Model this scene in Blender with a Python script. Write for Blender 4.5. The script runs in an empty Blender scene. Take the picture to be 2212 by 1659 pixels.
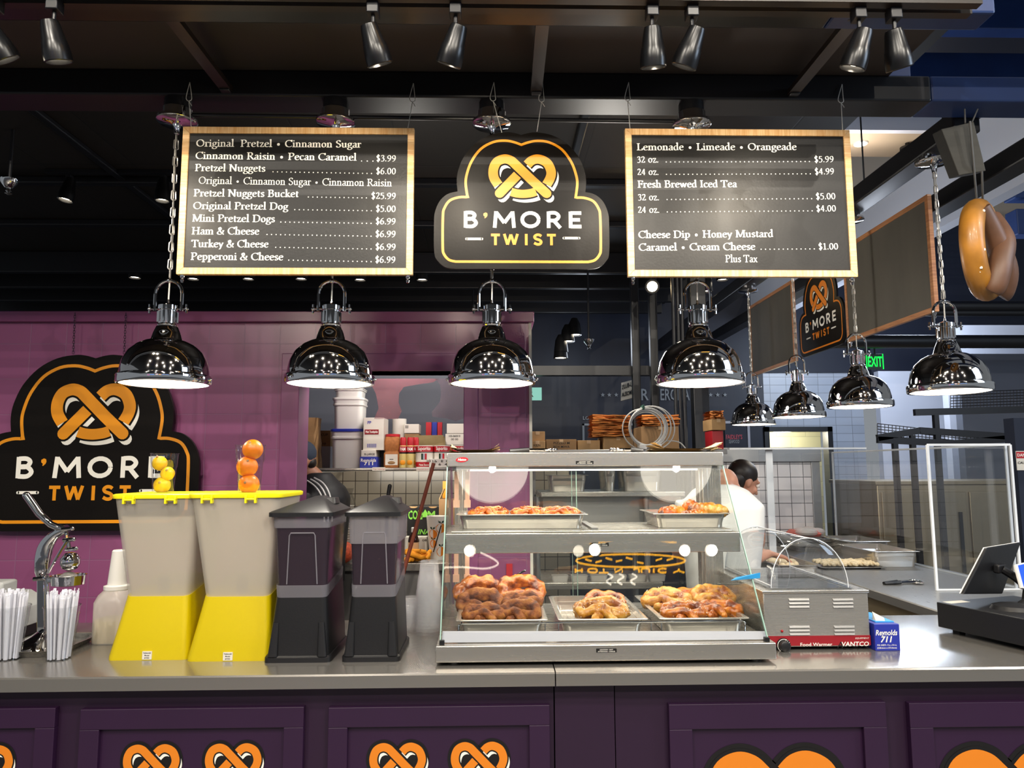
import bpy, bmesh, math, random
from mathutils import Vector, Matrix
from mathutils.geometry import tessellate_polygon
random.seed(7)
sc = bpy.context.scene
col = sc.collection
# ---------------------------------------------------------------- camera
F = 1600.0; CX, CY = 1106.0, 829.5; CAMZ = 1.6
PIT, YAW, ROL = math.radians(6.45), math.radians(1.4), math.radians(0.24)
def _axes():
    sp, cp = math.sin(PIT), math.cos(PIT); sy, cy = math.sin(YAW), math.cos(YAW)
    fw = Vector((sy*cp, cy*cp, sp)); rt = Vector((cy, -sy, 0)); up = Vector((-sy*sp, -cy*sp, cp))
    c, s = math.cos(ROL), math.sin(ROL)
    return fw, rt*c - up*s, up*c + rt*s
FW, RT, UP = _axes()
def ray(px, py): return FW + RT*((px-CX)/F) + UP*((CY-py)/F)
def at(px, py, Y):
    d = ray(px, py); return Vector((0, 0, CAMZ)) + d*(Y/d.y)
def atz(px, py, z):
    d = ray(px, py); return Vector((0, 0, CAMZ)) + d*((z-CAMZ)/d.z)
def atx(px, py, X):
    d = ray(px, py); return Vector((0, 0, CAMZ)) + d*(X/d.x)
cam = bpy.data.cameras.new('camera'); camo = bpy.data.objects.new('camera', cam); col.objects.link(camo)
cam.sensor_width = 36; cam.lens = F/2212*36; cam.clip_start = .05
M = Matrix((RT, UP, -FW)).transposed().to_4x4(); M.translation = (0, 0, CAMZ); camo.matrix_world = M
sc.camera = camo
# ---------------------------------------------------------------- view, world, hall lights
vs = sc.view_settings
vs.view_transform = 'Standard'; vs.look = 'None'; vs.gamma = 1; vs.exposure = 0.0; vs.use_curve_mapping = False
sc.cycles.max_bounces = 7; sc.cycles.diffuse_bounces = 3; sc.cycles.glossy_bounces = 4
sc.cycles.transparent_max_bounces = 24; sc.cycles.transmission_bounces = 4
sc.cycles.sample_clamp_indirect = 6; sc.cycles.caustics_refractive = False; sc.cycles.caustics_reflective = False
w = bpy.data.worlds.new('world'); sc.world = w; w.use_nodes = True
w.node_tree.nodes['Background'].inputs[0].default_value = (.86, .93, 1.0, 1)
w.node_tree.nodes['Background'].inputs[1].default_value = .28
def lamp(name, kind, loc, power, color=(1, .93, .82), aim=None, size=.05, angle=60, blend=.6, size_y=None):
    l = bpy.data.lights.new(name, kind); o = bpy.data.objects.new(name, l); col.objects.link(o)
    o.location = loc; l.energy = power; l.color = color
    if kind == 'AREA':
        l.size = size
        if size_y: l.shape = 'RECTANGLE'; l.size_y = size_y
    else: l.shadow_soft_size = size
    if kind == 'SPOT': l.spot_size = math.radians(angle); l.spot_blend = blend
    if aim is not None:
        o.rotation_euler = (Vector(aim)-Vector(loc)).to_track_quat('-Z', 'Y').to_euler()
    return o
# hall downlights behind the customers (their fittings are built further down)
HALL = [(-2.6, -1.2), (-1.2, -.3), (.1, -1.6), (1.4, -.5), (2.7, -1.4), (-3.6, -3.4), (-1.0, -3.8), (1.2, -3.5), (3.5, -3.6), (4.3, .6)]
for i, (x, y) in enumerate(HALL):
    lamp('hall_downlight_lamp', 'SPOT', (x, y, 4.55), 240, (1, .92, .8), (x*.6, 2.6, 1.1), .01, 95, .9)
# daylight coming in from the open hall on the right
lamp('daylight_lamp', 'AREA', (5.2, 1.0, 3.6), 75, (.62, .78, 1), (1.6, 3.2, 1.2), 1.6)
# unseen fill lights behind the purple wall, placed to brighten the shelf fronts
for x, y in [(-.55, 4.62), (.75, 4.5)]:
    lamp('kitchen_fill', 'POINT', (x, y, 2.38), 24, (1, .95, .86), None, .15)
lamp('under_shelf_fill', 'AREA', (-.6, 5.05, 1.56), 5, (1, .94, .84), (-.6, 5.9, 1.0), .9, size_y=.06)  # added area light that brightens the tiles below the shelf
lamp('far_hall_lamp', 'POINT', (4.1, 7.2, 2.9), 90, (.75, .85, 1), None, .3)
lamp('far_hall_lamp', 'POINT', (.9, 7.9, 2.9), 10, (.8, .88, 1), None, .2)
lamp('bulkhead_fill', 'POINT', (2.75, 5.2, 2.6), 10, (.8, .87, 1), None, .15)  # added point light that brightens the white bulkhead
lamp('doorway_fill', 'POINT', (3.7, 9.45, 2.0), 26, (1, .95, .8), None, .1)  # unseen light added to brighten the cream wall past the far doorway
lamp('mezzanine_lamp', 'POINT', (4.8, 9.6, 5.4), 90, (1, .9, .76), None, .2)
# ---------------------------------------------------------------- colours and materials
def S(h):
    h = h.lstrip('#'); o = []
    for i in (0, 2, 4):
        c = int(h[i:i+2], 16)/255
        o.append(c/12.92 if c <= .04045 else ((c+.055)/1.055)**2.4)
    return (*o, 1)
def pset(b, **k):
    for n, v in k.items():
        b.inputs[n].default_value = v
def new_mat(name):
    m = bpy.data.materials.new(name); m.use_nodes = True
    nt = m.node_tree; return m, nt, nt.nodes['Principled BSDF']
def mat(name, hexc, rough=.5, metal=0, noise=0, scale=20, bump=0, stretch=None, spec=None, emit=0, trans=0, alpha=1, coat=0, sss=0):
    m, nt, b = new_mat(name); c = S(hexc)
    b.inputs['Base Color'].default_value = c; pset(b, Roughness=rough, Metallic=metal)
    if spec is not None: b.inputs['Specular IOR Level'].default_value = spec
    if emit: b.inputs['Emission Color'].default_value = c; b.inputs['Emission Strength'].default_value = emit
    if trans: b.inputs['Transmission Weight'].default_value = trans
    if coat: b.inputs['Coat Weight'].default_value = coat; b.inputs['Coat Roughness'].default_value = .15
    if sss: b.inputs['Subsurface Weight'].default_value = sss; b.inputs['Subsurface Scale'].default_value = .02
    if alpha < 1: b.inputs['Alpha'].default_value = alpha
    if noise or bump:
        tc = nt.nodes.new('ShaderNodeTexCoord'); mp = nt.nodes.new('ShaderNodeMapping'); n = nt.nodes.new('ShaderNodeTexNoise')
        n.inputs['Scale'].default_value = scale; n.inputs['Detail'].default_value = 5
        if stretch: mp.inputs['Scale'].default_value = stretch
        nt.links.new(tc.outputs['Object'], mp.inputs[0]); nt.links.new(mp.outputs[0], n.inputs['Vector'])
        if noise:
            r = nt.nodes.new('ShaderNodeValToRGB'); r.color_ramp.elements[0].position = .3; r.color_ramp.elements[1].position = .7
            r.color_ramp.elements[0].color = tuple(x*(1-noise) for x in c[:3])+(1,); r.color_ramp.elements[1].color = tuple(min(1, x*(1+noise)) for x in c[:3])+(1,)
            nt.links.new(n.outputs[0], r.inputs[0]); nt.links.new(r.outputs[0], b.inputs['Base Color'])
        if bump:
            bp = nt.nodes.new('ShaderNodeBump'); bp.inputs['Strength'].default_value = bump; bp.inputs['Distance'].default_value = .01
            nt.links.new(n.outputs[0], bp.inputs['Height']); nt.links.new(bp.outputs[0], b.inputs['Normal'])
    return m
def steel(name, hexc='#b9b6b0', rough=.28, stretch=(1, 60, 60), var=.1, metal=.72):
    m, nt, b = new_mat(name); pset(b, Metallic=metal, Roughness=rough); b.inputs['Base Color'].default_value = S(hexc)
    tc = nt.nodes.new('ShaderNodeTexCoord'); mp = nt.nodes.new('ShaderNodeMapping'); n = nt.nodes.new('ShaderNodeTexNoise'); n.inputs['Scale'].default_value = 6
    mp.inputs['Scale'].default_value = stretch; mr = nt.nodes.new('ShaderNodeMapRange')
    mr.inputs['To Min'].default_value = rough-var; mr.inputs['To Max'].default_value = rough+var
    nt.links.new(tc.outputs['Object'], mp.inputs[0]); nt.links.new(mp.outputs[0], n.inputs['Vector']); nt.links.new(n.outputs[0], mr.inputs[0]); nt.links.new(mr.outputs[0], b.inputs['Roughness'])
    return m
def glass(name, tint=(.988, 1, .994), refl=.035, edge=.5):
    m, nt, b = new_mat(name); nt.nodes.remove(b); out = nt.nodes['Material Output']
    t = nt.nodes.new('ShaderNodeBsdfTransparent'); t.inputs[0].default_value = (*tint, 1)
    g = nt.nodes.new('ShaderNodeBsdfGlossy'); g.inputs['Roughness'].default_value = 0
    ge = nt.nodes.new('ShaderNodeNewGeometry'); dt = nt.nodes.new('ShaderNodeVectorMath'); dt.operation = 'DOT_PRODUCT'
    nt.links.new(ge.outputs['Normal'], dt.inputs[0]); nt.links.new(ge.outputs['Incoming'], dt.inputs[1]); last = dt.outputs['Value']
    for op, v in (('ABSOLUTE', 0), ('SUBTRACT', 1), ('POWER', 5), ('MULTIPLY_ADD', refl)):
        q = nt.nodes.new('ShaderNodeMath'); q.operation = op
        if op == 'SUBTRACT': q.inputs[0].default_value = 1; nt.links.new(last, q.inputs[1])
        else: nt.links.new(last, q.inputs[0])
        if op == 'POWER': q.inputs[1].default_value = 5
        if op == 'MULTIPLY_ADD': q.inputs[1].default_value = .8; q.inputs[2].default_value = refl
        last = q.outputs[0]
    mx = nt.nodes.new('ShaderNodeMixShader')
    nt.links.new(last, mx.inputs[0]); nt.links.new(t.outputs[0], mx.inputs[1]); nt.links.new(g.outputs[0], mx.inputs[2]); nt.links.new(mx.outputs[0], out.inputs[0])
    return m
def frosted(name, hexc, clear=.3, rough=.25):
    """thin translucent plastic: some light passes straight, the rest scatters through and off it"""
    m, nt, b = new_mat(name); out = nt.nodes['Material Output']; c = S(hexc)
    b.inputs['Base Color'].default_value = c; b.inputs['Roughness'].default_value = rough
    tl = nt.nodes.new('ShaderNodeBsdfTranslucent'); tl.inputs[0].default_value = c
    tr = nt.nodes.new('ShaderNodeBsdfTransparent')
    a = nt.nodes.new('ShaderNodeMixShader'); a.inputs[0].default_value = .4
    d = nt.nodes.new('ShaderNodeMixShader'); d.inputs[0].default_value = clear
    nt.links.new(b.outputs[0], a.inputs[1]); nt.links.new(tl.outputs[0], a.inputs[2]); nt.links.new(a.outputs[0], d.inputs[1]); nt.links.new(tr.outputs[0], d.inputs[2]); nt.links.new(d.outputs[0], out.inputs[0])
    return m
def tiles(name, hexc, mortar, w, h, gap=.006, rough=.25, bump=.6, offset=0, vary=.06, axes='XZ', shift=(0, 0)):
    m, nt, b = new_mat(name); pset(b, Roughness=rough); c = S(hexc)
    tc = nt.nodes.new('ShaderNodeTexCoord'); sx = nt.nodes.new('ShaderNodeSeparateXYZ'); cb = nt.nodes.new('ShaderNodeCombineXYZ'); br = nt.nodes.new('ShaderNodeTexBrick')
    nt.links.new(tc.outputs['Object'], sx.inputs[0])
    for i, ax in enumerate(axes):
        ad = nt.nodes.new('ShaderNodeMath'); ad.operation = 'ADD'; ad.inputs[1].default_value = shift[i]
        nt.links.new(sx.outputs['XYZ'.index(ax)], ad.inputs[0]); nt.links.new(ad.outputs[0], cb.inputs[i])
    nt.links.new(cb.outputs[0], br.inputs['Vector'])
    br.offset = offset; br.inputs['Scale'].default_value = 1; br.inputs['Mortar Size'].default_value = gap/2; br.inputs['Mortar Smooth'].default_value = .3
    br.inputs['Brick Width'].default_value = w; br.inputs['Row Height'].default_value = h
    br.inputs['Color1'].default_value = tuple(x*(1-vary) for x in c[:3])+(1,); br.inputs['Color2'].default_value = tuple(min(1, x*(1+vary)) for x in c[:3])+(1,); br.inputs['Mortar'].default_value = S(mortar)
    bp = nt.nodes.new('ShaderNodeBump'); bp.inputs['Strength'].default_value = bump; bp.inputs['Distance'].default_value = .004; bp.invert = True
    nt.links.new(br.outputs['Color'], b.inputs['Base Color']); nt.links.new(br.outputs['Fac'], bp.inputs['Height']); nt.links.new(bp.outputs[0], b.inputs['Normal'])
    return m
def wood(name, a, bb, stretch, rough=.4):
    m, nt, b = new_mat(name); pset(b, Roughness=rough)
    tc = nt.nodes.new('ShaderNodeTexCoord'); mp = nt.nodes.new('ShaderNodeMapping'); mp.inputs['Scale'].default_value = stretch
    n = nt.nodes.new('ShaderNodeTexNoise'); n.inputs['Scale'].default_value = 3; n.inputs['Detail'].default_value = 4; n.inputs['Distortion'].default_value = 1.2
    r = nt.nodes.new('ShaderNodeValToRGB'); e = r.color_ramp.elements; e[0].position = .35; e[0].color = S(a); e[1].position = .62; e[1].color = S(bb)
    nt.links.new(tc.outputs['Object'], mp.inputs[0]); nt.links.new(mp.outputs[0], n.inputs['Vector']); nt.links.new(n.outputs[0], r.inputs[0]); nt.links.new(r.outputs[0], b.inputs['Base Color'])
    return m
def bread(name, dark, mid, light, rough=.4, coat=.2):
    m, nt, b = new_mat(name); pset(b, Roughness=rough); b.inputs['Coat Weight'].default_value = coat; b.inputs['Coat Roughness'].default_value = .2
    tc = nt.nodes.new('ShaderNodeTexCoord'); n = nt.nodes.new('ShaderNodeTexNoise'); n.inputs['Scale'].default_value = 22; n.inputs['Detail'].default_value = 6; n.inputs['Roughness'].default_value = .6
    r = nt.nodes.new('ShaderNodeValToRGB'); e = r.color_ramp.elements; e[0].position = .36; e[0].color = S(dark); e[1].position = .66; e[1].color = S(light); k = e.new(.5); k.color = S(mid)
    bp = nt.nodes.new('ShaderNodeBump'); bp.inputs['Strength'].default_value = .5; bp.inputs['Distance'].default_value = .004; n2 = nt.nodes.new('ShaderNodeTexNoise'); n2.inputs['Scale'].default_value = 90
    nt.links.new(tc.outputs['Object'], n.inputs['Vector']); nt.links.new(tc.outputs['Object'], n2.inputs['Vector']); nt.links.new(n.outputs[0], r.inputs[0]); nt.links.new(r.outputs[0], b.inputs['Base Color']); nt.links.new(n2.outputs[0], bp.inputs['Height']); nt.links.new(bp.outputs[0], b.inputs['Normal'])
    return m
def emitter(name, hexc, strength, sample=True):
    m, nt, b = new_mat(name); nt.nodes.remove(b); e = nt.nodes.new('ShaderNodeEmission'); e.inputs[0].default_value = S(hexc); e.inputs[1].default_value = strength
    nt.links.new(e.outputs[0], nt.nodes['Material Output'].inputs[0])
    if not sample: m.cycles.emission_sampling = 'NONE'
    return m
MT = dict(
 purple=tiles('purple_block', '#8a4c74', '#8a5a7c', .2, .2, .006, .3, .5, 0, .03, 'XZ', (.02, .093)),  # block joints slightly paler, highlights put into the joint colour
 purple_plain=mat('purple_paint', '#834570', .32, noise=.05, scale=3), purple_dark=mat('dark_purple_paint', '#230a28', .5, noise=.08, scale=4),
 purple_panel=mat('panel_purple_paint', '#270a2e', .5, noise=.06, scale=4),
 black_ceiling=tiles('ceiling_panel', '#1b1613', '#0c0908', 1.2, .6, .012, .55, .4, 0, .1, 'YX'), black_steel=mat('black_painted_steel', '#16161a', .38, noise=.15, scale=5), brown_steel=mat('brown_black_steel', '#231a14', .35, noise=.2, scale=8),
 blue_steel=mat('blue_painted_and_lit_steel', '#1e3566', .4, noise=.12, scale=4), navy=mat('navy_boards', '#0f172b', .5, noise=.15, scale=2, stretch=(6, 1, .3)), navy_dark=mat('navy_dark', '#10182c', .6),  # blue steel also colours beam ends that only catch blue light
 soffit=mat('canopy_panel', '#332b27', .7, noise=.1, scale=2), concrete=mat('concrete_floor', '#8f8c88', .35, noise=.08, scale=3),
 steel=steel('brushed_steel'), steel_h=steel('horizontal_brushed_steel', '#c6c2ba', .27, (.5, 14, 14), .02, .85), steel_v=steel('case_steel', '#c2beb6', .26, (70, 4, 1), .1), steel_top=steel('worktop_steel', '#aeaaa4', .21, (.4, 3, 3), .015, .8), steel_dull=steel('dull_steel', '#9b9a98', .38),
 chrome=mat('chrome', '#d9d8d8', .04, 1), chrome_dome=mat('smoked_chrome', '#b5b2b0', .05, 1), white_enamel=mat('white_enamel', '#f4f1ea', .4),
 diffuser=emitter('lamp_diffuser', '#fff4e2', 9), neon_white=emitter('lit_lamp_face', '#fff0d6', 14), spot_glow=emitter('spotlight_face', '#ffe2b0', 60, False),
 board=mat('chalkboard', '#191817', .42, noise=.12, scale=120, bump=.05, spec=.35), board_grey=mat('back_board', '#57534a', .6, noise=.1, scale=3, stretch=(3, 3, .6)),
 oak=wood('oak_frame', '#d9a468', '#ecc690', (2, 2, 30)), oak_h=wood('oak_frame_across', '#d9a468', '#ecc690', (30, 2, 2)), oak_y=wood('oak_frame_deep', '#a86c44', '#c48a5c', (2, 2, 25)),
 ink_white=mat('white_lettering', '#f3f0e6', .5), ink_yellow=mat('yellow_vinyl', '#ea950a', .4), ink_orange=mat('orange_vinyl', '#e0801a', .45), ink_black=mat('black_vinyl', '#0f0d0e', .4), sign_black=mat('sign_face', '#14110f', .36, noise=.1, scale=90, bump=.03, spec=.12),
 yellow=mat('yellow_plastic', '#c6b000', .32), yellow_lid=mat('yellow_lid_plastic', '#f2e312', .35), tank=frosted('frosted_tank', '#ece7de', .58), chain_metal=mat('chain_metal', '#d2d0cc', .28, .75), lamp_black=mat('lamp_black', '#0b0b0d', .3), stack_cup=frosted('stacked_cup', '#e9e9ec', .74, .15), frost_band=frosted('frosted_band', '#b0adb6', .55), black_plastic=mat('black_plastic', '#1b1b1d', .38, noise=.1, scale=200, bump=.03, spec=.35), lemonade=mat('lemonade', '#b5a992', .25, alpha=.6), clear_tank=frosted('clear_grey_tank', '#6f6b78', .9), tea=mat('iced_tea', '#2a1f27', .12),
 glass=glass('case_glass'), acrylic=glass('acrylic', (.97, .98, .99), .07), clear_cup=glass('clear_cup', (.9, .91, .92), .1), glass_edge=mat('glass_edge', '#8fb0a4', .2), acrylic_edge=mat('acrylic_edge', '#e2e6ea', .3, emit=0),
 white_strip=mat('white_strip', '#a8a8b2', .4), label_black=mat('label_black', '#141312', .4), red=mat('red_print', '#b8202a', .4), deep_red=mat('dark_red_print', '#8e1420', .4), blue_box=mat('blue_box', '#22309a', .45), light_blue=mat('light_blue', '#2a9ae0', .5), kraft=mat('kraft_card', '#b58f60', .75, noise=.1, scale=15), kraft_dark=mat('kraft_dark', '#94714a', .75, noise=.1, scale=12), paper=mat('waxed_paper', '#e6cc9c', .7, noise=.08, scale=12), white_card=mat('white_card', '#ddd8cc', .6), white_plastic=mat('white_plastic', '#dfddd8', .35), milky=frosted('milky_plastic', '#ece8e2', .38), grey_plastic=mat('grey_plastic', '#a2a5a5', .45), straw=mat('straw_paper', '#dcdde6', .6), tan_label=mat('tan_label', '#d8b58a', .6), spice=mat('spice', '#a96a34', .7, noise=.2, scale=60), orange_fruit=mat('orange_peel', '#e07808', .35, noise=.08, scale=30, bump=.12), lemon_fruit=mat('lemon_peel', '#d4ac10', .35, noise=.08, scale=25, bump=.1), amber=mat('brown_bottle', '#2a110d', .12), orange_cloth=mat('orange_cloth', '#ef9a1a', .8, bump=.2, scale=60), foil=mat('foil', '#c9c9cc', .25, 1, bump=.5, scale=30),
 bread_gold=bread('golden_bread', '#5e2406', '#a3530c', '#c67c22', .32, .35), bread_cin=bread('cinnamon_bread', '#4a2108', '#7a4012', '#97601f', .75, 0), bread_pale=bread('pale_bread', '#7a3c08', '#b0741c', '#c79a48', .4, .25), bread_orange=bread('cheese_bread', '#8a3406', '#c4600a', '#d98a28', .4, .2), dough=mat('raw_dough', '#e6d3ac', .6, noise=.06, scale=20), salt=mat('salt_grain', '#f6efe0', .4), pecan=mat('pecan_bits', '#b5642a', .5, noise=.4, scale=40), sausage=mat('sausage', '#5b2f22', .35),
 skin=mat('skin', '#c98f74', .5, sss=.05), skin_dark=mat('skin_tan', '#a8745a', .5), hair=mat('dark_hair', '#1c1310', .45, noise=.3, scale=60, stretch=(1, 1, 6)), white_shirt=mat('white_cotton', '#e4e4e2', .8, bump=.1, scale=9), black_jacket=mat('black_jacket', '#131318', .6, bump=.15, scale=8), cap_blue=mat('cap_cloth', '#2b3547', .8), denim=mat('dark_trousers', '#20242e', .8), white_stripe=mat('white_stripe', '#e6e6e6', .6), eye=mat('eye_white', '#e9e4dc', .3), lip=mat('lip', '#8e5247', .5),
 tile_kitchen=tiles('kitchen_tile', '#9b917f', '#3c342c', .1, .1, .007, .2, .5, 0, .12), tile_white=tiles('white_tile', '#dcd6d4', '#4c4a48', .108, .108, .006, .25, .4, 0, .04), tile_far=tiles('far_wall_tile', '#aeb6c4', '#7b8088', .2, .1, .006, .35, .3), cream_block=tiles('cream_block', '#d9d4ac', '#c2bd98', .4, .2, .01, .5, .4, .5), tan_steel=steel('tan_cooler_steel', '#a59578', .42), wall_white=mat('white_wall_paint', '#dde1ee', .7), wall_grey=mat('grey_wall_paint', '#666b78', .6), beige=mat('beige_ceiling', '#c8b6a0', .8), brown_wall=mat('brown_wall', '#4a2c26', .7),
 exit_green=emitter('exit_green', '#19e04a', 2.2, False), exit_back=mat('exit_back', '#06301a', .4), neon_red=emitter('neon_red', '#ff4050', 1.6, False), blue_paint=mat('bright_blue_paint', '#2f6fc4', .4), mint=emitter('mint_lightbox', '#9fe3d0', .8, False),
 wood_pretzel=mat('varnished_pretzel', '#a06c24', .42, noise=.45, scale=7, bump=.15, coat=.12), wood_pretzel_dark=mat('dark_varnished_pretzel', '#5a3d2b', .5, noise=.3, scale=9, bump=.12), slate=mat('dark_slab', '#302f2a', .75, noise=.12, scale=12, stretch=(1, 1, 5)), cord=mat('cord', '#4b4a48', .6), wire=mat('steel_wire', '#dcd9d2', .4, .15), copper=mat('copper_rod', '#7d4030', .4, .3), screen_blue=emitter('tablet_screen', '#3c6cf0', 1.2, False), cable_grey=mat('grey_cable', '#c2c0bb', .5), fog=mat('red_led', '#a01018', .3), beanbag=mat('red_net', '#c4502e', .7, noise=.4, scale=60), film=glass('plastic_film', (.8, .8, .8)),
)
# ---------------------------------------------------------------- mesh helpers
def rrect(w, d, r, n=5, cx=0, cy=0):
    r = min(r, w/2-1e-4, d/2-1e-4); o = []
    for k, (sx, sy) in enumerate(((1, 1), (-1, 1), (-1, -1), (1, -1))):
        for i in range(n+1):
            a = math.pi/2*(k + i/n); o.append((cx+sx*(w/2-r)+r*math.cos(a), cy+sy*(d/2-r)+r*math.sin(a)))
    return o
def circ(r, n=24, cx=0, cy=0, ry=None): return [(cx+r*math.cos(2*math.pi*i/n), cy+(ry or r)*math.sin(2*math.pi*i/n)) for i in range(n)]
def ring(p2, z): return [(x, y, z) for x, y in p2]
def crom(pts, n=6, closed=False):
    P = [Vector(p) for p in pts]; out = []; L = len(P)
    for i in range(L if closed else L-1):
        g = (lambda k: P[k % L]) if closed else (lambda k: P[max(0, min(L-1, k))])
        a, b, c, d = g(i-1), g(i), g(i+1), g(i+2)
        for j in range(n):
            t = j/n; out.append(.5*((2*b)+(c-a)*t+(2*a-5*b+4*c-d)*t*t+(3*b-a-3*c+d)*t**3))
    if not closed: out.append(P[-1])
    return out
class MB:
    def __init__(s): s.v = []; s.f = []; s.m = []; s.cur = 0
    def add(s, vs, fs):
        o = len(s.v); s.v += [Vector(v) for v in vs]; s.f += [[i+o for i in f] for f in fs]; s.m += [s.cur]*len(fs); return s
    def mi(s, i): s.cur = i; return s
    def box(s, x0, x1, y0, y1, z0, z1, mtx=None):
        v = [Vector((x, y, z)) for x in (x0, x1) for y in (y0, y1) for z in (z0, z1)]
        if mtx is not None: v = [mtx @ p for p in v]
        return s.add(v, [(0, 1, 3, 2), (4, 6, 7, 5), (0, 4, 5, 1), (2, 3, 7, 6), (0, 2, 6, 4), (1, 5, 7, 3)])
    def hexa(s, b, t):
        """box from 4 bottom and 4 top corners, both counter-clockwise seen from above"""
        return s.add(list(b)+list(t), [(3, 2, 1, 0), (4, 5, 6, 7), (0, 1, 5, 4), (1, 2, 6, 5), (2, 3, 7, 6), (3, 0, 4, 7)])
    def bar(s, a, b, w, h, up=(0, 0, 1)):
        a, b = Vector(a), Vector(b); d = (b-a).normalized(); x = d.cross(Vector(up))
        if x.length < 1e-3: x = d.cross(Vector((0, 1, 0)))
        x.normalize(); z = x.cross(d)
        q = lambda p: [p-x*w/2-z*h/2, p+x*w/2-z*h/2, p+x*w/2+z*h/2, p-x*w/2+z*h/2]
        return s.loft([q(a), q(b)])
    def loft(s, rings, cap0=True, cap1=True, mtx=None):
        n = len(rings[0]); vs = []; fs = []
        for r in rings: vs += [Vector(p) for p in r]
        if mtx is not None: vs = [mtx @ p for p in vs]
        for k in range(len(rings)-1):
            for i in range(n):
                j = (i+1) % n; fs.append((k*n+i, k*n+j, (k+1)*n+j, (k+1)*n+i))
        if cap0: fs.append(tuple(range(n))[::-1])
        if cap1: fs.append(tuple((len(rings)-1)*n+i for i in range(n)))
        return s.add(vs, fs)
    def lathe(s, prof, c=(0, 0, 0), n=28, mtx=None, cap0=True, cap1=True):
        c = Vector(c)
        return s.loft([[c+Vector((max(r, 1e-5)*math.cos(2*math.pi*i/n), max(r, 1e-5)*math.sin(2*math.pi*i/n), z)) for i in range(n)] for r, z in prof], cap0, cap1, mtx)
    def tube(s, path, r, n=8, closed=False, caps=True):
        P = [Vector(p) for p in path]; L = len(P); rs = r if isinstance(r, (list, tuple)) else [r]*L; rings = []; nrm = None
        for i in range(L):
            a = P[i-1] if (closed or i) else P[i]; b = P[(i+1) % L] if (closed or i < L-1) else P[i]
            t = (b-a).normalized() if (b-a).length > 1e-9 else Vector((0, 0, 1))
            if nrm is None:
                nrm = t.cross(Vector((0, 0, 1)));
                if nrm.length < 1e-3: nrm = t.cross(Vector((0, 1, 0)))
            nrm = (nrm-t*nrm.dot(t)).normalized(); bn = t.cross(nrm)
            rings.append([P[i]+(nrm*math.cos(2*math.pi*k/n)+bn*math.sin(2*math.pi*k/n))*rs[i] for k in range(n)])
        if closed: rings.append(rings[0]); return s.loft(rings, False, False)
        return s.loft(rings, caps, caps)
    def sphere(s, c, r, n=16, m=10, mtx=None):
        r = Vector(r) if not isinstance(r, (int, float)) else Vector((r, r, r)); c = Vector(c); rings = []
        for k in range(m+1):
            a = -math.pi/2+math.pi*k/m; cr = max(math.cos(a), 1e-4)
            q = [Vector((r.x*cr*math.cos(2*math.pi*i/n), r.y*cr*math.sin(2*math.pi*i/n), r.z*math.sin(a))) for i in range(n)]
            rings.append([c+(mtx @ p if mtx is not None else p) for p in q])
        return s.loft(rings)
    def plate(s, poly, fn, t0=0, t1=.002):
        """flat outline (2D points) extruded between two depths of fn(x, y, depth)"""
        n = len(poly); tri = tessellate_polygon([[Vector((x, y, 0)) for x, y in poly]])
        vs = [fn(x, y, t1) for x, y in poly]+[fn(x, y, t0) for x, y in poly]
        fs = [tuple(t) for t in tri]+[tuple(i+n for i in t[::-1]) for t in tri]
        A = sum(poly[i][0]*poly[(i+1) % n][1]-poly[(i+1) % n][0]*poly[i][1] for i in range(n))
        for i in range(n):
            j = (i+1) % n; fs.append((i, j, j+n, i+n) if A < 0 else (j, i, i+n, j+n))
        return s.add(vs, fs)
    def ribbon(s, path, w, fn, t, closed=False):
        """flat stroke along a 2D path; w is a width or a list of widths"""
        P = [Vector((p[0], p[1])) for p in path]; L = len(P); ws = w if isinstance(w, (list, tuple)) else [w]*L; vs = []; fs = []
        for i in range(L):
            a = P[i-1] if (closed or i) else P[i]; b = P[(i+1) % L] if (closed or i < L-1) else P[i]
            d = b-a; d = d.normalized() if d.length > 1e-9 else Vector((1, 0)); nn = Vector((-d.y, d.x)); k = 1.0
            if (closed or 0 < i < L-1):
                d1 = (P[i]-P[i-1]).normalized(); k = min(1.6, 1/max(.3, abs(d1.dot(d))))
            vs += [fn(*(P[i]+nn*ws[i]/2*k), t), fn(*(P[i]-nn*ws[i]/2*k), t)]
        for i in range(L if closed else L-1):
            j = (i+1) % L; fs.append((2*i, 2*j, 2*j+1, 2*i+1))
        return s.add(vs, fs)
    def build(s, name, mats, parent=None, smooth=35, bevel=0, local=False, seg=2, mods=None):
        me = bpy.data.meshes.new(name); off = Vector((0, 0, 0))
        if parent is not None and not local: off = WORLD.get(parent.name, Vector(parent.location))
        me.from_pydata([tuple(v-off) for v in s.v], [], s.f)
        ml = mats if isinstance(mats, list) else [mats]
        for m in ml: me.materials.append(MT[m] if isinstance(m, str) else m)
        if len(ml) > 1: me.polygons.foreach_set('material_index', s.m)
        bm = bmesh.new(); bm.from_mesh(me)
        if name not in NOFIX: bmesh.ops.recalc_face_normals(bm, faces=bm.faces)
        bm.to_mesh(me); bm.free()
        if smooth:
            me.polygons.foreach_set('use_smooth', [True]*len(me.polygons)); me.set_sharp_from_angle(angle=math.radians(smooth))
        o = bpy.data.objects.new(name, me); col.objects.link(o)
        if parent is not None: o.parent = parent
        WORLD[o.name] = off
        if bevel:
            b = o.modifiers.new('bevel', 'BEVEL'); b.width = bevel; b.segments = seg; b.limit_method = 'ANGLE'; b.angle_limit = math.radians(40)
        return o
NOFIX = {'lettering'}
WORLD = {}
def tag(o, label=None, cat=None, group=None, kind=None):
    if label: o['label'] = label
    if cat: o['category'] = cat
    if group: o['group'] = group
    if kind: o['kind'] = kind
    return o
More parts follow.
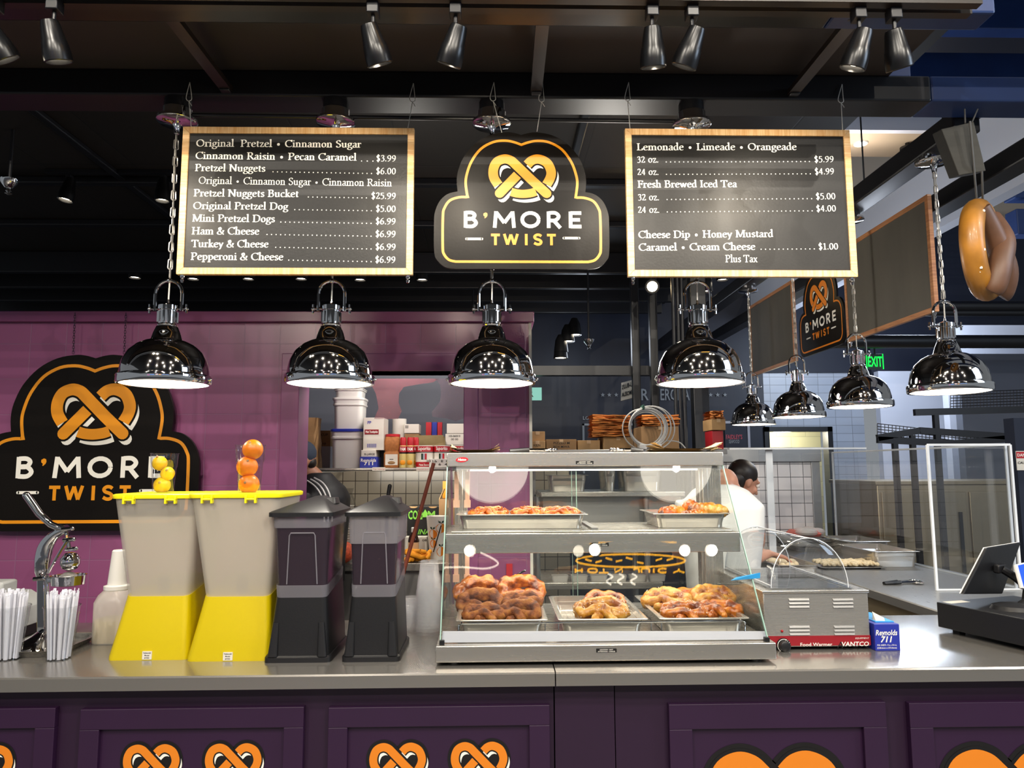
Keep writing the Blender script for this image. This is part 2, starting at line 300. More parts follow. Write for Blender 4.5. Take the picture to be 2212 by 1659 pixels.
def thing(name, label, cat, loc=(0, 0, 0), group=None, rz=0):
    o = bpy.data.objects.new(name, None); col.objects.link(o); o.location = loc; o.rotation_euler = (0, 0, rz); o.empty_display_size = .05
    WORLD[o.name] = Vector(loc); return tag(o, label, cat, group)
def single(mb, name, mats, label, cat, loc=(0, 0, 0), group=None, **k):
    """a thing that is one mesh, its origin moved to loc"""
    o = mb.build(name, mats, None, **k); L = Vector(loc)
    if L.length: o.data.transform(Matrix.Translation(-L)); o.location = L
    return tag(o, label, cat, group)
def struct(mb, name, mats, parent=None, **k):
    o = mb.build(name, mats, parent, **k)
    if parent is None: o['kind'] = 'structure'
    return o
def dup(root, loc, label=None, group=None, rz=None, scale=None, rot=None):
    r = root.copy(); col.objects.link(r); r.location = loc
    if rz is not None: r.rotation_euler = (0, 0, rz)
    if rot is not None: r.rotation_euler = rot
    if scale is not None: r.scale = scale if not isinstance(scale, (int, float)) else (scale,)*3
    if label: r['label'] = label
    if group: r['group'] = group
    for ch in list(root.children):
        c = ch.copy(); col.objects.link(c); c.parent = r
        for g in ch.children:
            d = g.copy(); col.objects.link(d); d.parent = c
    return r
def plane_y(x0, z0, Y, s=1):
    """2D drawing plane facing the customers: x right, y up, depth towards -Y"""
    return lambda x, y, t: Vector((x0+x*s, Y-t, z0+y*s))
def bfont(mb, text, size, fn, t, bold=0, shear=0, fit=None, center=True, sx=1):
    """plain sans text as flat faces; fn places (x, y, depth)"""
    cu = bpy.data.curves.new('t', 'FONT'); cu.body = text; cu.size = size; cu.offset = bold*size; cu.shear = shear; cu.resolution_u = 2
    o = bpy.data.objects.new('t', cu); me = o.to_mesh(); vs = [v.co.copy() for v in me.vertices]; fs = [tuple(p.vertices) for p in me.polygons]; o.to_mesh_clear(); bpy.data.objects.remove(o); bpy.data.curves.remove(cu)
    if not vs: return
    x0 = min(v.x for v in vs); x1 = max(v.x for v in vs); k = (fit/(x1-x0)) if fit else sx
    xm = (x0+x1)/2 if center else x0
    mb.add([fn((v.x-xm)*k, v.y, t) for v in vs], fs)
# ---------------------------------------------------------------- drawn letters (broad-nib serif and geometric sans)
def E_(cx, cy, rx, ry, a0=0, a1=360, n=18): return [(cx+rx*math.cos(math.radians(a0+(a1-a0)*i/n)), cy+ry*math.sin(math.radians(a0+(a1-a0)*i/n))) for i in range(n+1)]
def C_(*p): return [(q.x, q.y) for q in crom([(a, b, 0) for a, b in p], 5)]
def st(x, y0, y1, b=1, t=1, flag=0):
    o = [('s', [(x, y0), (x, y1)])]
    if b: o.append(('h', x, y0, .17))
    if t: o.append(('h', x, y1, .17))
    if flag: o.append(('q', x, y1))
    return o
def s_(p): return [('s', p)]
def h_(x, y, w=.13): return [('h', x, y, w)]
SER = {
 'O': (.96, s_(E_(.48, .48, .38, .45))), 'C': (.84, s_(E_(.5, .48, .4, .45, 48, 318))+s_([(.77, .98), (.77, .72)])), 'P': (.72, st(.2, 0, .96)+s_(C_((.2, .93), (.45, .94), (.62, .8), (.6, .6), (.42, .46), (.2, .46)))), 'R': (.82, st(.2, 0, .96)+s_(C_((.2, .93), (.45, .94), (.6, .8), (.58, .62), (.42, .49), (.2, .48)))+s_([(.4, .48), (.72, .04)])+h_(.76, 0, .1)),
 'B': (.78, st(.2, 0, .96)+s_(C_((.2, .93), (.42, .94), (.57, .84), (.55, .64), (.4, .52), (.2, .51)))+s_(C_((.4, .52), (.58, .46), (.66, .28), (.55, .06), (.35, .02), (.2, .03)))), 'D': (.92, st(.2, 0, .96)+s_(C_((.2, .93), (.5, .93), (.76, .76), (.8, .48), (.72, .18), (.48, .03), (.2, .03)))),
 'S': (.64, s_(C_((.54, .78), (.44, .92), (.28, .93), (.14, .8), (.17, .62), (.36, .5), (.52, .36), (.53, .16), (.38, .03), (.2, .04), (.1, .2)))), 'N': (.96, s_([(.18, 0), (.18, .96)])+s_([(.18, .94), (.78, .04)])+s_([(.78, .02), (.78, .96)])+h_(.18, 0)+h_(.15, .96, .15)+h_(.78, .96)), 'M': (1.14, s_([(.17, 0), (.2, .96)])+s_([(.2, .95), (.56, .06)])+s_([(.56, .06), (.92, .95)])+st(.96, 0, .96)+h_(.17, 0)+h_(.16, .96, .12)),
 'H': (.98, st(.2, 0, .96)+st(.77, 0, .96)+s_([(.2, .5), (.77, .5)])), 'T': (.8, st(.4, 0, .93, 1, 0)+s_([(.06, .93), (.74, .93)])+s_([(.07, .95), (.05, .74)])+s_([(.73, .95), (.75, .74)])), 'L': (.7, st(.2, 0, .96)+s_([(.2, .035), (.62, .035)])+s_([(.61, .03), (.64, .26)])), 'F': (.66, st(.2, 0, .96)+s_([(.2, .93), (.58, .93)])+s_([(.58, .95), (.6, .74)])+s_([(.2, .5), (.5, .5)])+s_([(.5, .62), (.5, .38)])), 'I': (.42, st(.21, 0, .96)),
 'a': (.54, s_(C_((.12, .5), (.2, .6), (.32, .6), (.4, .5), (.4, .3), (.4, .12), (.45, .04), (.54, .06)))+s_(C_((.4, .37), (.22, .32), (.1, .2), (.13, .06), (.26, .03), (.4, .14)))), 'c': (.52, s_(C_((.45, .5), (.36, .6), (.22, .58), (.11, .42), (.11, .2), (.22, .05), (.36, .03), (.48, .12)))), 'd': (.62, st(.46, .02, 1.04, 0, 0, 1)+h_(.5, .03, .09)+s_(C_((.46, .54), (.34, .61), (.2, .56), (.1, .38), (.11, .18), (.22, .03), (.36, .05), (.46, .16)))), 'e': (.55, s_([(.1, .36), (.47, .38)])+s_(C_((.47, .38), (.43, .54), (.31, .61), (.17, .55), (.1, .38), (.12, .18), (.23, .05), (.37, .03), (.5, .12)))),
 'g': (.56, s_(E_(.27, .42, .16, .19))+s_(C_((.38, .58), (.47, .6), (.56, .57)))+s_(C_((.2, .25), (.12, .17), (.16, .08), (.34, .04), (.48, -.03), (.5, -.14), (.4, -.26), (.22, -.28), (.08, -.2), (.07, -.1), (.18, .01)))), 'h': (.66, st(.16, 0, 1.04, 1, 0, 1)+s_(C_((.16, .46), (.26, .58), (.38, .6), (.48, .5), (.49, .34), (.49, 0)))+h_(.49, 0)), 'i': (.34, st(.17, 0, .62, 1, 0, 1)+[('d', .16, .86, .085)]), 'k': (.62, st(.16, 0, 1.04, 1, 0, 1)+s_([(.2, .28), (.46, .58)])+s_([(.26, .36), (.52, .03)])+h_(.55, 0, .1)+h_(.46, .6, .1)), 'l': (.34, st(.17, 0, 1.04, 1, 0, 1)),
 'm': (1.0, st(.16, 0, .62, 1, 0, 1)+s_(C_((.16, .46), (.26, .58), (.37, .6), (.47, .5), (.48, .34), (.48, 0)))+h_(.48, 0)+s_(C_((.48, .44), (.6, .58), (.7, .6), (.81, .5), (.82, .34), (.82, 0)))+h_(.82, 0)), 'n': (.66, st(.16, 0, .62, 1, 0, 1)+s_(C_((.16, .46), (.26, .58), (.38, .6), (.48, .5), (.49, .34), (.49, 0)))+h_(.49, 0)), 'o': (.59, s_(E_(.295, .315, .195, .285))), 'p': (.63, st(.16, -.28, .62, 1, 0, 1)+s_(C_((.16, .5), (.27, .6), (.4, .58), (.52, .42), (.51, .2), (.38, .04), (.26, .03), (.16, .1)))), 'r': (.46, st(.16, 0, .62, 1, 0, 1)+s_(C_((.16, .42), (.24, .56), (.34, .6), (.43, .57)))+[('d', .41, .53, .06)]), 's': (.46, s_(C_((.37, .5), (.3, .6), (.2, .6), (.11, .5), (.16, .38), (.3, .29), (.37, .18), (.31, .05), (.18, .03), (.09, .13)))), 't': (.4, s_(C_((.18, .78), (.18, .4), (.18, .14), (.25, .04), (.37, .09)))+s_([(.06, .6), (.36, .6)])), 'u': (.66, s_(C_((.15, .6), (.15, .3), (.17, .1), (.27, .03), (.38, .06), (.48, .16)))+st(.48, .02, .62, 0, 0, 1)+[('q', .15, .62)]+h_(.52, .03, .09)), 'w': (.86, s_([(.1, .6), (.29, .05)])+s_([(.29, .05), (.44, .58)])+s_([(.42, .6), (.6, .05)])+s_([(.6, .05), (.77, .6)])+h_(.1, .61, .1)+h_(.42, .61, .09)+h_(.77, .61, .09)), 'x': (.58, s_([(.1, .6), (.47, .02)])+s_([(.46, .6), (.11, .02)])+h_(.12, .61, .1)+h_(.46, .61, .09)+h_(.11, 0, .09)+h_(.47, 0, .1)), 'y': (.6, s_([(.1, .6), (.31, .06)])+s_(C_((.5, .6), (.3, .06), (.2, -.2), (.08, -.24)))+h_(.1, .61, .1)+h_(.49, .61, .09)), 'z': (.5, s_([(.08, .59), (.42, .59)])+s_([(.4, .6), (.08, .02)])+s_([(.07, .03), (.43, .03)])+s_([(.43, .02), (.45, .16)])+s_([(.08, .6), (.07, .46)])),
 '0': (.56, s_(E_(.28, .42, .19, .4))), '1': (.5, st(.26, 0, .82, 1, 0)+s_([(.1, .72), (.26, .82)])), '2': (.54, s_(C_((.1, .66), (.16, .8), (.3, .82), (.4, .7), (.38, .54), (.24, .28), (.08, .04)))+s_([(.08, .04), (.44, .04)])+s_([(.44, .02), (.47, .18)])), '3': (.52, s_(C_((.1, .68), (.18, .8), (.32, .8), (.39, .66), (.32, .5), (.2, .45)))+s_(C_((.22, .46), (.36, .42), (.43, .26), (.36, .06), (.22, 0), (.08, .04)))), '4': (.56, s_([(.36, 0), (.36, .82)])+s_([(.36, .82), (.06, .26)])+s_([(.05, .25), (.5, .25)])), '5': (.52, s_([(.15, .8), (.44, .8)])+s_([(.15, .8), (.12, .46)])+s_(C_((.12, .48), (.26, .52), (.4, .42), (.42, .22), (.32, .04), (.18, 0), (.07, .04)))), '6': (.56, s_(C_((.44, .82), (.26, .72), (.12, .48), (.1, .24), (.18, .04), (.32, .02), (.44, .16), (.44, .34), (.32, .46), (.18, .42), (.11, .28)))), '9': (.56, s_(C_((.11, 0), (.3, .1), (.43, .34), (.45, .6), (.37, .78), (.24, .8), (.11, .66), (.12, .48), (.24, .36), (.37, .4), (.44, .54)))),
 '$': (.54, s_(C_((.42, .68), (.32, .8), (.2, .78), (.12, .64), (.18, .5), (.34, .4), (.43, .26), (.38, .08), (.24, .02), (.1, .14)))+s_([(.27, -.12), (.27, .94)])), '&': (.86, s_(C_((.74, .5), (.66, .26), (.5, .06), (.3, .01), (.12, .1), (.1, .28), (.24, .46), (.42, .6), (.46, .78), (.36, .93), (.24, .86), (.24, .7), (.38, .44), (.58, .18), (.8, .02)))+s_([(.62, .52), (.84, .52)])), '.': (.26, [('d', .13, .07, .09)]), '•': (.7, [('d', .35, .36, .19)]), ' ': (.34, []),
}
def serif_text(mb, text, p0, p1, cap, fn, bold=True, t0=0):
    """one line of serif text between two points of the drawing plane"""
    T = .195 if bold else .14; th = .072 if bold else .06; adv = sum(SER[c][0] for c in text)
    p0, p1 = Vector(p0), Vector(p1); d = p1-p0; sx = d.length/adv; ux = d.normalized(); uy = Vector((-ux.y, ux.x)); x = 0; k = 0
    def wfun(pts, vert):
        o = []
        for i in range(len(pts)):
            a = pts[max(0, i-1)]; b = pts[min(len(pts)-1, i+1)]; an = math.atan2((b[1]-a[1])*cap, (b[0]-a[0])*sx)
            o.append(max(th, T*abs(math.sin(an-.24)))*cap)
        return o
    for c in text:
        a, strokes = SER[c]
        for q in strokes:
            k += 1; t = t0+(k % 7)*3e-5
            def W(u, v, x=x): return p0+ux*((x+u)*sx)+uy*(v*cap)
            if q[0] == 's': mb.ribbon([W(u, v) for u, v in q[1]], wfun(q[1], 1), fn, t)
            elif q[0] == 'h': mb.ribbon([W(q[1]-q[3], q[2]+(th/2 if q[2] < .3 else -th/2)), W(q[1]+q[3], q[2]+(th/2 if q[2] < .3 else -th/2))], th*1.15*cap, fn, t)
            elif q[0] == 'q': mb.ribbon([W(q[1]-.13, q[2]-.075), W(q[1]+.04, q[2]-.01)], th*1.5*cap, fn, t)
            else:
                r = q[3]*(1 if bold else .8); cc = W(q[1], q[2]); n = 10
                mb.add([fn(cc.x+r*cap*math.cos(6.2832*i/n), cc.y+r*cap*math.sin(6.2832*i/n), t) for i in range(n)], [tuple(range(n))])
        x += a
SAN = {'B': (.62, [[(.1, 0), (.1, 1)], C_((.1, .91), (.36, .91), (.48, .75), (.36, .54), (.1, .53)), C_((.1, .53), (.38, .53), (.54, .3), (.4, .09), (.1, .09))]), 'M': (1.0, [[(.1, 0), (.16, 1)], [(.16, .95), (.5, .3)], [(.5, .3), (.84, .95)], [(.84, 1), (.9, 0)]]), 'O': (1.0, [E_(.5, .5, .4, .41)]), 'R': (.7, [[(.1, 0), (.1, 1)], C_((.1, .91), (.4, .91), (.55, .7), (.4, .47), (.1, .46)), [(.32, .47), (.62, 0)]]), 'E': (.6, [[(.1, 0), (.1, 1)], [(.1, .91), (.56, .91)], [(.1, .5), (.5, .5)], [(.1, .09), (.56, .09)]]), 'T': (.66, [[(.33, 0), (.33, .95)], [(0, .9), (.66, .9)]]), 'W': (1.1, [[(.06, 1), (.3, .05)], [(.3, .05), (.55, .95)], [(.55, .95), (.8, .05)], [(.8, .05), (1.04, 1)]]), 'I': (.2, [[(.1, 0), (.1, 1)]]), 'S': (.62, [C_((.54, .8), (.42, .91), (.24, .91), (.11, .76), (.18, .58), (.42, .46), (.53, .3), (.46, .12), (.28, .08), (.08, .2))])}
def sans_letter(mb, c, x0, x1, y0, y1, fn, t, wt):
    a, st_ = SAN[c]
    for k, p in enumerate(st_): mb.ribbon([(x0+(x1-x0)*u/a, y0+(y1-y0)*v) for u, v in p], wt, fn, t+k*3e-5)
# ---------------------------------------------------------------- the pretzel badge (drawn once, units: its own width = 1)
def logo_paths():
    q = lambda pts: [((x-1150)/440., -(y-1130)/440.) for x, y in pts]
    L = [(a.x, a.y) for a in crom([(983, 1190, 0), (955, 1140, 0), (952, 1085, 0), (975, 1035, 0), (1022, 1014, 0), (1065, 1024, 0), (1095, 1050, 0)], 6)]+[(1200, 1155), (1297, 1246)]
    R = [(a.x, a.y) for a in crom([(1172, 1052, 0), (1205, 1022, 0), (1250, 1014, 0), (1302, 1040, 0), (1327, 1095, 0), (1322, 1140, 0), (1298, 1186, 0)], 6)]
    D = [(1108, 1122), (992, 1246)]
    Bt = [(a.x, a.y) for a in crom([(1066, 1236, 0), (1100, 1246, 0), (1145, 1250, 0), (1195, 1244, 0), (1228, 1233, 0)], 4)]
    return [q(L), q(R), q(D), q(Bt)]
LP = logo_paths()
def logo(fn0, scale, white, black, orange, t=.0008, blob=None):
    """returns three MBs: white echo, black keyline, coloured pretzel; fn0 maps plane units, scale = width"""
    wd = 62/440*scale; out = []
    for lay, (dx, dy, ww, ends, tt) in enumerate(((.042, -.066, wd, 1, t), (0, 0, wd*1.34, 0, 2*t), (0, 0, wd, 1, 3*t))):
        mb = MB()
        for i, p in enumerate(LP):
            pp = [((x+dx)*scale, (y+dy)*scale) for x, y in p]
            mb.ribbon(pp, ww if i != 3 else ww*.9, fn0, tt+i*4e-5)
            if i in (0, 2):
                e = pp[-1]; n = 14; mb.add([fn0(e[0]+ww/2*math.cos(6.2832*k/n), e[1]+ww/2*math.sin(6.2832*k/n), tt+i*4e-5+2e-5) for k in range(n)], [tuple(range(n))])
        out.append(mb)
    return out
# ================================================================ the setting
struct(MB().box(-9, 9, -9, 15, -.1, 0), 'floor', 'concrete', smooth=0)
CEZ = 3.62
struct(MB().box(-7, 2.12, 2.95, 9.2, CEZ, CEZ+.06), 'ceiling', 'black_ceiling', smooth=0)
struct(MB().box(-9, 9, -9, .9, 4.62, 4.7), 'ceiling_hall', 'black_ceiling', smooth=0)
struct(MB().box(-5, 1.63, 2.3, 2.86, 3.2, 3.23), 'ceiling_canopy', 'soffit', smooth=0)
# purple kitchen wall with a doorway; blocks are in the material
WY = 4.2; WT = .2; XL, XD0, XD1, XR = -4.2, -1.11, -.16, .2; ZT = 2.43; ZH = 2.15
wl = MB().box(XL, XD0, WY, WY+WT, 0, ZT).box(XD0, XD1, WY, WY+WT, ZH, ZT).box(XD1, XR, WY, WY+WT, 0, ZT)
struct(wl, 'wall_purple', 'purple', smooth=0)
struct(MB().box(XL, XR+.03, WY-.03, WY+WT+.03, ZT, ZT+.06), 'trim_1', 'purple_plain', bevel=.004)
dj = MB().box(XD0-.09, XD0+.012, WY-.02, WY+WT+.01, 0, ZH+.012).box(XD1-.012, XD1+.07, WY-.02, WY+WT+.01, 0, ZH+.012).box(XD0-.09, XD1+.07, WY-.021, WY+WT+.011, ZH, ZH+.1)
struct(dj, 'trim_2', 'purple_plain', bevel=.004)
struct(MB().box(XR, XR+.016, WY-.006, WY+WT+.006, 0, ZT), 'trim_3', 'white_card')
# kitchen back wall (tiled low, grey above), seen through the doorway
struct(MB().box(-3.5, .6, 5.95, 6.05, 0, 1.62), 'wall_kitchen', 'tile_kitchen', smooth=0)
struct(MB().box(-3.5, .02, 6.0, 6.1, 1.62, 2.42), 'wall_kitchen_upper', 'wall_grey', smooth=0)
# far walls
struct(MB().box(-9, 3.32, 9.0, 9.1, 0, 3.7), 'wall_navy', 'navy', smooth=0)
a = at(1692, 870, 9); b = at(1692, 922, 9.0); c = at(1905, 870, 9.0)
fw_ = MB().box(3.32, 4.55, 9.0, 9.1, b.z, 2.75).box(4.14, 4.55, 9.0, 9.1, 0, b.z)
struct(fw_, 'wall_far_tiled', 'tile_far', smooth=0)
struct(MB().box(3.3, 3.36, 8.97, 9.12, 0, b.z).box(4.08, 4.14, 8.97, 9.12, 0, b.z).box(3.3, 4.14, 8.97, 9.12, b.z-.06, b.z), 'door_1', 'black_steel', smooth=0)
struct(MB().box(3.2, 4.4, 9.9, 10.0, 0, 2.3), 'wall_cream', 'cream_block', smooth=0)
struct(MB().box(4.55, 9, 8.6, 8.7, 0, 2.72), 'wall_far_white', 'wall_white', smooth=0)
struct(MB().box(4.5, 9, 7.0, 7.1, 0, 2.68), 'wall_far_grey', 'wall_grey', smooth=0)
struct(MB().box(4.75, 9, 7.6, 7.7, 0, 3.08), 'wall_far_pale', 'wall_white', smooth=0)
struct(MB().box(4.55, 9, 8.75, 8.85, 2.6, 4.6), 'wall_far_black', 'navy_dark', smooth=0)
for i, (py, r_) in enumerate(((662, .05), (676, .03), (738, .06))):
    p_ = at(1950, py, 6.4); struct(MB().tube([(2.9, 6.4, p_.z), (9, 6.4, p_.z)], r_, 12), 'trim_%d' % (80+i), 'black_steel')
struct(MB().box(3.3, 4.6, 8.95, 9.1, 2.75, 3.6).box(2.1, 9, 9.1, 9.2, 3.5, 4.55), 'wall_upper_navy', 'navy_dark', smooth=0)
# white bulkhead over the hall on the right
struct(MB().box(3.2, 3.3, 2.4, 9.0, 3.3, 3.87), 'wall_bulkhead', 'wall_white', smooth=0)
# tiled low wall by the sinks
tw0 = at(1500, 1000, 6.2); tw1 = at(1765, 977, 6.2)
struct(MB().box(tw0.x, tw1.x, 6.2, 6.32, 0, 1.72), 'wall_low_tiled', 'tile_white', smooth=0)
struct(MB().box(tw0.x, tw1.x+.02, 6.17, 6.35, 1.64, 1.76), 'trim_4', 'steel_dull', bevel=.004)
struct(MB().box(tw1.x-.06, tw1.x+.012, 6.185, 6.33, 0, 1.64), 'trim_5', 'steel_dull', bevel=.003)
# ---- overhead steel
def beam(n, x0, x1, y0, y1, z0, z1, m): return struct(MB().box(x0, x1, y0, y1, z0, z1), n, m, bevel=.008, smooth=0)
beam('trim_6', -5, 1.8, 2.85, 3.0, 3.09, 3.2, 'black_steel')
beam('trim_7', -5, 1.1, 2.2, 2.3, 3.05, 3.23, 'lamp_black')
beam('trim_8', 1.1, 1.62, 2.2, 2.3, 3.05, 3.23, 'blue_steel')  # end of the front beam, bluish light on it put into the colour
beam('trim_14', 1.6, 1.7, 2.3, 2.4, 3.2, 3.9, 'blue_steel')
beam('trim_9', 1.6, 1.74, 2.88, 2.99, 3.2, 3.9, 'blue_steel')
beam('trim_10', 1.8, 3.6, 2.85, 3.0, 3.09, 3.2, 'blue_steel')  # right part of the rear beam, coloured blue for the light it catches
beam('trim_11', 1.98, 2.1, 3.0, 9.0, 3.03, 3.13, 'black_steel')
beam('trim_12', 2.4, 2.52, 2.6, 9.0, 2.98, 3.08, 'black_steel')
beam('trim_13', 1.72, 6, 2.25, 2.4, 3.28, 3.5, 'blue_steel')
for i, y in enumerate((5.0, 5.9, 6.8, 7.4, 8.0, 8.6)):
    beam('trim_%d' % (20+i), -6, 2.0, y, y+.07, 3.42 if i > 1 else 3.57, 3.62, 'black_steel')
for i, (x0, y0) in enumerate(((-2.6, 3.0), (-.9, 3.0), (.5, 3.0))):
    beam('trim_%d' % (30+i), x0, x0+.05, y0, 9.0, 3.585, 3.62, 'black_steel')
# mezzanine beyond the bulkhead
struct(MB().box(2.4, 9, 9.3, 12.5, 6.05, 6.15), 'ceiling_mezzanine', 'beige', smooth=0)
struct(MB().box(2.4, 9, 9.2, 9.3, 6.0, 6.35), 'trim_40', 'wall_white', smooth=0)
struct(MB().box(2.4, 9, 11.4, 11.5, 4.4, 6.05), 'wall_mezzanine', 'brown_wall', smooth=0)
for i, (z0, z1) in enumerate(((5.5, 5.62), (5.33, 5.42))): beam('trim_%d' % (41+i), 2.4, 5.6, 9.6, 9.7, z0, z1, 'blue_paint')
beam('trim_43', 4.6, 9, 6.2, 6.35, 3.62, 3.85, 'blue_steel')
beam('trim_44', 4.6, 9, 6.2, 6.35, 3.95, 4.02, 'blue_steel')
struct(MB().box(3.3, 9, 9.4, 9.5, 3.6, 4.6), 'wall_hall_upper', 'navy_dark', smooth=0)
struct(MB().box(1.7, 9, 3.4, 9.3, 6.3, 6.4), 'ceiling_hall_navy', 'navy_dark', smooth=0)
for i in range(5): beam('trim_%d' % (50+i), 1.75, 8, 3.6+i*.9, 3.75+i*.9, 5.6, 5.9, 'blue_steel')
# mesh railings of the mezzanine
def mesh_panel(p0, ux, uy, nx, ny, r, name, mt, label, cat):
    m = MB(); p0, ux, uy = Vector(p0), Vector(ux), Vector(uy)
    for i in range(nx+1): m.tube([p0+ux*(i/nx), p0+ux*(i/nx)+uy], r, 4)
    for j in range(ny+1): m.tube([p0+uy*(j/ny), p0+uy*(j/ny)+ux], r, 4)
    return single(m, name, mt, label, cat, p0)
mesh_panel((3.6, 9.65, 4.65), (1.7, 0, 0), (0, 0, .66), 28, 11, .006, 'mesh_railing', 'black_steel', 'black wire mesh railing under the bright blue bars of the upper floor', 'railing')
mesh_panel((4.05, 6.28, 4.05), (2.4, 0, 0), (0, 0, .85), 40, 14, .006, 'mesh_railing', 'black_steel', 'black wire mesh railing behind the hanging wooden pretzel', 'railing')
# lit shop behind that railing
struct(MB().box(4.4, 8, 8.9, 9.0, 4.5, 5.5), 'wall_mezzanine_lit', 'beige', smooth=0)
# ---- diagonal braces of the canopy
for k, ((x0, y0), (x1, y1), lab) in enumerate((((350, 10), (490, 192), 'brown black diagonal brace above the left menu board'), ((1174, 24), (1158, 198), 'brown black brace above the round pretzel sign'), ((1848, 35), (1712, 200), 'brown black diagonal brace above the right menu board'))):
    p, q = at(x0, y0, 2.24), at(x1, y1, 2.85); t = thing('steel_brace', lab, 'brace', p, 'braces of the canopy')
    m = MB().bar(p, q, .045, .022); m.build('strut', 'brown_steel', t)
    MB().box(q.x-.02, q.x+.02, q.y-.03, q.y, q.z-.02, q.z+.015).build('bracket', 'black_steel', t, bevel=.003)
# ---- lighting track and its spotlights
tz = at(1000, 8, 2.12).z
struct(MB().box(-4.5, 1.5, 2.09, 2.12, tz, tz+.03).box(-4.5, 1.5, 2.14, 2.17, tz, tz+.03), 'trim_60', 'brown_steel', smooth=0)
def track_head(name, top, axis, L, R, label, cat, group, lit=0, stem=.075):
    """can spotlight hanging from a track: clip, stem, body, face; axis is the pointing direction"""
    t = thing(name, label, cat, top, group); top = Vector(top); ax = Vector(axis).normalized()
    MB().box(top.x-.018, top.x+.018, top.y-.02, top.y+.02, top.z-.035, top.z+.012).build('track_clip', 'black_steel', t, bevel=.003)
    c = top+Vector((0, 0, -.035-stem)); MB().tube([top+Vector((0, 0, -.03)), c-ax*.0], .006, 8).build('stem', 'black_steel', t)
    q = ax.to_track_quat('Z', 'Y').to_matrix().to_4x4(); q.translation = c-ax*L*.35
    b = MB().lathe([(R*.45, -L*.02), (R*.6, 0), (R*.68, L*.1), (R*.86, L*.5), (R*.9, L*.52), (R*1.0, L*.8), (R*1.0, L*.98), (R*.92, L), (R*.86, L*.99), (R*.8, L*.82)], (0, 0, 0), 24, q); b.build('lamp_body', 'lamp_black', t)
    MB().lathe([(R*.8, L*.83), (R*.8, L*.85)], (0, 0, 0), 20, q).build('lamp_face', 'spot_glow' if lit else 'neon_white', t)
    return t, c, ax
G = 'track spotlights above the counter'
HEADS = [(-12, 20, (.45, .55, -1), 'left edge spotlight cut by the picture above the left menu board'), (118, 20, (.12, .35, -1), 'black track spotlight shining straight down left of the left menu board'), (806, 22, (.3, .45, -1), 'black track spotlight above the right half of the left menu board'), (984, 22, (-.35, .45, -1), 'black track spotlight above left of the round pretzel sign'), (1408, 24, (.08, .35, -1), 'black track spotlight above the left half of the right menu board'), (1494, 24, (-.35, .45, -1), 'black track spotlight tilted left beside the middle of the right menu board'), (1854, 28, (-.25, .35, -1), 'black track spotlight tilted left beside the diagonal brace on the right'), (1930, 28, (.32, .35, -1), 'rightmost black track spotlight, near the blue post')]
for k, (x, y, ax, lab) in enumerate(HEADS):
    p = at(x, y, 2.13); t, c, a_ = track_head('track_spotlight', (p.x, 2.13, tz), ax, .118, .04, lab, 'spotlight', G)
    tgt = {2: (-.75, 2.78, 2.5), 3: (.05, 2.78, 2.55), 4: (.75, 2.78, 2.55), 5: (.35, 2.7, 1.4), 6: (1.15, 2.78, 2.5), 7: (1.9, 2.9, 1.0), 1: (-1.25, 2.6, 1.0), 0: (-1.2, 4.1, 1.6)}[k]
    lamp('track_spot_lamp', 'SPOT', c+a_*.095, 27, (1, .87, .68), tgt, .03, 100, .9)
# spotlights further back under the ceiling
for k, (x, y, Y, ax, lab) in enumerate(((150, 383, 4.9, (-.12, -.1, -1), 'black spotlight on the rear track left of the left menu board'), (353, 383, 4.9, (0, 0, -1), 'black spotlight on the rear track half behind the chrome chain'))):
    p = at(x, y, Y); track_head('track_spotlight', p, ax, .16, .05, lab, 'spotlight', 'rear track spotlights', stem=.03)
pa, pb = at(100, 375, 4.9), at(380, 375, 4.9)
single(MB().box(pa.x, pb.x, 4.88, 4.92, pa.z, pa.z+.025), 'lighting_track', 'black_steel', 'short black lighting track left of the left menu board', 'lighting track', pa)
for k, (x, y, lab) in enumerate(((292, 585, 'black downlight under the ceiling left of the first chrome lamp'), (418, 588, 'black downlight just below the left corner of the left menu board'), (537, 588, 'lit black downlight under the left menu board, second from its left corner'), (651, 588, 'black downlight below the left menu board, left of the second chrome lamp'), (778, 590, 'black downlight under the left menu board, right of the second chrome lamp'), (912, 590, 'black downlight right of the lower right corner of the left menu board'), (1560, 590, 'lit downlight below the right menu board beside the fourth chrome lamp'), (1526, 615, 'lit downlight close behind the bail of the fourth chrome lamp'))):
    p = at(x, y, 6.9); t = thing('ceiling_downlight', lab, 'downlight', p, 'downlights under the black ceiling')
    MB().lathe([(.035, .12), (.05, .1), (.058, -.07), (.05, -.07), (.046, -.05)], p, 20).build('housing', 'black_plastic', t)
    MB().lathe([(.045, -.055), (.045, -.05)], p, 18).build('lamp_face', 'neon_white', t)
for k, (x, y, lab) in enumerate(((1241, 720, 'topmost lit spotlight of the far track right of the purple wall'), (1226, 734, 'second lit spotlight from the top of the far track'), (1212, 756, 'third spotlight of the far track, dim'), (1211, 770, 'lowest bright spotlight of the far track right of the purple wall'))):
    p = at(x, y, 7.6); t = thing('ceiling_downlight', lab, 'downlight', p, 'spotlights of the far track')
    MB().lathe([(.03, .16), (.06, .1), (.075, -.02), (.066, -.02), (.06, 0)], p, 18).build('housing', 'black_plastic', t)
    MB().lathe([(.06, -.012), (.06, -.006)], p, 16).build('lamp_face', 'neon_white', t)
p = at(1409, 619, 6.0); t = thing('bare_spotlight', 'glaring bright spotlight just under the left corner of the right menu board', 'spotlight', p)
q = Vector((-.15, -1, -.2)).to_track_quat('Z', 'Y').to_matrix().to_4x4(); q.translation = p
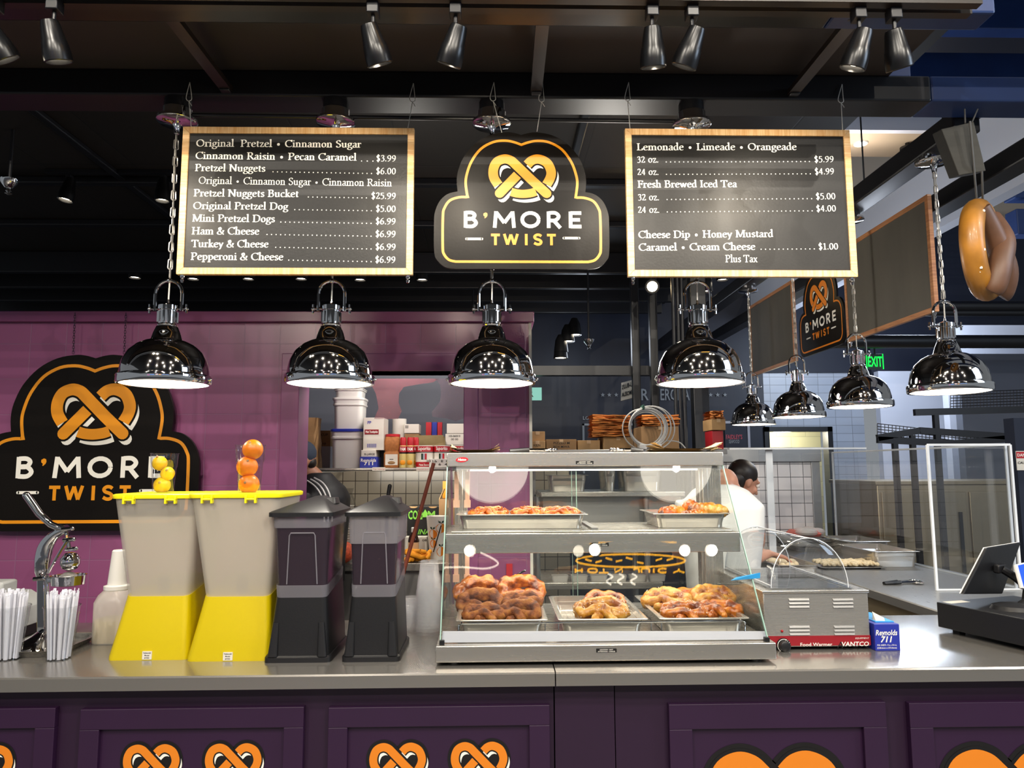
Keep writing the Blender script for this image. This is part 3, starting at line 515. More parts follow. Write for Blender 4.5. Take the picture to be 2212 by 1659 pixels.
MB().lathe([(.03, -.14), (.05, -.12), (.06, 0), (.05, 0)], (0, 0, 0), 20, q).build('housing', 'black_plastic', t); MB().lathe([(.045, -.006), (.04, .004), (.02, .008)], (0, 0, 0), 20, q).build('lamp_face', 'spot_glow', t)
MB().tube([p+Vector((0, .06, 0)), Vector((p.x, 6.06, CEZ))], .008).build('stem', 'black_steel', t)
for x, y, Y, lab in ((20, 395, 4.3, 'chrome sprinkler head hanging at the left edge of the picture'), (1272, 738, 6.6, 'small chrome sprinkler head under the ceiling right of the purple wall')):
    p = at(x, y, Y); t = thing('sprinkler', lab, 'sprinkler', p, 'ceiling sprinklers')
    MB().lathe([(.05, .02), (.045, .0), (.022, -.03), (.012, -.034)], p, 20).build('escutcheon', 'chrome', t); MB().lathe([(.012, -.034), (.016, -.05), (.006, -.06), (.02, -.066), (.004, -.075)], p, 14).build('deflector', 'chrome', t)
    MB().tube([p+Vector((0, 0, .02)), Vector((p.x, p.y, CEZ))], .01).build('pipe', 'black_steel', t)
# hall fittings behind the customers, mirrored in chrome and glass
for i, (x, y) in enumerate(HALL):
    t = thing('hall_downlight', 'round black hall downlight behind the customers', 'downlight', (x, y, 4.6), 'hall downlights'); p = Vector((x, y, 4.6))
    MB().lathe([(.09, .02), (.09, -.0), (.1, -.02), (.085, -.02), (.08, 0)], p, 16).build('housing', 'black_plastic', t)
# ================================================================ hanging pendants
def link(mb, c, L, w, r, turn):
    pts = []
    for i in range(14):
        a = 6.2832*i/14; u = w*math.cos(a); z = math.sin(a)*w+(L/2-w)*(1 if math.sin(a) > 0 else -1)
        pts.append(Vector(c)+Vector((u*math.cos(turn), u*math.sin(turn), z)))
    mb.tube(pts, r, 6, True)
ZR = 1.93; ZC = 3.0; PR = .166
lampT = thing('pendant_lamp', 'x', 'pendant lamp', (0, 0, ZR), 'chrome dome pendants')
dome = MB().lathe([(PR*.985, .012), (PR*.985, .02), (PR*.978, .05), (PR*.93, .088), (PR*.82, .124), (PR*.65, .151), (PR*.48, .166), (PR*.36, .172), (PR*.34, .176), (PR*.3, .2), (PR*.24, .225), (PR*.215, .228)], (0, 0, 0), 48, None, False, True); dome.build('dome', 'chrome_dome', lampT, local=True, smooth=60)
MB().lathe([(PR*.97, -.002), (PR*1.03, -.002), (PR*1.045, .003), (PR*1.045, .026), (PR*1.035, .031), (PR*1.0, .034), (PR*.98, .034)], (0, 0, 0), 48, None, False, False).build('rim_band', 'chrome', lampT, local=True)
MB().lathe([(PR*.972, .0), (PR*.8, .003), (PR*.3, .006)], (0, 0, 0), 40, cap0=False).build('reflector', 'diffuser', lampT, local=True)
nk = MB().lathe([(PR*.215, .226), (PR*.235, .232), (PR*.2, .238), (PR*.2, .29), (PR*.22, .293), (PR*.22, .31), (PR*.12, .316), (.006, .322), (.004, .335)], (0, 0, 0), 24)
for k in range(10):
    a = k*.628; nk.box(-.003, .003, PR*.19, PR*.235, .244, .286, Matrix.Rotation(a, 4, 'Z'))
nk.build('neck', 'chrome', lampT, local=True)
yk = MB().tube([(-.052, 0, .29), (-.052, 0, .36)]+[(.052*math.cos(math.pi-math.pi*i/12), 0, .36+.052*math.sin(math.pi*i/12)) for i in range(13)]+[(.052, 0, .29)], .0065, 10)
yk.tube([(-.078, 0, .298), (.078, 0, .298)], .005, 8).sphere((0, 0, .412), .011, 10, 8); yk.build('bail', 'chrome', lampT, local=True)
for sx in (-1, 1):
    MB().tube([(sx*.072, 0, .298-.018), (sx*.072, 0, .298+.018)], .0045, 8).sphere((sx*.072, 0, .298), .008, 10, 8).build('thumb_screw', 'chrome', lampT, local=True)
    MB().sphere((sx*PR*1.06, 0, .016), .006, 10, 8).box(min(sx*PR, sx*PR*1.05), max(sx*PR, sx*PR*1.05), -.004, .004, .012, .02).build('rim_clip', 'chrome', lampT, local=True)
ch = MB(); z = .425; k = 0
while z < ZC-ZR-.045: link(ch, (0, 0, z+.017), .042, .0085, .0026, .5 if k % 2 else 2.07); z += .0355; k += 1
ch.build('chain', 'chain_metal', lampT, local=True); MB().tube([(0, 0, .33), (.004, 0, .6), (-.004, 0, .9), (0, 0, ZC-ZR)], .003, 6).build('cord', 'wire', lampT, local=True)
H = ZC-ZR
MB().lathe([(.004, -.055), (.01, -.05), (.012, -.03), (.018, -.014), (.03, -.01), (.074, -.004), (.079, .0), (.079, .01), (.07, .014), (.058, .016), (.058, .05), (.05, .056)], (0, 0, H), 32).build('canopy', 'chrome', lampT, local=True)
MB().lathe([(.052, .05), (.052, .092)], (0, 0, H), 24).build('mounting_box', 'black_steel', lampT, local=True)
PL = [(-1.284, 2.9, 'chrome dome pendant leftmost of the front row, its chain beside the left menu board'), (-.644, 2.9, 'chrome dome pendant hanging below the middle of the left menu board'), (-.008, 2.9, 'chrome dome pendant hanging below the round pretzel sign'), (.817, 2.9, 'chrome dome pendant hanging below the middle of the right menu board'), (2.04, 3.25, 'largest chrome dome pendant at the far right, chain in front of the blank board'), (2.04, 4.07, 'chrome dome pendant beside the green exit sign'), (2.04, 4.9, 'chrome dome pendant second smallest, between two others on the right'), (2.04, 5.78, 'smallest chrome dome pendant, farthest back by the navy wall')]
for i, (x, y, lab) in enumerate(PL):
    if i == 0: lampT.location = (x, y, ZR); lampT['label'] = lab
    else: dup(lampT, (x, y, ZR), lab)
    if i < 5: lamp('pendant_bulb', 'SPOT', (x, y, ZR-.01), 6, (1, .94, .84), (x, y, 0), .015, 150, .5)
# conduit between the canopies
ca, cb = at(405, 249, 2.94), at(1490, 263, 2.94)
single(MB().tube([ca, cb], .009, 10), 'conduit_pipe', 'black_steel', 'black conduit pipe running behind the tops of the menu boards', 'pipe', ca)
# ================================================================ menu boards
def menu_board(c, w, h, rz, frame_mat, face_mat, label, group, facing=1):
    t = thing('menu_board', label, 'menu board', c, group, rz); f = .026; d = .022
    g = lambda x0, x1, z0, z1, m, n: MB().box(x0, x1, -d/2, d/2, z0, z1).build(n, m, t, local=True, bevel=.002)
    # mitred frame rails
    W, Hh = w/2, h/2
    for n, q in (('top_rail', [(-W, Hh), (-W+f, Hh-f), (W-f, Hh-f), (W, Hh)]), ('bottom_rail', [(-W, -Hh), (W, -Hh), (W-f, -Hh+f), (-W+f, -Hh+f)])):
        MB().plate(q, lambda x, y, tt: Vector((x, -tt, y)), -d/2, d/2).build('frame_rail', frame_mat[0], t, local=True, bevel=.0015)
    for q in ([(-W, Hh), (-W, -Hh), (-W+f, -Hh+f), (-W+f, Hh-f)], [(W, Hh), (W-f, Hh-f), (W-f, -Hh+f), (W, -Hh)]):
        MB().plate(q, lambda x, y, tt: Vector((x, -tt, y)), -d/2, d/2).build('frame_rail', frame_mat[1], t, local=True, bevel=.0015)
    MB().box(-W+f*.8, W-f*.8, -.005, .007, -Hh+f*.8, Hh-f*.8).build('board_face', face_mat, t, local=True, smooth=0)
    for x in (-W+.02, W-.02): MB().lathe([(.004, -.03), (.007, -.02), (.004, -.016), (.008, -.01), (.008, 0)], (x, 0, -Hh), 10).build('hook', 'chrome', t, local=True)
    return t
BY = 2.8
LB = menu_board((-.762, BY, 2.634), .9, .59, 0, ('oak_h', 'oak'), 'board', 'wood framed black menu board listing pretzels, hanging left of the round sign', 'hanging menu boards')
RB = menu_board((.97, BY, 2.634), .9, .6, 0, ('oak_h', 'oak'), 'board', 'wood framed black menu board listing lemonade, iced tea and dips', 'hanging menu boards')
TX = [
 [(0, 0, 1, 'Original  Pretzel • Cinnamon Sugar', 183, 240, 1703, 250), (0, 0, 1, 'Cinnamon Raisin • Pecan Caramel', 177, 354, 1660, 370), (3, 1706, 373, 1810, 374), (0, 0, 0, '$3.99', 1838, 375, 2023, 378), (0, 0, 1, 'Pretzel Nuggets', 172, 466, 822, 472), (23, 892, 472, 1797, 488), (0, 0, 0, '$6.00', 1836, 492, 2022, 496), (0, 0, 0, 'Original • Cinnamon Sugar • Cinnamon Raisin', 205, 582, 1985, 606), (0, 0, 1, 'Pretzel Nuggets Bucket', 160, 698, 1128, 706), (14, 1217, 704, 1750, 712), (0, 0, 0, '$25.99', 1792, 720, 2022, 724), (0, 0, 1, 'Original Pretzel Dog', 155, 815, 1030, 822), (18, 1092, 820, 1795, 830), (0, 0, 0, '$5.00', 1834, 838, 2020, 842), (0, 0, 1, 'Mini Pretzel Dogs', 147, 930, 910, 936), (21, 964, 934, 1793, 946), (0, 0, 0, '$6.99', 1832, 953, 2020, 957), (0, 0, 1, 'Ham & Cheese', 142, 1047, 765, 1050), (24, 837, 1048, 1793, 1064), (0, 0, 0, '$6.99', 1830, 1070, 2020, 1074), (0, 0, 1, 'Turkey & Cheese', 140, 1165, 850, 1168), (22, 917, 1166, 1793, 1182), (0, 0, 0, '$6.99', 1830, 1188, 2020, 1192), (0, 0, 1, 'Pepperoni & Cheese', 133, 1282, 986, 1286), (19, 1037, 1284, 1793, 1298), (0, 0, 0, '$6.99', 1828, 1306, 2018, 1310)],
 [(0, 0, 1, 'Lemonade • Limeade • Orangeade', 150, 275, 1622, 272), (0, 0, 0, '32 oz.', 152, 388, 353, 388), (34, 422, 382, 1738, 378), (0, 0, 0, '$5.99', 1782, 385, 1965, 383), (0, 0, 0, '24 oz.', 155, 502, 355, 502), (34, 424, 496, 1746, 491), (0, 0, 0, '$4.99', 1786, 497, 1968, 495), (0, 0, 1, 'Fresh Brewed Iced Tea', 158, 618, 1072, 614), (0, 0, 0, '32 oz.', 160, 735, 360, 735), (34, 430, 727, 1758, 719), (0, 0, 0, '$5.00', 1796, 726, 1980, 724), (0, 0, 0, '24 oz.', 160, 850, 362, 850), (34, 432, 841, 1763, 831), (0, 0, 0, '$4.00', 1800, 838, 1985, 836), (0, 0, 1, 'Cheese Dip • Honey Mustard', 165, 1082, 1407, 1072), (0, 0, 1, 'Caramel • Cream Cheese', 168, 1198, 1242, 1190), (13, 1294, 1184, 1783, 1181), (0, 0, 0, '$1.00', 1820, 1187, 2005, 1186), (0, 0, 0, 'Plus Tax', 965, 1304, 1262, 1303)]]
for brd, lines, (ox, oy) in ((LB, TX[0], (380, 260)), (RB, TX[1], (1340, 260))):
    lt = MB(); fn = lambda x, y, t: Vector((x, BY-.0056-t, y))
    bp = lambda u, v: (lambda p: (p.x, p.z))(at(ox+u/4.254, oy+v/4.254, BY-.006))
    cap = (at(600, 430, BY).z-at(600, 446.2, BY).z)
    for L in lines:
        if L[0] == 0: serif_text(lt, L[3], bp(L[4], L[5]), bp(L[6], L[7]), cap, fn, L[2] == 1)
        else:
            p, q = Vector(bp(L[1], L[2])), Vector(bp(L[3], L[4]))
            for i in range(L[0]):
                c = p.lerp(q, i/(L[0]-1)); r = .0024; lt.add([fn(c.x+r*math.cos(.785*j), c.y+r*math.sin(.785*j), 0) for j in range(8)], [tuple(range(8))])
    lt.build('lettering', 'ink_white', brd, smooth=0)
# blank boards over the side counter
for (y, lab) in ((3.93, 'blank grey back of the wood framed board nearest the right end'), (5.61, 'blank grey back of the wood framed board far behind, above the smallest pendants')):
    menu_board((2.15, y, 2.64), .9, .59, math.pi/2, ('oak_y', 'oak_y'), 'board_grey', lab, 'boards over the side counter')
# ================================================================ pretzel signs
def sign_outline(k=0):
    R = [(1135, 848), (1185, 834), (1240, 830), (1335, 848), (1430, 902), (1505, 990), (1545, 1085), (1556, 1160), (1550, 1234), (1612, 1250), (1665, 1298), (1696, 1375), (1701, 1450), (1698, 1640), (1672, 1700), (1622, 1738), (1560, 1747)] if k == 0 else [(1135, 916), (1180, 899), (1240, 888), (1318, 898), (1400, 946), (1460, 1030), (1490, 1115), (1498, 1180), (1486, 1272), (1540, 1273), (1600, 1295), (1634, 1345), (1644, 1400), (1644, 1600), (1636, 1650), (1604, 1688), (1560, 1700)]
    brk = {0, 8}
    out = []; seg = [R[0]]
    for i in range(1, len(R)):
        seg.append(R[i])
        if i in brk or i == len(R)-1: out += [(p.x, p.y) for p in crom([(a, b, 0) for a, b in seg], 4)][:-1]; seg = [R[i]]
    out.append(R[-1]); q = [((x-1135)/1000., -(y-1300)/1000.) for x, y in out]
    return q+[(-x, y) for x, y in q[::-1]][:-1]
def pretzel_sign(c, s, rz, label, group, depth=.012, dim=False):
    """plate with yellow line, pretzel badge and the shop's name; s = metres per unit"""
    t = thing('pretzel_sign', label, 'sign', c, group, rz); fn = lambda x, y, tt: Vector((x*s, -tt, y*s)); fq = lambda x, y, tt: Vector((x, -tt, y))
    MB().plate(sign_outline(0), fn, -depth, 0).build('panel', 'sign_black', t, local=True, smooth=30)
    yel = 'ink_orange' if dim else 'ink_yellow'
    MB().ribbon(sign_outline(1), .0165, fn, .0006, True).build('border_line', yel, t, local=True, smooth=0)
    q = lambda px, py: ((px-1135)/1000., -(py-1300)/1000.)
    lc = q(1150, 1130); f2 = lambda x, y, tt: Vector(((lc[0])*s+x, -tt, lc[1]*s+y))
    wh, bk, og = logo(f2, .44*s, 0, 0, 0)
    wh.build('pretzel_echo', 'ink_white', t, local=True, smooth=0); bk.build('pretzel_keyline', 'sign_black', t, local=True, smooth=0); og.build('pretzel', yel, t, local=True, smooth=0)
    m = MB()
    for ch_, x0, x1 in (('B', 757, 852), ('M', 944, 1100), ('O', 1124, 1258), ('R', 1294, 1396), ('E', 1436, 1527)):
        a, b = q(x0, 1476), q(x1, 1366); sans_letter(m, ch_, a[0], b[0], a[1], b[1], fn, .001, .0235)
    for x0, x1, y in ((770, 886, 1550), (1397, 1513, 1543)):
        a, b = q(x0+8, y), q(x1-8, y); m.ribbon([a, b], .0155, fn, .001)
        for e in (a, b): m.add([fn(e[0]+.0078*math.cos(.524*k), e[1]+.0078*math.sin(.524*k), .001) for k in range(12)], [tuple(range(12))])
    m.build('lettering', 'ink_white', t, local=True, smooth=0)
    m = MB()
    for ch_, x0, x1 in (('T', 936, 993), ('W', 1016, 1112), ('I', 1148, 1178), ('S', 1206, 1268), ('T', 1297, 1354)):
        a, b = q(x0, 1591), q(x1, 1516); sans_letter(m, ch_, a[0], b[0], a[1], b[1], fn, .001, .0175)
    ap = [q(x, y) for x, y in ((900, 1374), (911, 1378), (914, 1390), (910, 1402), (898, 1413), (894, 1412), (896, 1402), (887, 1394), (887, 1382))]
    m.add([fn(x, y, .001) for x, y in ap], [tuple(range(len(ap)))])
    m.build('lettering', yel, t, local=True, smooth=0)
    return t
SG = 'black pretzel shaped shop signs'
def sgn_at(px, py, Y): return at(740+px/2.962, py/2.962, Y)
k1 = (at(740+1700/2.962, 480, BY)-at(740+570/2.962+4, 480, BY)).x/1.13
c1 = sgn_at(1146, 1290, BY); pretzel_sign(c1, k1*1.0, 0, 'black pretzel sign hanging between the two lettered menu boards', SG)
cw = at(196, 959, 4.13); kw = (at(432, 968, 4.13)-at(-42, 968, 4.13)).x/1.13
pretzel_sign(cw, kw, 0, 'large black pretzel sign hung on the purple wall behind the juice squeezer', SG, .02)
cr = atx(1779, 690, 2.15); pretzel_sign((2.15, 4.76, 2.62), .6, -math.pi/2, 'black pretzel sign hung edge-on over the side counter between the blank boards', SG, .012, True)
# ---- wires and chains holding boards and signs
WR = [(410, 178, 413, 274, 1, 'steel wire loop at the left corner of the left menu board'), (893, 180, 881, 277, 1, 'steel wire loop at the right corner of the left menu board'), (1067, 178, 1084, 286, 1, 'steel wire loop on the left of the round pretzel sign'), (1172, 180, 1160, 284, 1, 'steel wire loop on the right of the round pretzel sign'), (1358, 178, 1361, 280, 1, 'steel wire loop at the left corner of the right menu board'), (1819, 182, 1820, 280, 1, 'steel wire loop at the right corner of the right menu board')]
for x0, y0, x1, y1, g, lab in WR:
    p, q = at(x0, y0, 2.842), at(x1, y1, BY); m = MB(); a = at(x0-2, y0+40, 2.835)
    m.tube([p]+crom([p, a+Vector((-.011, 0, .02)), a+Vector((-.008, 0, .004)), a, a+Vector((.01, 0, .006)), a+Vector((.009, 0, .025)), p], 5)[1:], .0016, 6); m.tube([a, q], .0017, 6); m.tube([a, a+Vector((.012, 0, -.02))], .0014, 5)
    single(m, 'hanging_wire', 'wire', lab, 'wire', q, 'wires holding the boards')
for x, lab in ((162, 'thin dark chain on the left of the wall mounted pretzel sign'), (272, 'thin dark chain on the right of the wall mounted pretzel sign')):
    p, q = at(x, 676, 4.14), at(x-4, 764, 4.14); m = MB(); n = int((p.z-q.z)/.014)
    for i in range(n): link(m, p.lerp(q, (i+.5)/n), .019, .0045, .0015, .3 if i % 2 else 1.9)
    single(m, 'sign_chain', 'purple_dark', lab, 'chain', q, 'chains of the wall sign')
# ================================================================ hanging wooden pretzel and slab
R45 = math.radians(47); pc = at(2122, 540, 2.78); t = thing('wooden_pretzel', 'large varnished wooden pretzel hanging edge-on at the right, dotted with salt', 'hanging pretzel', pc)
AX = Vector((math.sin(R45), math.cos(R45), 0)); NX = Vector((math.cos(R45), -math.sin(R45), 0)); X0 = lambda yy, zz, xx=0: pc+AX*yy+NX*xx+Vector((0, 0, zz))
ringp = [X0(.143*math.sin(a), .16*math.cos(a)-.0, 0) for a in [6.2832*i/22 for i in range(22)]]
MB().tube(crom(ringp, 3, True), .043, 16, True).build('loop', 'wood_pretzel', t)
for s in (-1, 1): MB().tube(crom([X0(s*.084, .143, .025), X0(s*.017, .025, .06+s*.01), X0(-s*.042, -.085, .063), X0(-s*.06, -.16, .047), X0(-s*.06, -.18, .034)], 5), [.032+.01*math.sin(3.14*i/20) for i in range(21)], 12).build('strand', 'wood_pretzel_dark', t)
sm = MB()
for i in range(22):
    a = random.uniform(0, 6.28); c = X0(.143*math.sin(a), .16*math.cos(a), 0); d = (-AX*random.uniform(-.2, 1.2)+NX*random.uniform(-.3, 1.1)+Vector((0, 0, random.uniform(-.6, .6)))).normalized(); sm.sphere(c+d*.043, (.006, .005, .006), 6, 4)
sm.build('salt_grains', 'salt', t)
a = at(2072, 318, 2.78); t = thing('slab_block', 'dark grey slab hanging at a tilt above the wooden pretzel', 'slab', a)
q4 = [at(2033, 279, 2.74), at(2104, 263, 2.72), at(2130, 369, 2.72), at(2071, 379, 2.74)]
MB().loft([[v for v in q4], [v+Vector((.015, .085, .02)) for v in q4]]).build('slab', 'slate', t, smooth=0, bevel=.003)
for (x0, y0, x1, y1) in ((2095, 262, 2110, 434), (2121, 370, 2123, 434)): MB().tube([at(x0, y0, 2.7), at((x0+x1)/2, (y0+y1)/2, 2.715), at(x1, y1, 2.76)], .004, 6).build('cord', 'cord', t)
MB().tube([at(2100, 264, 2.76), at(2112, 236, 2.87)], .003, 6).build('cord', 'cord', t)
MB().tube([at(2085, 266, 2.77), at(2084, 236, 2.87)], .003, 6).build('cord', 'cord', t)
# ================================================================ service counter
CZ = .95; CF = 2.455; CB = 3.3
for x0, x1, lab in ((-3.2, .193, 'brushed steel worktop of the front counter, left of the seam'), (.197, 3.4, 'brushed steel worktop of the front counter, right of the seam')):
    m = MB(); q = [(CF, CZ-.044), (CF, CZ-.006), (CF+.004, CZ-.001), (CF+.009, CZ), (CB, CZ), (CB, CZ-.03), (CF+.03, CZ-.03), (CF+.03, CZ-.044)]
    m.loft([[(x0, y, z) for y, z in q], [(x1, y, z) for y, z in q]]); single(m, 'counter_worktop', 'steel_top', lab, 'worktop', (x0 if x0 > 0 else x1, CF, 0), 'steel worktops')
m = MB(); q = [(2.0, .905), (2.0, .945), (2.006, .95), (2.85, .95), (2.85, .905)]
m.loft([[(x, CB+.002, z) for x, z in q], [(x, 6.1, z) for x, z in q]]); single(m, 'counter_worktop', steel('side_steel', '#9a9894', .32, (30, 2, 30), .1), 'long steel worktop of the side counter running back under the right pendants', 'worktop', (2.0, CB, 0), 'steel worktops')
PY = 2.5
pzt = lambda px, py: (lambda p: (p.x, p.z))(at(px, py, PY))
def counter_base(x0, x1, label, panels, decals, loc):
    t = thing('front_counter', label, 'counter', loc); MB().box(x0, x1, PY+.02, CB-.05, .08, CZ-.046).build('cabinet_body', 'purple_dark', t, smooth=0)
    MB().box(x0, x1, PY+.08, CB-.1, 0, .08).build('plinth', 'label_black', t, smooth=0)
    for (a, b, top, ia, ib, itop) in panels:
        xa, zt = pzt(a, top); xb = pzt(b, top)[0]; xi, zi = pzt(ia, itop); xj = pzt(ib, itop)[0]; zb = .16
        m = MB().box(xa, xb, PY-.004, PY+.02, zi, zt).box(xa, xb, PY-.004, PY+.02, zb, zb+(zt-zi)).box(xa, xi, PY-.004, PY+.02, zb+(zt-zi), zi).box(xj, xb, PY-.004, PY+.02, zb+(zt-zi), zi)
        m.build('panel_frame', 'purple_panel', t, bevel=.002, smooth=0)
        MB().box(xi-.005, xj+.005, PY+.012, PY+.021, zb, zi).build('panel', 'purple_panel', t, smooth=0)
    for (cx_, cy_, wpx) in decals:
        c = at(cx_, cy_, PY+.011); s = (at(cx_+wpx, cy_, PY+.011)-c).x; f = lambda x, y, tt, c=c: Vector((c.x+x, c.y-tt, c.z+y))
        wh, bk, og = logo(f, s, 0, 0, 0, .0006)
        bl = MB()
        for p in LP: bl.ribbon([(x*s, y*s) for x, y in p], .255*s, f, .0003)
        for p, i in ((LP[0], -1), (LP[2], -1)):
            e = p[i]; bl.add([f(e[0]*s+.127*s*math.cos(.4488*k), e[1]*s+.127*s*math.sin(.4488*k), .0003) for k in range(14)], [tuple(range(14))])
        hull = [(x*s, y*s) for x, y in LP[0][:14]+[(0, .1)]+LP[1][2:]+LP[3][::-1]]
        bl.add([f(x, y, .00035) for x, y in hull], [tuple(v) for v in tessellate_polygon([[Vector((x, y, 0)) for x, y in hull]])])
        d = bl.build('pretzel_decal', 'ink_black', t, smooth=0); WORLD[d.name] = WORLD[t.name]
        for mm, n, mt in ((wh, 'pretzel_echo', 'ink_white'), (bk, 'pretzel_keyline', 'ink_black'), (og, 'pretzel', 'ink_orange')):
            o = mm.build(n, mt, d, smooth=0)
    return t
counter_base(-3.2, .193, 'dark purple panelled counter front under the left worktop, small pretzel decals', [(-330, 121, 1534, -290, 76, 1577), (175, 657, 1532, 215, 613, 1576), (710, 1187, 1528, 751, 1143, 1571)], [(330, 1650, 122), (507, 1648, 122), (862, 1647, 122), (1038, 1645, 122), (-30, 1652, 122)], (-1.5, PY, 0))
counter_base(.395, 3.4, 'dark purple panelled counter front at the right with very large pretzel decals', [(1444, 1912, 1521, 1495, 1865, 1575), (1962, 2440, 1518, 2015, 2390, 1571)], [(1683, 1726, 292), (2195, 1722, 292)], (1.9, PY, 0))
single(MB().box(.197, .391, PY+.014, CB-.05, 0, CZ-.046), 'filler_panel', 'purple_dark', 'plain dark purple filler panel between the two panelled counter fronts', 'panel', (.29, PY, 0), smooth=0)
t = thing('side_counter', 'pale steel cabinet under the long side worktop', 'counter', (2.4, CB, 0)); MB().box(2.04, 2.8, CB, 6.08, .1, .9045).build('cabinet_body', 'tan_steel', t, smooth=0); MB().box(2.08, 2.76, CB+.05, 6.0, 0, .1).build('plinth', 'label_black', t, smooth=0)
# ================================================================ heated display case
CX0, CX1 = -.195, .94
bz = at(1300, 1392, 2.53).z; HY = 2.99; SF = 2.8; hz0, hz1 = at(1260, 1007, HY).z, at(1260, 977, HY).z; hx0, hx1 = at(965, 990, HY).x, at(1563, 990, HY).x
s0 = at(962, 1153, SF); s1 = at(1600, 1192, SF)
case = thing('heated_display_case', 'stainless heated display case with slanted glass on the counter', 'display case', (.37, 2.85, CZ))
MB().box(CX0, CX1, 2.53, 3.29, CZ+.012, bz).build('base', 'steel_h', case, bevel=.004)
for x in (CX0+.06, CX1-.06):
    for y in (2.57, 3.24): MB().lathe([(.02, 0), (.022, .012)], (x, y, CZ), 14).build('foot', 'black_plastic', case)
MB().box(hx0, hx1, HY, 3.29, hz0, hz1).build('header', 'steel_h', case, bevel=.003)
MB().box(hx0+.02, hx1-.02, HY+.02, 3.26, hz0-.012, hz0).build('lamp_housing', 'steel_dull', case)
MB().box(-.1, .85, 3.1, 3.13, hz0-.018, hz0-.012).box(-.1, .85, 3.19, 3.22, hz0-.018, hz0-.012).build('heat_strip', 'diffuser', case)
sh = MB().box(s0.x, s1.x, SF, 3.24, s1.z, s0.z).box(s0.x+.02, s1.x-.02, SF+.02, 3.22, s0.z, s0.z+.008); sh.build('upper_shelf', 'steel_h', case, bevel=.003)
MB().box(s0.x+.05, s1.x-.05, 2.88, 2.91, s1.z-.008, s1.z).box(s0.x+.05, s1.x-.05, 3.06, 3.09, s1.z-.008, s1.z).build('heat_strip', 'diffuser', case)
ux = at(1285, 1140, SF+.03); MB().box(ux.x-.012, ux.x+.012, SF+.03, 3.2, s0.z+.008, s0.z+.016).build('shelf_divider', 'steel_dull', case)
for x0, x1 in ((at(1515, 1100, 3.2).x, at(1562, 1100, 3.2).x), (hx0+.02, hx0+.075)):
    MB().box(x0, x1, 3.22, 3.28, bz, hz0).box(x0+.012, x0+.035, 3.21, 3.22, bz, hz0).build('rear_post', 'steel_v', case, bevel=.002)
for x0 in (-.165, -.12):
    for z0, z1 in ((bz+.12, s1.z-.02), (s0.z+.08, hz0-.02)): MB().box(x0, x0+.018, 3.1, 3.112, z0, z1).box(x0-.004, x0+.022, 3.098, 3.114, z0, z0+.03).build('door_handle', mat('pink_beige_plastic', '#e2b79c', .45) if 'pbp' not in MT else MT['pbp'], case); MT.setdefault('pbp', bpy.data.materials['pink_beige_plastic'])
A = Vector((0, 2.552, bz+.004)); B = Vector((0, HY+.012, hz0+.004)); gx0, gx1 = -.178, .918; gt = Vector((0, -.0055, .003))
q = lambda x, v, k=0: Vector((x, v.y, v.z))+gt*k
tx0, tx1 = hx0+.004, hx1-.004
def pane(mb, a, b, c, d, n): mb.loft([[a, b, c, d], [a+n, b+n, c+n, d+n]])
m = MB(); pane(m, q(gx0, A), q(gx1, A), q(tx1, B), q(tx0, B), gt); m.build('front_glass', 'glass', case, smooth=0)
m = MB().bar(q(gx1+.002, A), q(tx1+.002, B), .004, .007).bar(q(gx0-.002, A), q(tx0-.002, B), .004, .007); m.build('glass_edge', 'glass_edge', case)
for x, xt in ((gx0, tx0), (gx1-.004, tx1-.004)):
    m = MB(); n = Vector((.005, 0, 0)); pane(m, Vector((x, A.y+.006, A.z)), Vector((x, 3.26, A.z)), Vector((xt, 3.26, B.z)), Vector((xt, B.y+.006, B.z)), n); m.build('side_glass', 'glass', case, smooth=0)
m = MB().box(-.16, .36, 3.265, 3.27, bz, hz0).box(.34, .9, 3.275, 3.28, bz, hz0); m.build('rear_door', 'glass', case, smooth=0)
MB().box(.358, .361, 3.263, 3.272, bz, hz0).box(.339, .341, 3.273, 3.282, bz, hz0).build('door_edge', 'glass_edge', case)
p0, p1 = at(954, 1391, 2.565), at(1655, 1391, 2.565); p2, p3 = at(956, 1364, 2.6), at(1652, 1364, 2.6)
for p in (p0, p1): p.z = max(p.z, bz+.003)
m = MB(); pane(m, p0, p1, Vector((p3.x, 2.59, p3.z)), Vector((p2.x, 2.59, p2.z)), Vector((0, .006, .002))); m.build('ticket_rail', 'white_strip', case, smooth=0)
for x in (gx0+.004, gx1-.004): MB().box(x-.008, x+.008, 2.54, 2.556, bz, bz+.014).build('glass_clip', 'black_plastic', case)
lz = bz+.006
for (cx_, cy_, Y, w_) in ((1263, 999, HY-.001, 38), (1295, 1176, SF-.001, 40), (1310, 1405, 2.529, 44)):
    c = at(cx_, cy_, Y); w2 = (at(cx_+w_/2, cy_, Y)-c).x; s = MB().box(c.x-w2, c.x+w2, Y-.0005, Y+.0003, c.z-.0062, c.z+.0062); b = s.build('warning_label', 'label_black', case, smooth=0)
    tx = MB(); f = lambda dz: (lambda x, y, tt: Vector((c.x+x, Y-.0009, c.z+dz+y)))
    bfont(tx, 'CAUTION - HOT', .0052, f(.0008), 0, .01, 0, w2*1.3); bfont(tx, 'ATTENTION - CHAUD', .0052, f(-.005), 0, .01, 0, w2*1.7); tx.build('lettering', 'ink_white', b, smooth=0)
c = at(998, 993, HY-.001); m = MB().plate(circ(.025, 28, 0, 0, .0102), lambda x, y, tt: Vector((c.x+x, HY-tt, c.z+y+x*.06)), 0, .0015); b = m.build('maker_badge', 'red', case)
tx = MB(); bfont(tx, 'Hatco', .0135, lambda x, y, tt: Vector((c.x+x, HY-.0025, c.z+y-.004)), 0, .02, .3, .034); tx.build('lettering', 'ink_white', b, smooth=0)
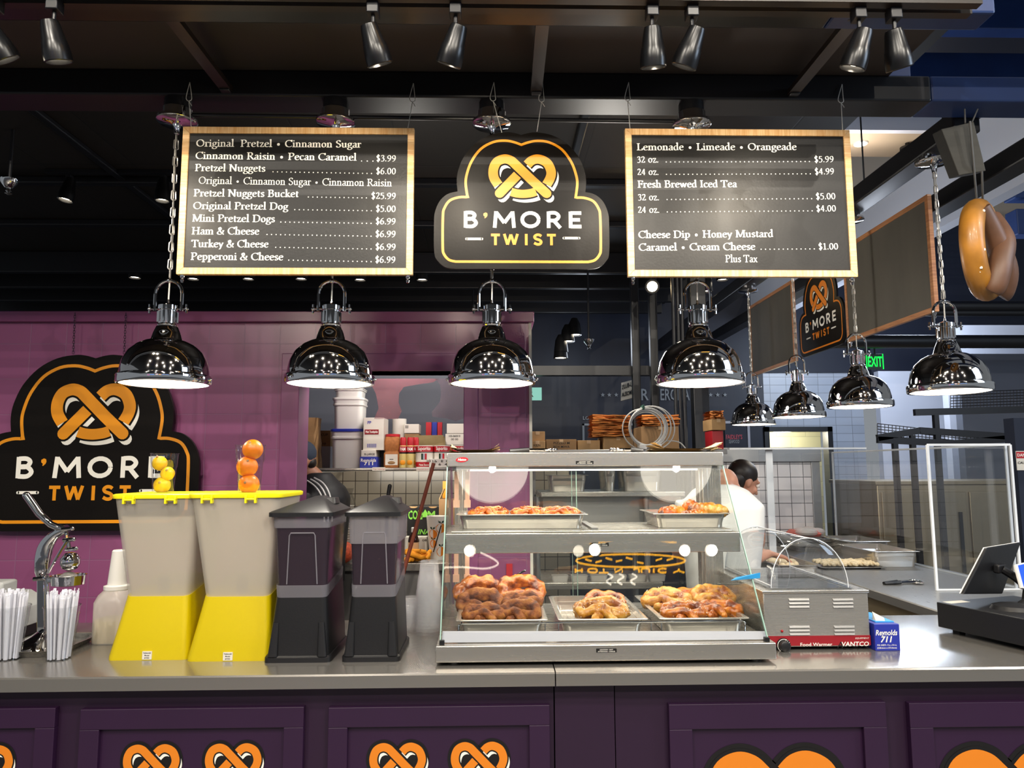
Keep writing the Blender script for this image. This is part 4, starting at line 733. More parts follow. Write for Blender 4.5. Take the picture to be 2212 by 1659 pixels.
lamp('case_heat_lamp', 'AREA', (.36, 3.16, hz0-.025), 2.2, (1, .86, .68), (.36, 3.16, 0), .9, size_y=.12)
lamp('case_heat_lamp', 'AREA', (.36, 2.97, s1.z-.015), 2.0, (1, .86, .68), (.36, 2.97, 0), .9, size_y=.12)
# wire rack in front of the pans
m = MB(); r0, r1 = at(1000, 1347, 2.615), at(1603, 1346, 2.615); zr = r0.z; zb = bz
m.tube([(r0.x-.012, 2.63, zb), (r0.x-.012, 2.62, zr-.006), (r0.x, 2.615, zr), (r1.x, 2.615, zr), (r1.x+.012, 2.62, zr-.006), (r1.x+.012, 2.63, zb)], .0028, 8)
for px in (990, 1178, 1207, 1408, 1430, 1598):
    x = at(px, 1350, 2.6).x; m.tube([(x, 2.606, zb), (x, 2.609, zr-.002)], .0022, 6)
m.tube([(r0.x, 2.615, zr), (r0.x, 3.08, zr)], .0025, 6); m.tube([(r1.x, 2.615, zr), (r1.x, 3.08, zr)], .0025, 6)
single(m, 'wire_pan_rack', 'chrome', 'chrome wire rack along the front of the lower pans in the display case', 'rack', (.3, 2.62, zb))
# ---- pans
def pan(w, d, h, name='food_pan', rim=.016):
    m = MB(); rr = .028; m.loft([ring(rrect(w-.05, d-.05, rr), 0), ring(rrect(w-.04, d-.04, rr), h*.62), ring(rrect(w-.034, d-.034, rr), h*.66), ring(rrect(w-.032, d-.032, rr), h-.004), ring(rrect(w-.002, d-.002, .018), h-.003), ring(rrect(w, d, .018), h-.001), ring(rrect(w-.004, d-.004, .018), h), ring(rrect(w-.034, d-.034, rr), h), ring(rrect(w-.036, d-.036, rr), h*.66), ring(rrect(w-.054, d-.054, rr), .003)]); return m
panmt = steel('pan_steel', '#c9c4bc', .2, (3, 3, 20), .08)
def put_pan(w, d, h, loc, label, rz=0, group='steel food pans'):
    o = pan(w, d, h).build('food_pan', panmt); o.location = loc; o.rotation_euler.z = rz; return tag(o, label, 'food pan', group)
PZ = bz+.002; ph = .056
def pan_x(a, b, y, Y): return (at(a, y, Y).x+at(b, y, Y).x)/2, at(b, y, Y).x-at(a, y, Y).x
low = []
for a, b, lab in ((984, 1184, 'left steel pan on the lower deck, heaped with cinnamon pretzels'), (1206, 1402, 'middle steel pan on the lower deck holding two salted pretzels on a wire grid'), (1426, 1622, 'right steel pan on the lower deck, full of glossy pale pretzels')):
    cxx, ww = pan_x(a, b, 1334, 2.64); put_pan(ww, .49, ph, (cxx, 2.64+.245, PZ), lab); low.append(cxx)
g = MB()
for i in range(9): g.tube([(low[1]-.1+i*.025, 2.7, PZ+.012), (low[1]-.1+i*.025, 3.05, PZ+.012)], .0012, 5)
for y in (2.7, 2.87, 3.05): g.tube([(low[1]-.11, y, PZ+.011), (low[1]+.11, y, PZ+.011)], .0015, 5)
single(g, 'wire_grid', 'chrome', 'wire draining grid inside the middle lower pan', 'grid', (low[1], 2.87, PZ+.01))
UZ = s0.z+.009
cxx, ww = pan_x(984, 1272, 1113, 2.88); put_pan(ww, .3, .055, (cxx, 3.03, UZ), 'wide shallow steel pan on the upper shelf holding pecan pretzels'); upl = cxx
cxx, ww = pan_x(1412, 1580, 1112, 2.88); put_pan(ww, .3, .055, (cxx, 3.03, UZ), 'small steel pan on the upper shelf holding wrapped pretzel dogs'); upr = cxx
# ---- pretzels
def pretzel_mesh(name, seed, fat=.022, salt=None, crumbs=0):
    rnd = random.Random(seed); pts = []
    for i in range(40):
        u = i/39; a = -2.55+5.1*u
        if u < .16 or u > .84:
            sgn = 1 if u < .16 else -1; k = (u/.16) if u < .16 else ((1-u)/.16)
            pts.append(Vector((sgn*(.03-.05*k)*1.0, -.048+.06*k, .028+.012*math.sin(k*3.1)*sgn)))
        else:
            v = (u-.16)/.68; an = math.radians(215-250*v) if False else None
            ang = math.pi*(1.18-1.36*v); x = -.078*math.cos(ang-math.pi)*-1; y = .052*math.sin(ang)+.012
            x = .08*math.cos(ang); y = .058*math.sin(ang)-.012*math.exp(-(x/.02)**2)+.004
            pts.append(Vector((x, y, .02)))
    # smooth the join between strands and loop
    for _ in range(2): pts = [pts[0]]+[(pts[i-1]+pts[i]*2+pts[i+1])/4 for i in range(1, 39)]+[pts[-1]]
    rad = [fat*(.75+.45*math.sin(math.pi*i/39))*(1+rnd.uniform(-.07, .07)) for i in range(40)]
    m = MB().tube([p+Vector((rnd.uniform(-.002, .002), rnd.uniform(-.002, .002), rnd.uniform(-.002, .002))) for p in pts], rad, 12)
    m.sphere(pts[0], rad[0]*1.05, 10, 8); m.sphere(pts[-1], rad[-1]*1.05, 10, 8)
    return m, pts, rad
def pretzel(name, mt, label, loc, rot, s, seed, fat=.022, salt=0, salt_mt='salt', group=None, gr=.0016, cat='pretzel'):
    m, pts, rad = pretzel_mesh(name, seed, fat); o = m.build(name, mt, smooth=60); sb = o.modifiers.new('s', 'SUBSURF'); sb.levels = 1; sb.render_levels = 1; dm_ = o.modifiers.new('lumps', 'DISPLACE'); dm_.texture = LUMPS; dm_.texture_coords = 'GLOBAL'; dm_.strength = .026; dm_.mid_level = .5
    tag(o, label, cat, group); o.location = loc; o.rotation_euler = rot; o.scale = (s,)*3
    if salt:
        rnd = random.Random(seed+99); g = MB()
        for _ in range(salt):
            i = rnd.randrange(3, 37); d = Vector((rnd.uniform(-1, 1), rnd.uniform(-1, 1), rnd.uniform(.1, 1))).normalized(); c = pts[i]+d*rad[i]*.98
            g.sphere(c, gr*rnd.uniform(.7, 1.4), 5, 3)
        c = g.build('topping', salt_mt, o, local=True); c['kind'] = 'stuff'
    return o
R_ = math.radians
LUMPS = bpy.data.textures.new('lumps', 'CLOUDS'); LUMPS.noise_scale = .035; LUMPS.noise_depth = 2
PG = 'pretzels in the display case'
for k, (px, py, Y, rx, rz, s, mt, lab, salt, fat) in enumerate([
 (1036, 1280, 3.0, 62, 0, .98, 'bread_gold', 'golden baked pretzel standing at the back left of the left lower pan', 0, .026),
 (1124, 1276, 3.0, 58, 14, .95, 'bread_gold', 'golden pretzel with torn glossy crust at the back right of the left lower pan', 0, .027),
 (1040, 1304, 2.88, 50, -6, .94, 'bread_cin', 'cinnamon dusted pretzel propped in the middle left of the left lower pan', 0, .024),
 (1130, 1300, 2.86, 16, 24, .88, 'bread_cin', 'dark cinnamon pretzel lying flat across the right of the left lower pan', 0, .02),
 (1046, 1326, 2.76, 22, 8, .84, 'bread_cin', 'cinnamon pretzel lying at the front left of the left lower pan', 0, .022),
 (1124, 1322, 2.76, 36, -20, .84, 'bread_cin', 'yellowish cinnamon pretzel leaning at the front right of the left lower pan', 0, .024),
 (1306, 1300, 2.9, 22, 6, .86, 'bread_gold', 'reddish salted pretzel on top of the other in the middle lower pan', 90, .023),
 (1300, 1322, 2.78, 22, 0, 1.05, 'bread_pale', 'wide salt grained pretzel lying at the front of the middle lower pan', 160, .022),
 (1440, 1298, 2.92, 24, -18, .95, 'bread_pale', 'long pale pretzel lying at the back left of the right lower pan', 40, .024),
 (1490, 1292, 2.98, 26, 5, .8, 'bread_orange', 'orange tinted pretzel at the middle back of the right lower pan', 40, .026),
 (1540, 1292, 2.94, 26, 12, .92, 'bread_pale', 'plump pale pretzel at the back right of the right lower pan', 30, .027),
 (1478, 1322, 2.78, 26, 0, .86, 'bread_gold', 'seed topped brown pretzel at the front left of the right lower pan', 120, .023),
 (1552, 1318, 2.8, 18, -24, .88, 'bread_gold', 'dark glossy pretzel slanting at the front right of the right lower pan', 20, .021)]):
    c = at(px, py, Y); pretzel('baked_pretzel', mt, lab, (c.x, c.y, c.z-.02), (R_(rx), 0, R_(rz)), s, k+1, fat, salt, 'salt', PG)
for k, (px, lab) in enumerate(((1056, 'pecan crusted pretzel at the left of the wide upper pan'), (1146, 'pecan crusted pretzel in the middle of the wide upper pan'), (1210, 'pecan crusted pretzel at the right of the wide upper pan'))):
    c = at(px, 1112, 3.0); pretzel('pecan_pretzel', 'bread_orange', lab, (c.x, 3.0, UZ+.03), (R_(14), 0, R_(-8+10*k)), .82, 30+k, .022, 300, 'pecan', 'pecan pretzels', .0032)
def pretzel_dog(label, loc, rot, L, R, mt, twist=7, ends=True):
    t = thing('pretzel_dog', label, 'pretzel dog', loc, 'pretzel dogs on the upper shelf'); t.rotation_euler = rot
    path = [(L*(i/40-.5), .3*R*math.sin(twist*i/40*6.28), .3*R*math.cos(twist*i/40*6.28)) for i in range(41)]
    MB().tube(path, [R*(.8+.22*math.sin(math.pi*i/40)+.07*math.sin(i*twist*.157*6.28)) for i in range(41)], 14).build('dough_wrap', mt, t, local=True, smooth=60)
    if ends: MB().tube([(-L*.58, 0, 0), (L*.58, 0, 0)], R*.55, 10).sphere((L*.58, 0, 0), R*.55, 10, 6).sphere((-L*.58, 0, 0), R*.55, 10, 6).build('sausage', 'sausage', t, local=True)
    return t
for px, py, Y, rz, ry, L, R, mt, lab in ((1530, 1103, 3.01, -4, 5, .12, .026, 'bread_pale', 'long browned pretzel dog lying on top in the small upper pan'), (1492, 1098, 3.07, 70, 0, .08, .028, 'bread_orange', 'orange twisted pretzel dog standing behind in the small upper pan'), (1452, 1108, 2.98, 30, 0, .09, .024, 'bread_orange', 'orange ridged pretzel dog at the left of the small upper pan'), (1500, 1114, 2.94, 8, 0, .08, .02, 'bread_gold', 'shiny brown pretzel dog at the front of the small upper pan')):
    c = at(px, py, Y); pretzel_dog(lab, c, (0, R_(ry), R_(rz)), L, R, mt)
# blue tape on the glass edge
m = MB().loft([[at(1577, 1254, 2.72), at(1642, 1245, 2.66), at(1642, 1252, 2.66), at(1582, 1248, 2.72)], [v+Vector((0, .001, .001)) for v in (at(1577, 1254, 2.72), at(1642, 1245, 2.66), at(1642, 1252, 2.66), at(1582, 1248, 2.72))]])
single(MB().hexa([at(1578, 1254, 2.75), at(1642, 1249, 2.66), at(1642, 1249, 2.664), at(1578, 1254, 2.754)], [at(1590, 1247, 2.75), at(1642, 1237, 2.66), at(1642, 1237, 2.664), at(1590, 1247, 2.754)]), 'blue_tape', 'light_blue', 'strip of bright blue tape at the right edge of the display case glass', 'tape', at(1640, 1250, 2.66), smooth=0)
# ================================================================ things on top of the case
HZ = hz1+.0005
def paper_stack(name, label, a, b, n, mt, Y, seed, cat='paper', hw=.05):
    rnd = random.Random(seed); t = thing(name, label, cat, (at((a+b)/2, 970, Y).x, Y, HZ)); xa, xb = at(a, 970, Y).x, at(b, 970, Y).x
    for i in range(n):
        dx, dy, dr = rnd.uniform(-.012, .012), rnd.uniform(-.012, .012), rnd.uniform(-.1, .1); k = Matrix.Translation(((xa+xb)/2+dx, Y+dy, HZ+.0012+i*.0022)) @ Matrix.Rotation(dr, 4, 'Z')
        m = MB(); L = (xb-xa)/2; vs = []
        for u in range(9):
            for v in (-1, 1): x = -L+2*L*u/8; vs.append(k @ Vector((x, v*hw, (.026*max(0, (abs(u-4)-2)/2)**2*(1 if rnd.random() > .3 else .4))*(i+1)/n)))
        m.add(vs, [(2*u, 2*u+1, 2*u+3, 2*u+2) for u in range(8)]); top = [v+Vector((0, 0, .0012)) for v in vs]; m.add(top, [(2*u+2, 2*u+3, 2*u+1, 2*u) for u in range(8)]); m.build('sheet', mt, t)
    return t
paper_stack('waxed_paper_pile', 'loose pile of tan waxed papers on the left of the case top', 975, 1078, 6, 'paper', 3.12, 3)
paper_stack('waxed_paper_pile', 'flat pile of tan waxed papers on the right of the case top', 1404, 1548, 7, 'paper', 3.12, 5)
def tongs(label, p, rz, L, black, loc_z):
    t = thing('tongs', label, 'tongs', p, 'serving tongs', rz)
    for s in (-1, 1):
        m = MB(); m.tube([(-L*.5, s*.004, .006), (-L*.1, s*.014, .012), (L*.3, s*.017, .012)], [.006, .007, .008], 6)
        for i in range(7): a = i/6*3.1416; m.sphere((L*.36+.03*math.sin(a)*.9, s*.017+.024*math.cos(a), .012), .0075, 7, 5)
        m.loft([ring(circ(.03, 12, L*.36, s*.017, .022), .008), ring(circ(.032, 12, L*.36, s*.017, .024), .014)])
        m.build('arm', 'chrome', t, local=True)
        MB().tube([(-L*.52, s*.004, .008), (-L*.1, s*.014, .013)], [.009, .010], 8).build('grip', 'black_plastic' if black else 'steel', t, local=True)
    return t
p = at(1152, 970, 3.12); tongs('steel tongs with black grips on the case top beside the left papers', (p.x, 3.12, HZ), .1, .19, True, 0)
p = at(1356, 970, 3.12); tongs('black gripped tongs lying on the case top before the cable coil', (p.x, 3.12, HZ), 3.0, .12, True, 0)
# ================================================================ drink dispensers
def frac(a, b, k): return a+(b-a)*k
def yellow_dispenser(label, fl, fr, Y0, D, zt, tag_txt, fill, group='yellow lemonade dispensers'):
    x0 = atz(fl, 1426, CZ).x; x1 = atz(fr, 1426, CZ).x; w = x1-x0; cx_ = (x0+x1)/2; cy_ = Y0+D/2
    t = thing('drink_dispenser', label, 'drink dispenser', (cx_, cy_, CZ), group); Z = zt-CZ
    rr = lambda k, dd, z, r=.03, ox=0, oy=0: [(x+ox, y+oy, z) for x, y in rrect(w*k, dd, r)]
    wt = 1.12; dt = D*1.06
    # base: flares outward to the foot, slopes up at the back
    zb = Z*.37
    b = rr(1, D, 0, .025); tp = [(x*.79+.012, y*.9+.012, zb+(y+D/2)/D*.045) for x, y, _ in rr(1, D, 0, .03)]
    MB().loft([b, [(x*.995, y*.995, .012) for x, y, _ in b], [((a[0]*.5+c[0]*.5), (a[1]*.5+c[1]*.5), c[2]*.5) for a, c in zip(b, tp)], tp], True, True).build('base', 'yellow', t, local=True)
    k0 = .79
    lo = [(x*k0*.99+.012, y*.89+.012, zb-.0+(y+D/2)/D*.045) for x, y, _ in rr(1, D, 0, .03)]; hi = rr(wt*.96, dt*.97, Z-.012, .03, .004)
    n = 5; rings = [[(frac(a[0], c[0], i/n), frac(a[1], c[1], i/n), frac(a[2], c[2], i/n)) for a, c in zip(lo, hi)] for i in range(n+1)]
    MB().loft(rings, False, False).build('tank', 'tank', t, local=True)
    if fill:
        sc_ = lambda r, s_: [(x*s_, y*s_, z) for x, y, z in r]
        kk = int(n*fill+.5); MB().loft([sc_(rings[0], .93)]+[sc_(rings[i], .95) for i in range(1, kk+1)]).build('lemonade', 'lemonade', t, local=True)
    MB().loft([rr(wt, dt, Z-.016, .03, .004), rr(wt*1.01, dt*1.01, Z-.01, .03, .004), rr(wt*1.01, dt*1.01, Z-.003, .03, .004), rr(wt*.97, dt*.97, Z, .03, .004)]).build('lid', 'yellow_lid', t, local=True)
    for fx in (-.3, .22):
        MB().box(fx*w-.02, fx*w-.013, -dt/2-.012, -dt/2+.004, Z-.034, Z-.006).box(fx*w+.013, fx*w+.02, -dt/2-.012, -dt/2+.004, Z-.034, Z-.006).tube([(fx*w-.02, -dt/2-.008, Z-.02), (fx*w+.02, -dt/2-.008, Z-.02)], .004, 8).build('lid_hinge', 'yellow_lid', t, local=True, bevel=.001)
    MB().lathe([(.005, -.03), (.018, -.026), (.02, 0), (.015, .02)], (.02, -D*.3, Z*.45), 16).build('valve_core', 'black_plastic', t, local=True)
    lx = -.0; lb = MB().box(lx-.016, lx+.016, -D/2-.0012, -D/2+.002, .003, .03).build('sticker', 'white_card', t, local=True, smooth=0)
    tx = MB(); f = lambda dz: (lambda x, y, tt: Vector((lx+x, -D/2-.0016, dz+y)))
    for s_, dz in (('Tablecraft', .0225), ('Model', .0145), (tag_txt, .0065)): bfont(tx, s_, .0065, f(dz), 0, .02, 0)
    tx.build('lettering', 'ink_black', lb, local=True, smooth=0)
    return t
zt = at(350, 1066, 2.7).z
yellow_dispenser('left yellow based dispenser of lemonade, lemons in the cup on its lid', 231, 405, 2.655, .3, zt, '#1022', .8)
zt2 = at(520, 1064, 2.7).z
yellow_dispenser('right yellow based dispenser of lemonade, oranges in the cup on its lid', 405, 586, 2.63, .3, zt2, '#1022', 1.0)
def black_dispenser(label, fl, fr, Y0, D, zt, level, group='black iced tea dispensers'):
    x0 = atz(fl, 1433, CZ).x; x1 = atz(fr, 1433, CZ).x; w = x1-x0; cx_ = (x0+x1)/2
    t = thing('drink_dispenser', label, 'drink dispenser', (cx_, Y0+D/2, CZ), group); Z = zt-CZ
    rr = lambda k, dk, z, r=.022, ox=0: [(x+ox, y, z) for x, y in rrect(w*k, D*dk, r)]
    zb = Z*.375
    MB().loft([rr(1, 1, 0, .02), rr(1, 1, .016, .02), rr(.965, .97, .022, .02)]).box(-w*.28, w*.28, -D/2+.001, -D/2+.02, .0, .018).build('foot_plinth', 'black_plastic', t, local=True)
    slope = lambda r: [(x, y, z+(y+D/2)/D*.04) for x, y, z in r]
    MB().loft([rr(.93, .95, .02), slope(rr(.78, .9, zb, .02, .004))]).build('base', 'black_plastic', t, local=True)
    for s in (-1, 1): MB().loft([[(s*w*.37+x, -D*.475+y, .02) for x, y in rrect(.034, .022, .009)], [(s*w*.34+x, -D*.455+y, zb*.62) for x, y in rrect(.02, .012, .005)]]).build('base_rib', 'black_plastic', t, local=True)
    n = 6; lo = slope(rr(.77, .89, zb, .02, .004)); hi = rr(.88, .98, Z*.87, .024)
    rings = [[(frac(a[0], c[0], i/n), frac(a[1], c[1], i/n), frac(a[2], c[2], i/n)) for a, c in zip(lo, hi)] for i in range(n+1)]
    MB().loft(rings, True, False).build('tank', 'clear_tank', t, local=True)
    inn = lambda k: [(frac(a[0], c[0], k)*.955, frac(a[1], c[1], k)*.955, frac(a[2], c[2], k)) for a, c in zip(lo, hi)]
    lev = [(x, y, Z*(.375+.495*level)) for x, y, z in inn(level)]
    MB().loft([[(x*.985, y*.985, z) for x, y, z in hi], [(x*1.004, y*1.004, z) for x, y, z in hi], [(frac(a[0], c[0], level)*1.004, frac(a[1], c[1], level)*1.004, Z*(.375+.495*level)) for a, c in zip(lo, hi)]], False, False).build('upper_wall', 'frost_band', t, local=True)
    MB().loft([[(x*1.004, y*1.004, z) for x, y, z in lo], [(frac(a[0], c[0], .15)*1.004, frac(a[1], c[1], .15)*1.004, frac(a[2], c[2], .15)) for a, c in zip(lo, hi)]], False, False).build('lower_wall', 'frost_band', t, local=True)
    MB().loft([inn(.13), inn(.3), inn(min(.6, level-.05)), lev]).build('iced_tea', 'tea', t, local=True)
    m = MB(); pth = [(-.2*w, -.5*D-.0, Z*.46), (-.17*w, -.478*D-.004, Z*.755), (-.15*w, -.48*D-.004, Z*.77), (.2*w, -.48*D-.004, Z*.77), (.22*w, -.478*D-.004, Z*.755), (.26*w, -.5*D, Z*.46)]
    pth = [(x, frac(-D*.445, -D*.49, (z/Z-.375)/.495)-.001, z) for x, y, z in pth]; m.tube(pth, .0022, 8); m.build('moulded_rib', 'frost_band', t, local=True)
    l0 = rr(.99, 1.06, Z*.87, .02); l1 = rr(.99, 1.06, Z*.895, .02); ap = [(x*.12+w*.1, y*.2+D*.12, Z*.985) for x, y, z in l0]
    md = [(x*.93, y*.95, Z*.903) for x, y, z in l1]
    MB().loft([l0, l1, md, ap]).build('lid', 'black_plastic', t, local=True)
    MB().loft([[(x+w*.22, y+D*.16, Z*.935) for x, y in rrect(w*.3, D*.3, .012)], [(x+w*.22, y+D*.16, Z*.972) for x, y in rrect(w*.26, D*.24, .012)]]).build('lid_handle', 'black_plastic', t, local=True)
    return t
zk = at(680, 1078, 2.78).z
black_dispenser('black dispenser of iced tea filled nearly to its lid, beside the yellow ones', 568, 712, 2.6, .32, zk+.02, .86)
black_dispenser('black dispenser of iced tea half empty, beside the clear cups', 735, 862, 2.6, .3, zk+.02, .66)
# ---- cups with fruit on the yellow lids
def cup(h, r0, r1, mt='clear_cup', name='plastic_cup', parent=None, loc=None, lip=.003):
    m = MB().lathe([(r0, 0), (r0*1.02, .004), (frac(r0, r1, .55), h*.62), (frac(r0, r1, .62)+.002, h*.66), (r1, h-.004), (r1+lip, h-.003), (r1+lip, h), (r1-.001, h)], (0, 0, 0), 32, None, True, False); return m
def fruit_cup(px, py, lid_z, label, cat, fr, fmt, fname, flab, h, r0, r1):
    c = atz(px, py, lid_z+.001); o = cup(h, r0, r1).build('plastic_cup', 'clear_cup'); o.location = (c.x, c.y, lid_z+.0005); tag(o, label, 'cup', 'fruit filled cups')
    for (fx, fy, r, el, lab) in fr:
        q = at(fx, fy, c.y); t = thing(fname, lab, cat, q, flab)
        t.rotation_euler = (random.uniform(.6, 1.4), random.uniform(-.6, .6), 0)
        prof = [(.001, -r*el), (r*.3, -r*.93), (r*.62, -r*.75), (r*.9, -r*.38), (r, 0), (r*.92, r*.36), (r*.66, r*.72), (r*.32, r*.93), (.001, r*(2*el-1))] if el > 1.02 else [(r*math.cos(a), r*math.sin(a)) for a in [-1.57+3.14*i/12 for i in range(13)]]
        MB().lathe(prof, (0, 0, 0), 22).build('peel', fmt, t, local=True, smooth=60); MB().sphere((0, 0, r*(2*el-1) if el > 1.02 else r), (.005, .005, .003), 8, 5).build('stem_end', 'kraft_dark', t, local=True)
cz1 = at(350, 1064, 2.78)
fruit_cup(352, 1063, zt, 'clear cup of three lemons on the left yellow dispenser lid', 'lemon', [(345, 1001, .028, 1.08, 'top lemon in the cup on the left yellow dispenser'), (362, 1023, .026, 1.08, 'middle lemon, stem end forward, in the cup on the left dispenser'), (350, 1048, .031, 1.08, 'lowest lemon in the cup on the left yellow dispenser')], 'lemon_fruit', 'lemon', 'lemons in a cup', .145, .036, .048)
fruit_cup(538, 1063, zt2, 'clear cup of three oranges on the right yellow dispenser lid', 'orange', [(546, 971, .0365, 1, 'top orange poking out of the cup on the right dispenser'), (534, 1008, .0375, 1, 'middle orange in the cup on the right yellow dispenser'), (538, 1046, .0365, 1, 'lowest orange in the cup on the right yellow dispenser')], 'orange_fruit', 'orange', 'oranges in a cup', .17, .037, .052)
# ---- straws
sw = None
for cpx, lab, lab2 in ((18, 'clear cup of wrapped straws at the left edge of the counter', 'paper wrapped straw standing in the leftmost cup'), (127, 'clear cup of wrapped straws in front of the juice squeezer', 'paper wrapped straw standing in the cup before the squeezer')):
    c = atz(cpx, 1424, CZ); o = cup(.18, .038, .056).build('plastic_cup', 'clear_cup'); o.location = (c.x, c.y, CZ+.0005); tag(o, lab, 'cup', 'cups of straws')
    for i in range(48):
        rr_ = math.sqrt(random.random())*.033; a = random.uniform(0, 6.28); b = Vector((c.x+rr_*math.cos(a), c.y+rr_*math.sin(a), CZ+.005)); k = 1.5
        tpz = random.uniform(.215, .238)
        e = Vector((c.x+rr_*k*math.cos(a), c.y+rr_*k*math.sin(a), CZ+tpz))
        if sw is None: sw = MB().tube([(0, 0, 0), (0, 0, .18), (0, 0, .222)], .0042, 7).box(-.0045, .0045, -.001, .001, .222, .232).build('wrapped_straw', 'straw'); q = sw
        else: q = sw.copy(); col.objects.link(q)
        q.location = b; d = (e-b); q.rotation_euler = d.to_track_quat('Z', 'Y').to_euler(); q.scale = (1, 1, d.length/.232); tag(q, lab2, 'straw', 'straws in the leftmost cup' if cpx < 50 else 'straws in the cup before the squeezer')
# ---- citrus squeezer on its tray
def ptz(px, py, Y): return at(px, py, Y)
ty = 2.82; tc_ = atz(118, 1395, CZ)
o = MB().loft([ring(rrect(.2, .26, .05), 0), ring(rrect(.235, .3, .06), .022), ring(rrect(.245, .31, .06), .024), ring(rrect(.23, .295, .058), .023), ring(rrect(.195, .255, .05), .003)]).build('serving_tray', 'steel'); o.location = (tc_.x, ty+.02, CZ+.0005); tag(o, 'shallow steel tray under the juice squeezer', 'tray')
sqx = at(95, 1390, ty).x; sq = thing('citrus_squeezer', 'polished lever citrus squeezer standing in a steel tray', 'juicer', (sqx, ty, CZ+.006))
Q = lambda px, py, dy=0: at(px, py, ty+dy)
MB().loft([[(sqx-.03+x, ty+y, CZ+.006) for x, y in rrect(.14, .2, .05)], [(sqx-.03+x, ty+y, CZ+.02) for x, y in rrect(.13, .18, .05)], [(sqx-.02+x, ty+.02+y, CZ+.05) for x, y in rrect(.06, .08, .03)], [(sqx-.01+x, ty+.03+y, CZ+.07) for x, y in rrect(.03, .04, .013)]]).build('base', 'chrome', sq)
MB().bar(Q(92, 1365, .03), Q(92, 1240, .03), .026, .03).bar(Q(99, 1365, .03), Q(100, 1240, .03), .012, .02).build('column', 'chrome', sq, bevel=.004)
cr_ = crom([Q(92, 1245, .02), Q(92, 1215, .02), Q(100, 1180, .02), Q(120, 1155, .01), Q(146, 1142, .0)], 5)
MB().tube(cr_, [.02, .022, .024, .026, .026, .027, .028, .028, .028, .028, .027, .026, .024, .022, .02, .018, .018, .017, .016, .016, .016], 12).build('frame_arm', 'chrome', sq)
MB().tube([Q(104, 1238, -.03), Q(122, 1205, -.035), Q(143, 1170, -.03)], .005, 8).build('link_rod', 'chrome', sq)
MB().tube([Q(150, 1190, -.01), Q(146, 1165, -.01), Q(142, 1145, -.01), Q(128, 1135, -.01)], .007, 8).build('toggle', 'chrome', sq)
MB().tube([Q(57, 1070), Q(85, 1110), Q(110, 1133), Q(140, 1145)], [.0135, .013, .012, .013], 12).sphere(Q(57, 1070), .0135, 10, 8).build('lever_handle', 'chrome', sq)
for (px, py) in ((147, 1143), (150, 1166), (155, 1186), (86, 1250)): MB().tube([Q(px-13, py+1, -.02), Q(px+8, py-1, -.022)], .0075, 10).sphere(Q(px+9, py-1, -.022), .008, 8, 6).build('pivot_bolt', 'chrome', sq)
c = Q(152, 1213); MB().lathe([(.006, .034), (.02, .03), (.033, .012), (.034, -.008), (.026, -.024), (.012, -.032)], c, 20).build('press_cup', 'chrome', sq)
c = Q(148, 1250); MB().lathe([(.03, -.028), (.056, -.02), (.058, .012), (.06, .013), (.054, .012), (.048, -.01), (.03, -.012)], c, 28).build('strainer_bowl', 'chrome', sq); MB().lathe([(.036, -.012), (.03, .012), (.016, .022), (.006, .026)], c, 20).build('reamer', 'steel', sq)
MB().bar(Q(105, 1252, .01), Q(135, 1254, .0), .02, .02).build('bowl_bracket', 'chrome', sq, bevel=.003)
o = cup(.12, .026, .034).build('plastic_cup', 'clear_cup'); c = atz(150, 1388, CZ); o.location = (Q(150, 1300).x, ty, CZ+.028-.02); tag(o, 'empty clear cup on the tray under the squeezer bowl', 'cup')
# ---- white jug
c = atz(232, 1392, CZ); jg = thing('plastic_jug', 'milky plastic jug with a tall white cap beside the left yellow dispenser', 'jug', (c.x, c.y+.05, CZ))
rr = lambda w_, z, r=.03: ring(rrect(w_, w_, r), z)
MB().loft([rr(.125, 0), rr(.132, .008, .035), rr(.132, .15, .035), rr(.12, .175, .05), rr(.085, .195, .04)]).build('bottle', 'milky', jg, local=True)
MB().loft([rr(.12, .003), rr(.126, .008, .035), rr(.126, .085, .035)]).build('syrup', mat('syrup', '#cdbb86', .3), jg, local=True)
MB().lathe([(.042, .19), (.047, .195), (.047, .208), (.036, .212)], (0, 0, 0), 26).build('collar', 'white_plastic', jg, local=True); MB().lathe([(.035, .21), (.024, .338), (.02, .342)], (0, 0, 0), 24).build('cap', 'white_plastic', jg, local=True)
# ---- grey machine and yellow folder at the left edge
t = thing('label_printer', 'grey plastic machine half cut off at the left edge, behind the straws', 'machine', (at(20, 1300, 3.05).x, 3.05, CZ)); gx = t.location.x
MB().loft([[(gx-.14+x, 3.06+y, CZ+.05) for x, y in rrect(.5, .26, .04)], [(gx-.14+x, 3.06+y, CZ+.12) for x, y in rrect(.47, .24, .04)], [(gx-.16+x, 3.08+y, CZ+.165) for x, y in rrect(.38, .16, .03)]]).build('housing', 'grey_plastic', t, bevel=.003)
MB().box(gx-.25, gx+.0, 3.0, 3.1, CZ+.16, CZ+.215).build('paper_cover', 'grey_plastic', t, bevel=.01); MB().box(gx-.35, gx+.08, 2.96, 3.16, CZ, CZ+.05).build('foot', 'black_plastic', t, bevel=.005)
c = atz(62, 1352, CZ); single(MB().box(c.x-.1, c.x+.06, 2.93, 3.2, CZ+.052-.05, CZ+.012), 'yellow_folder', 'yellow', 'bright yellow folder lying behind the squeezer', 'folder', (c.x, 3, CZ), bevel=.002)
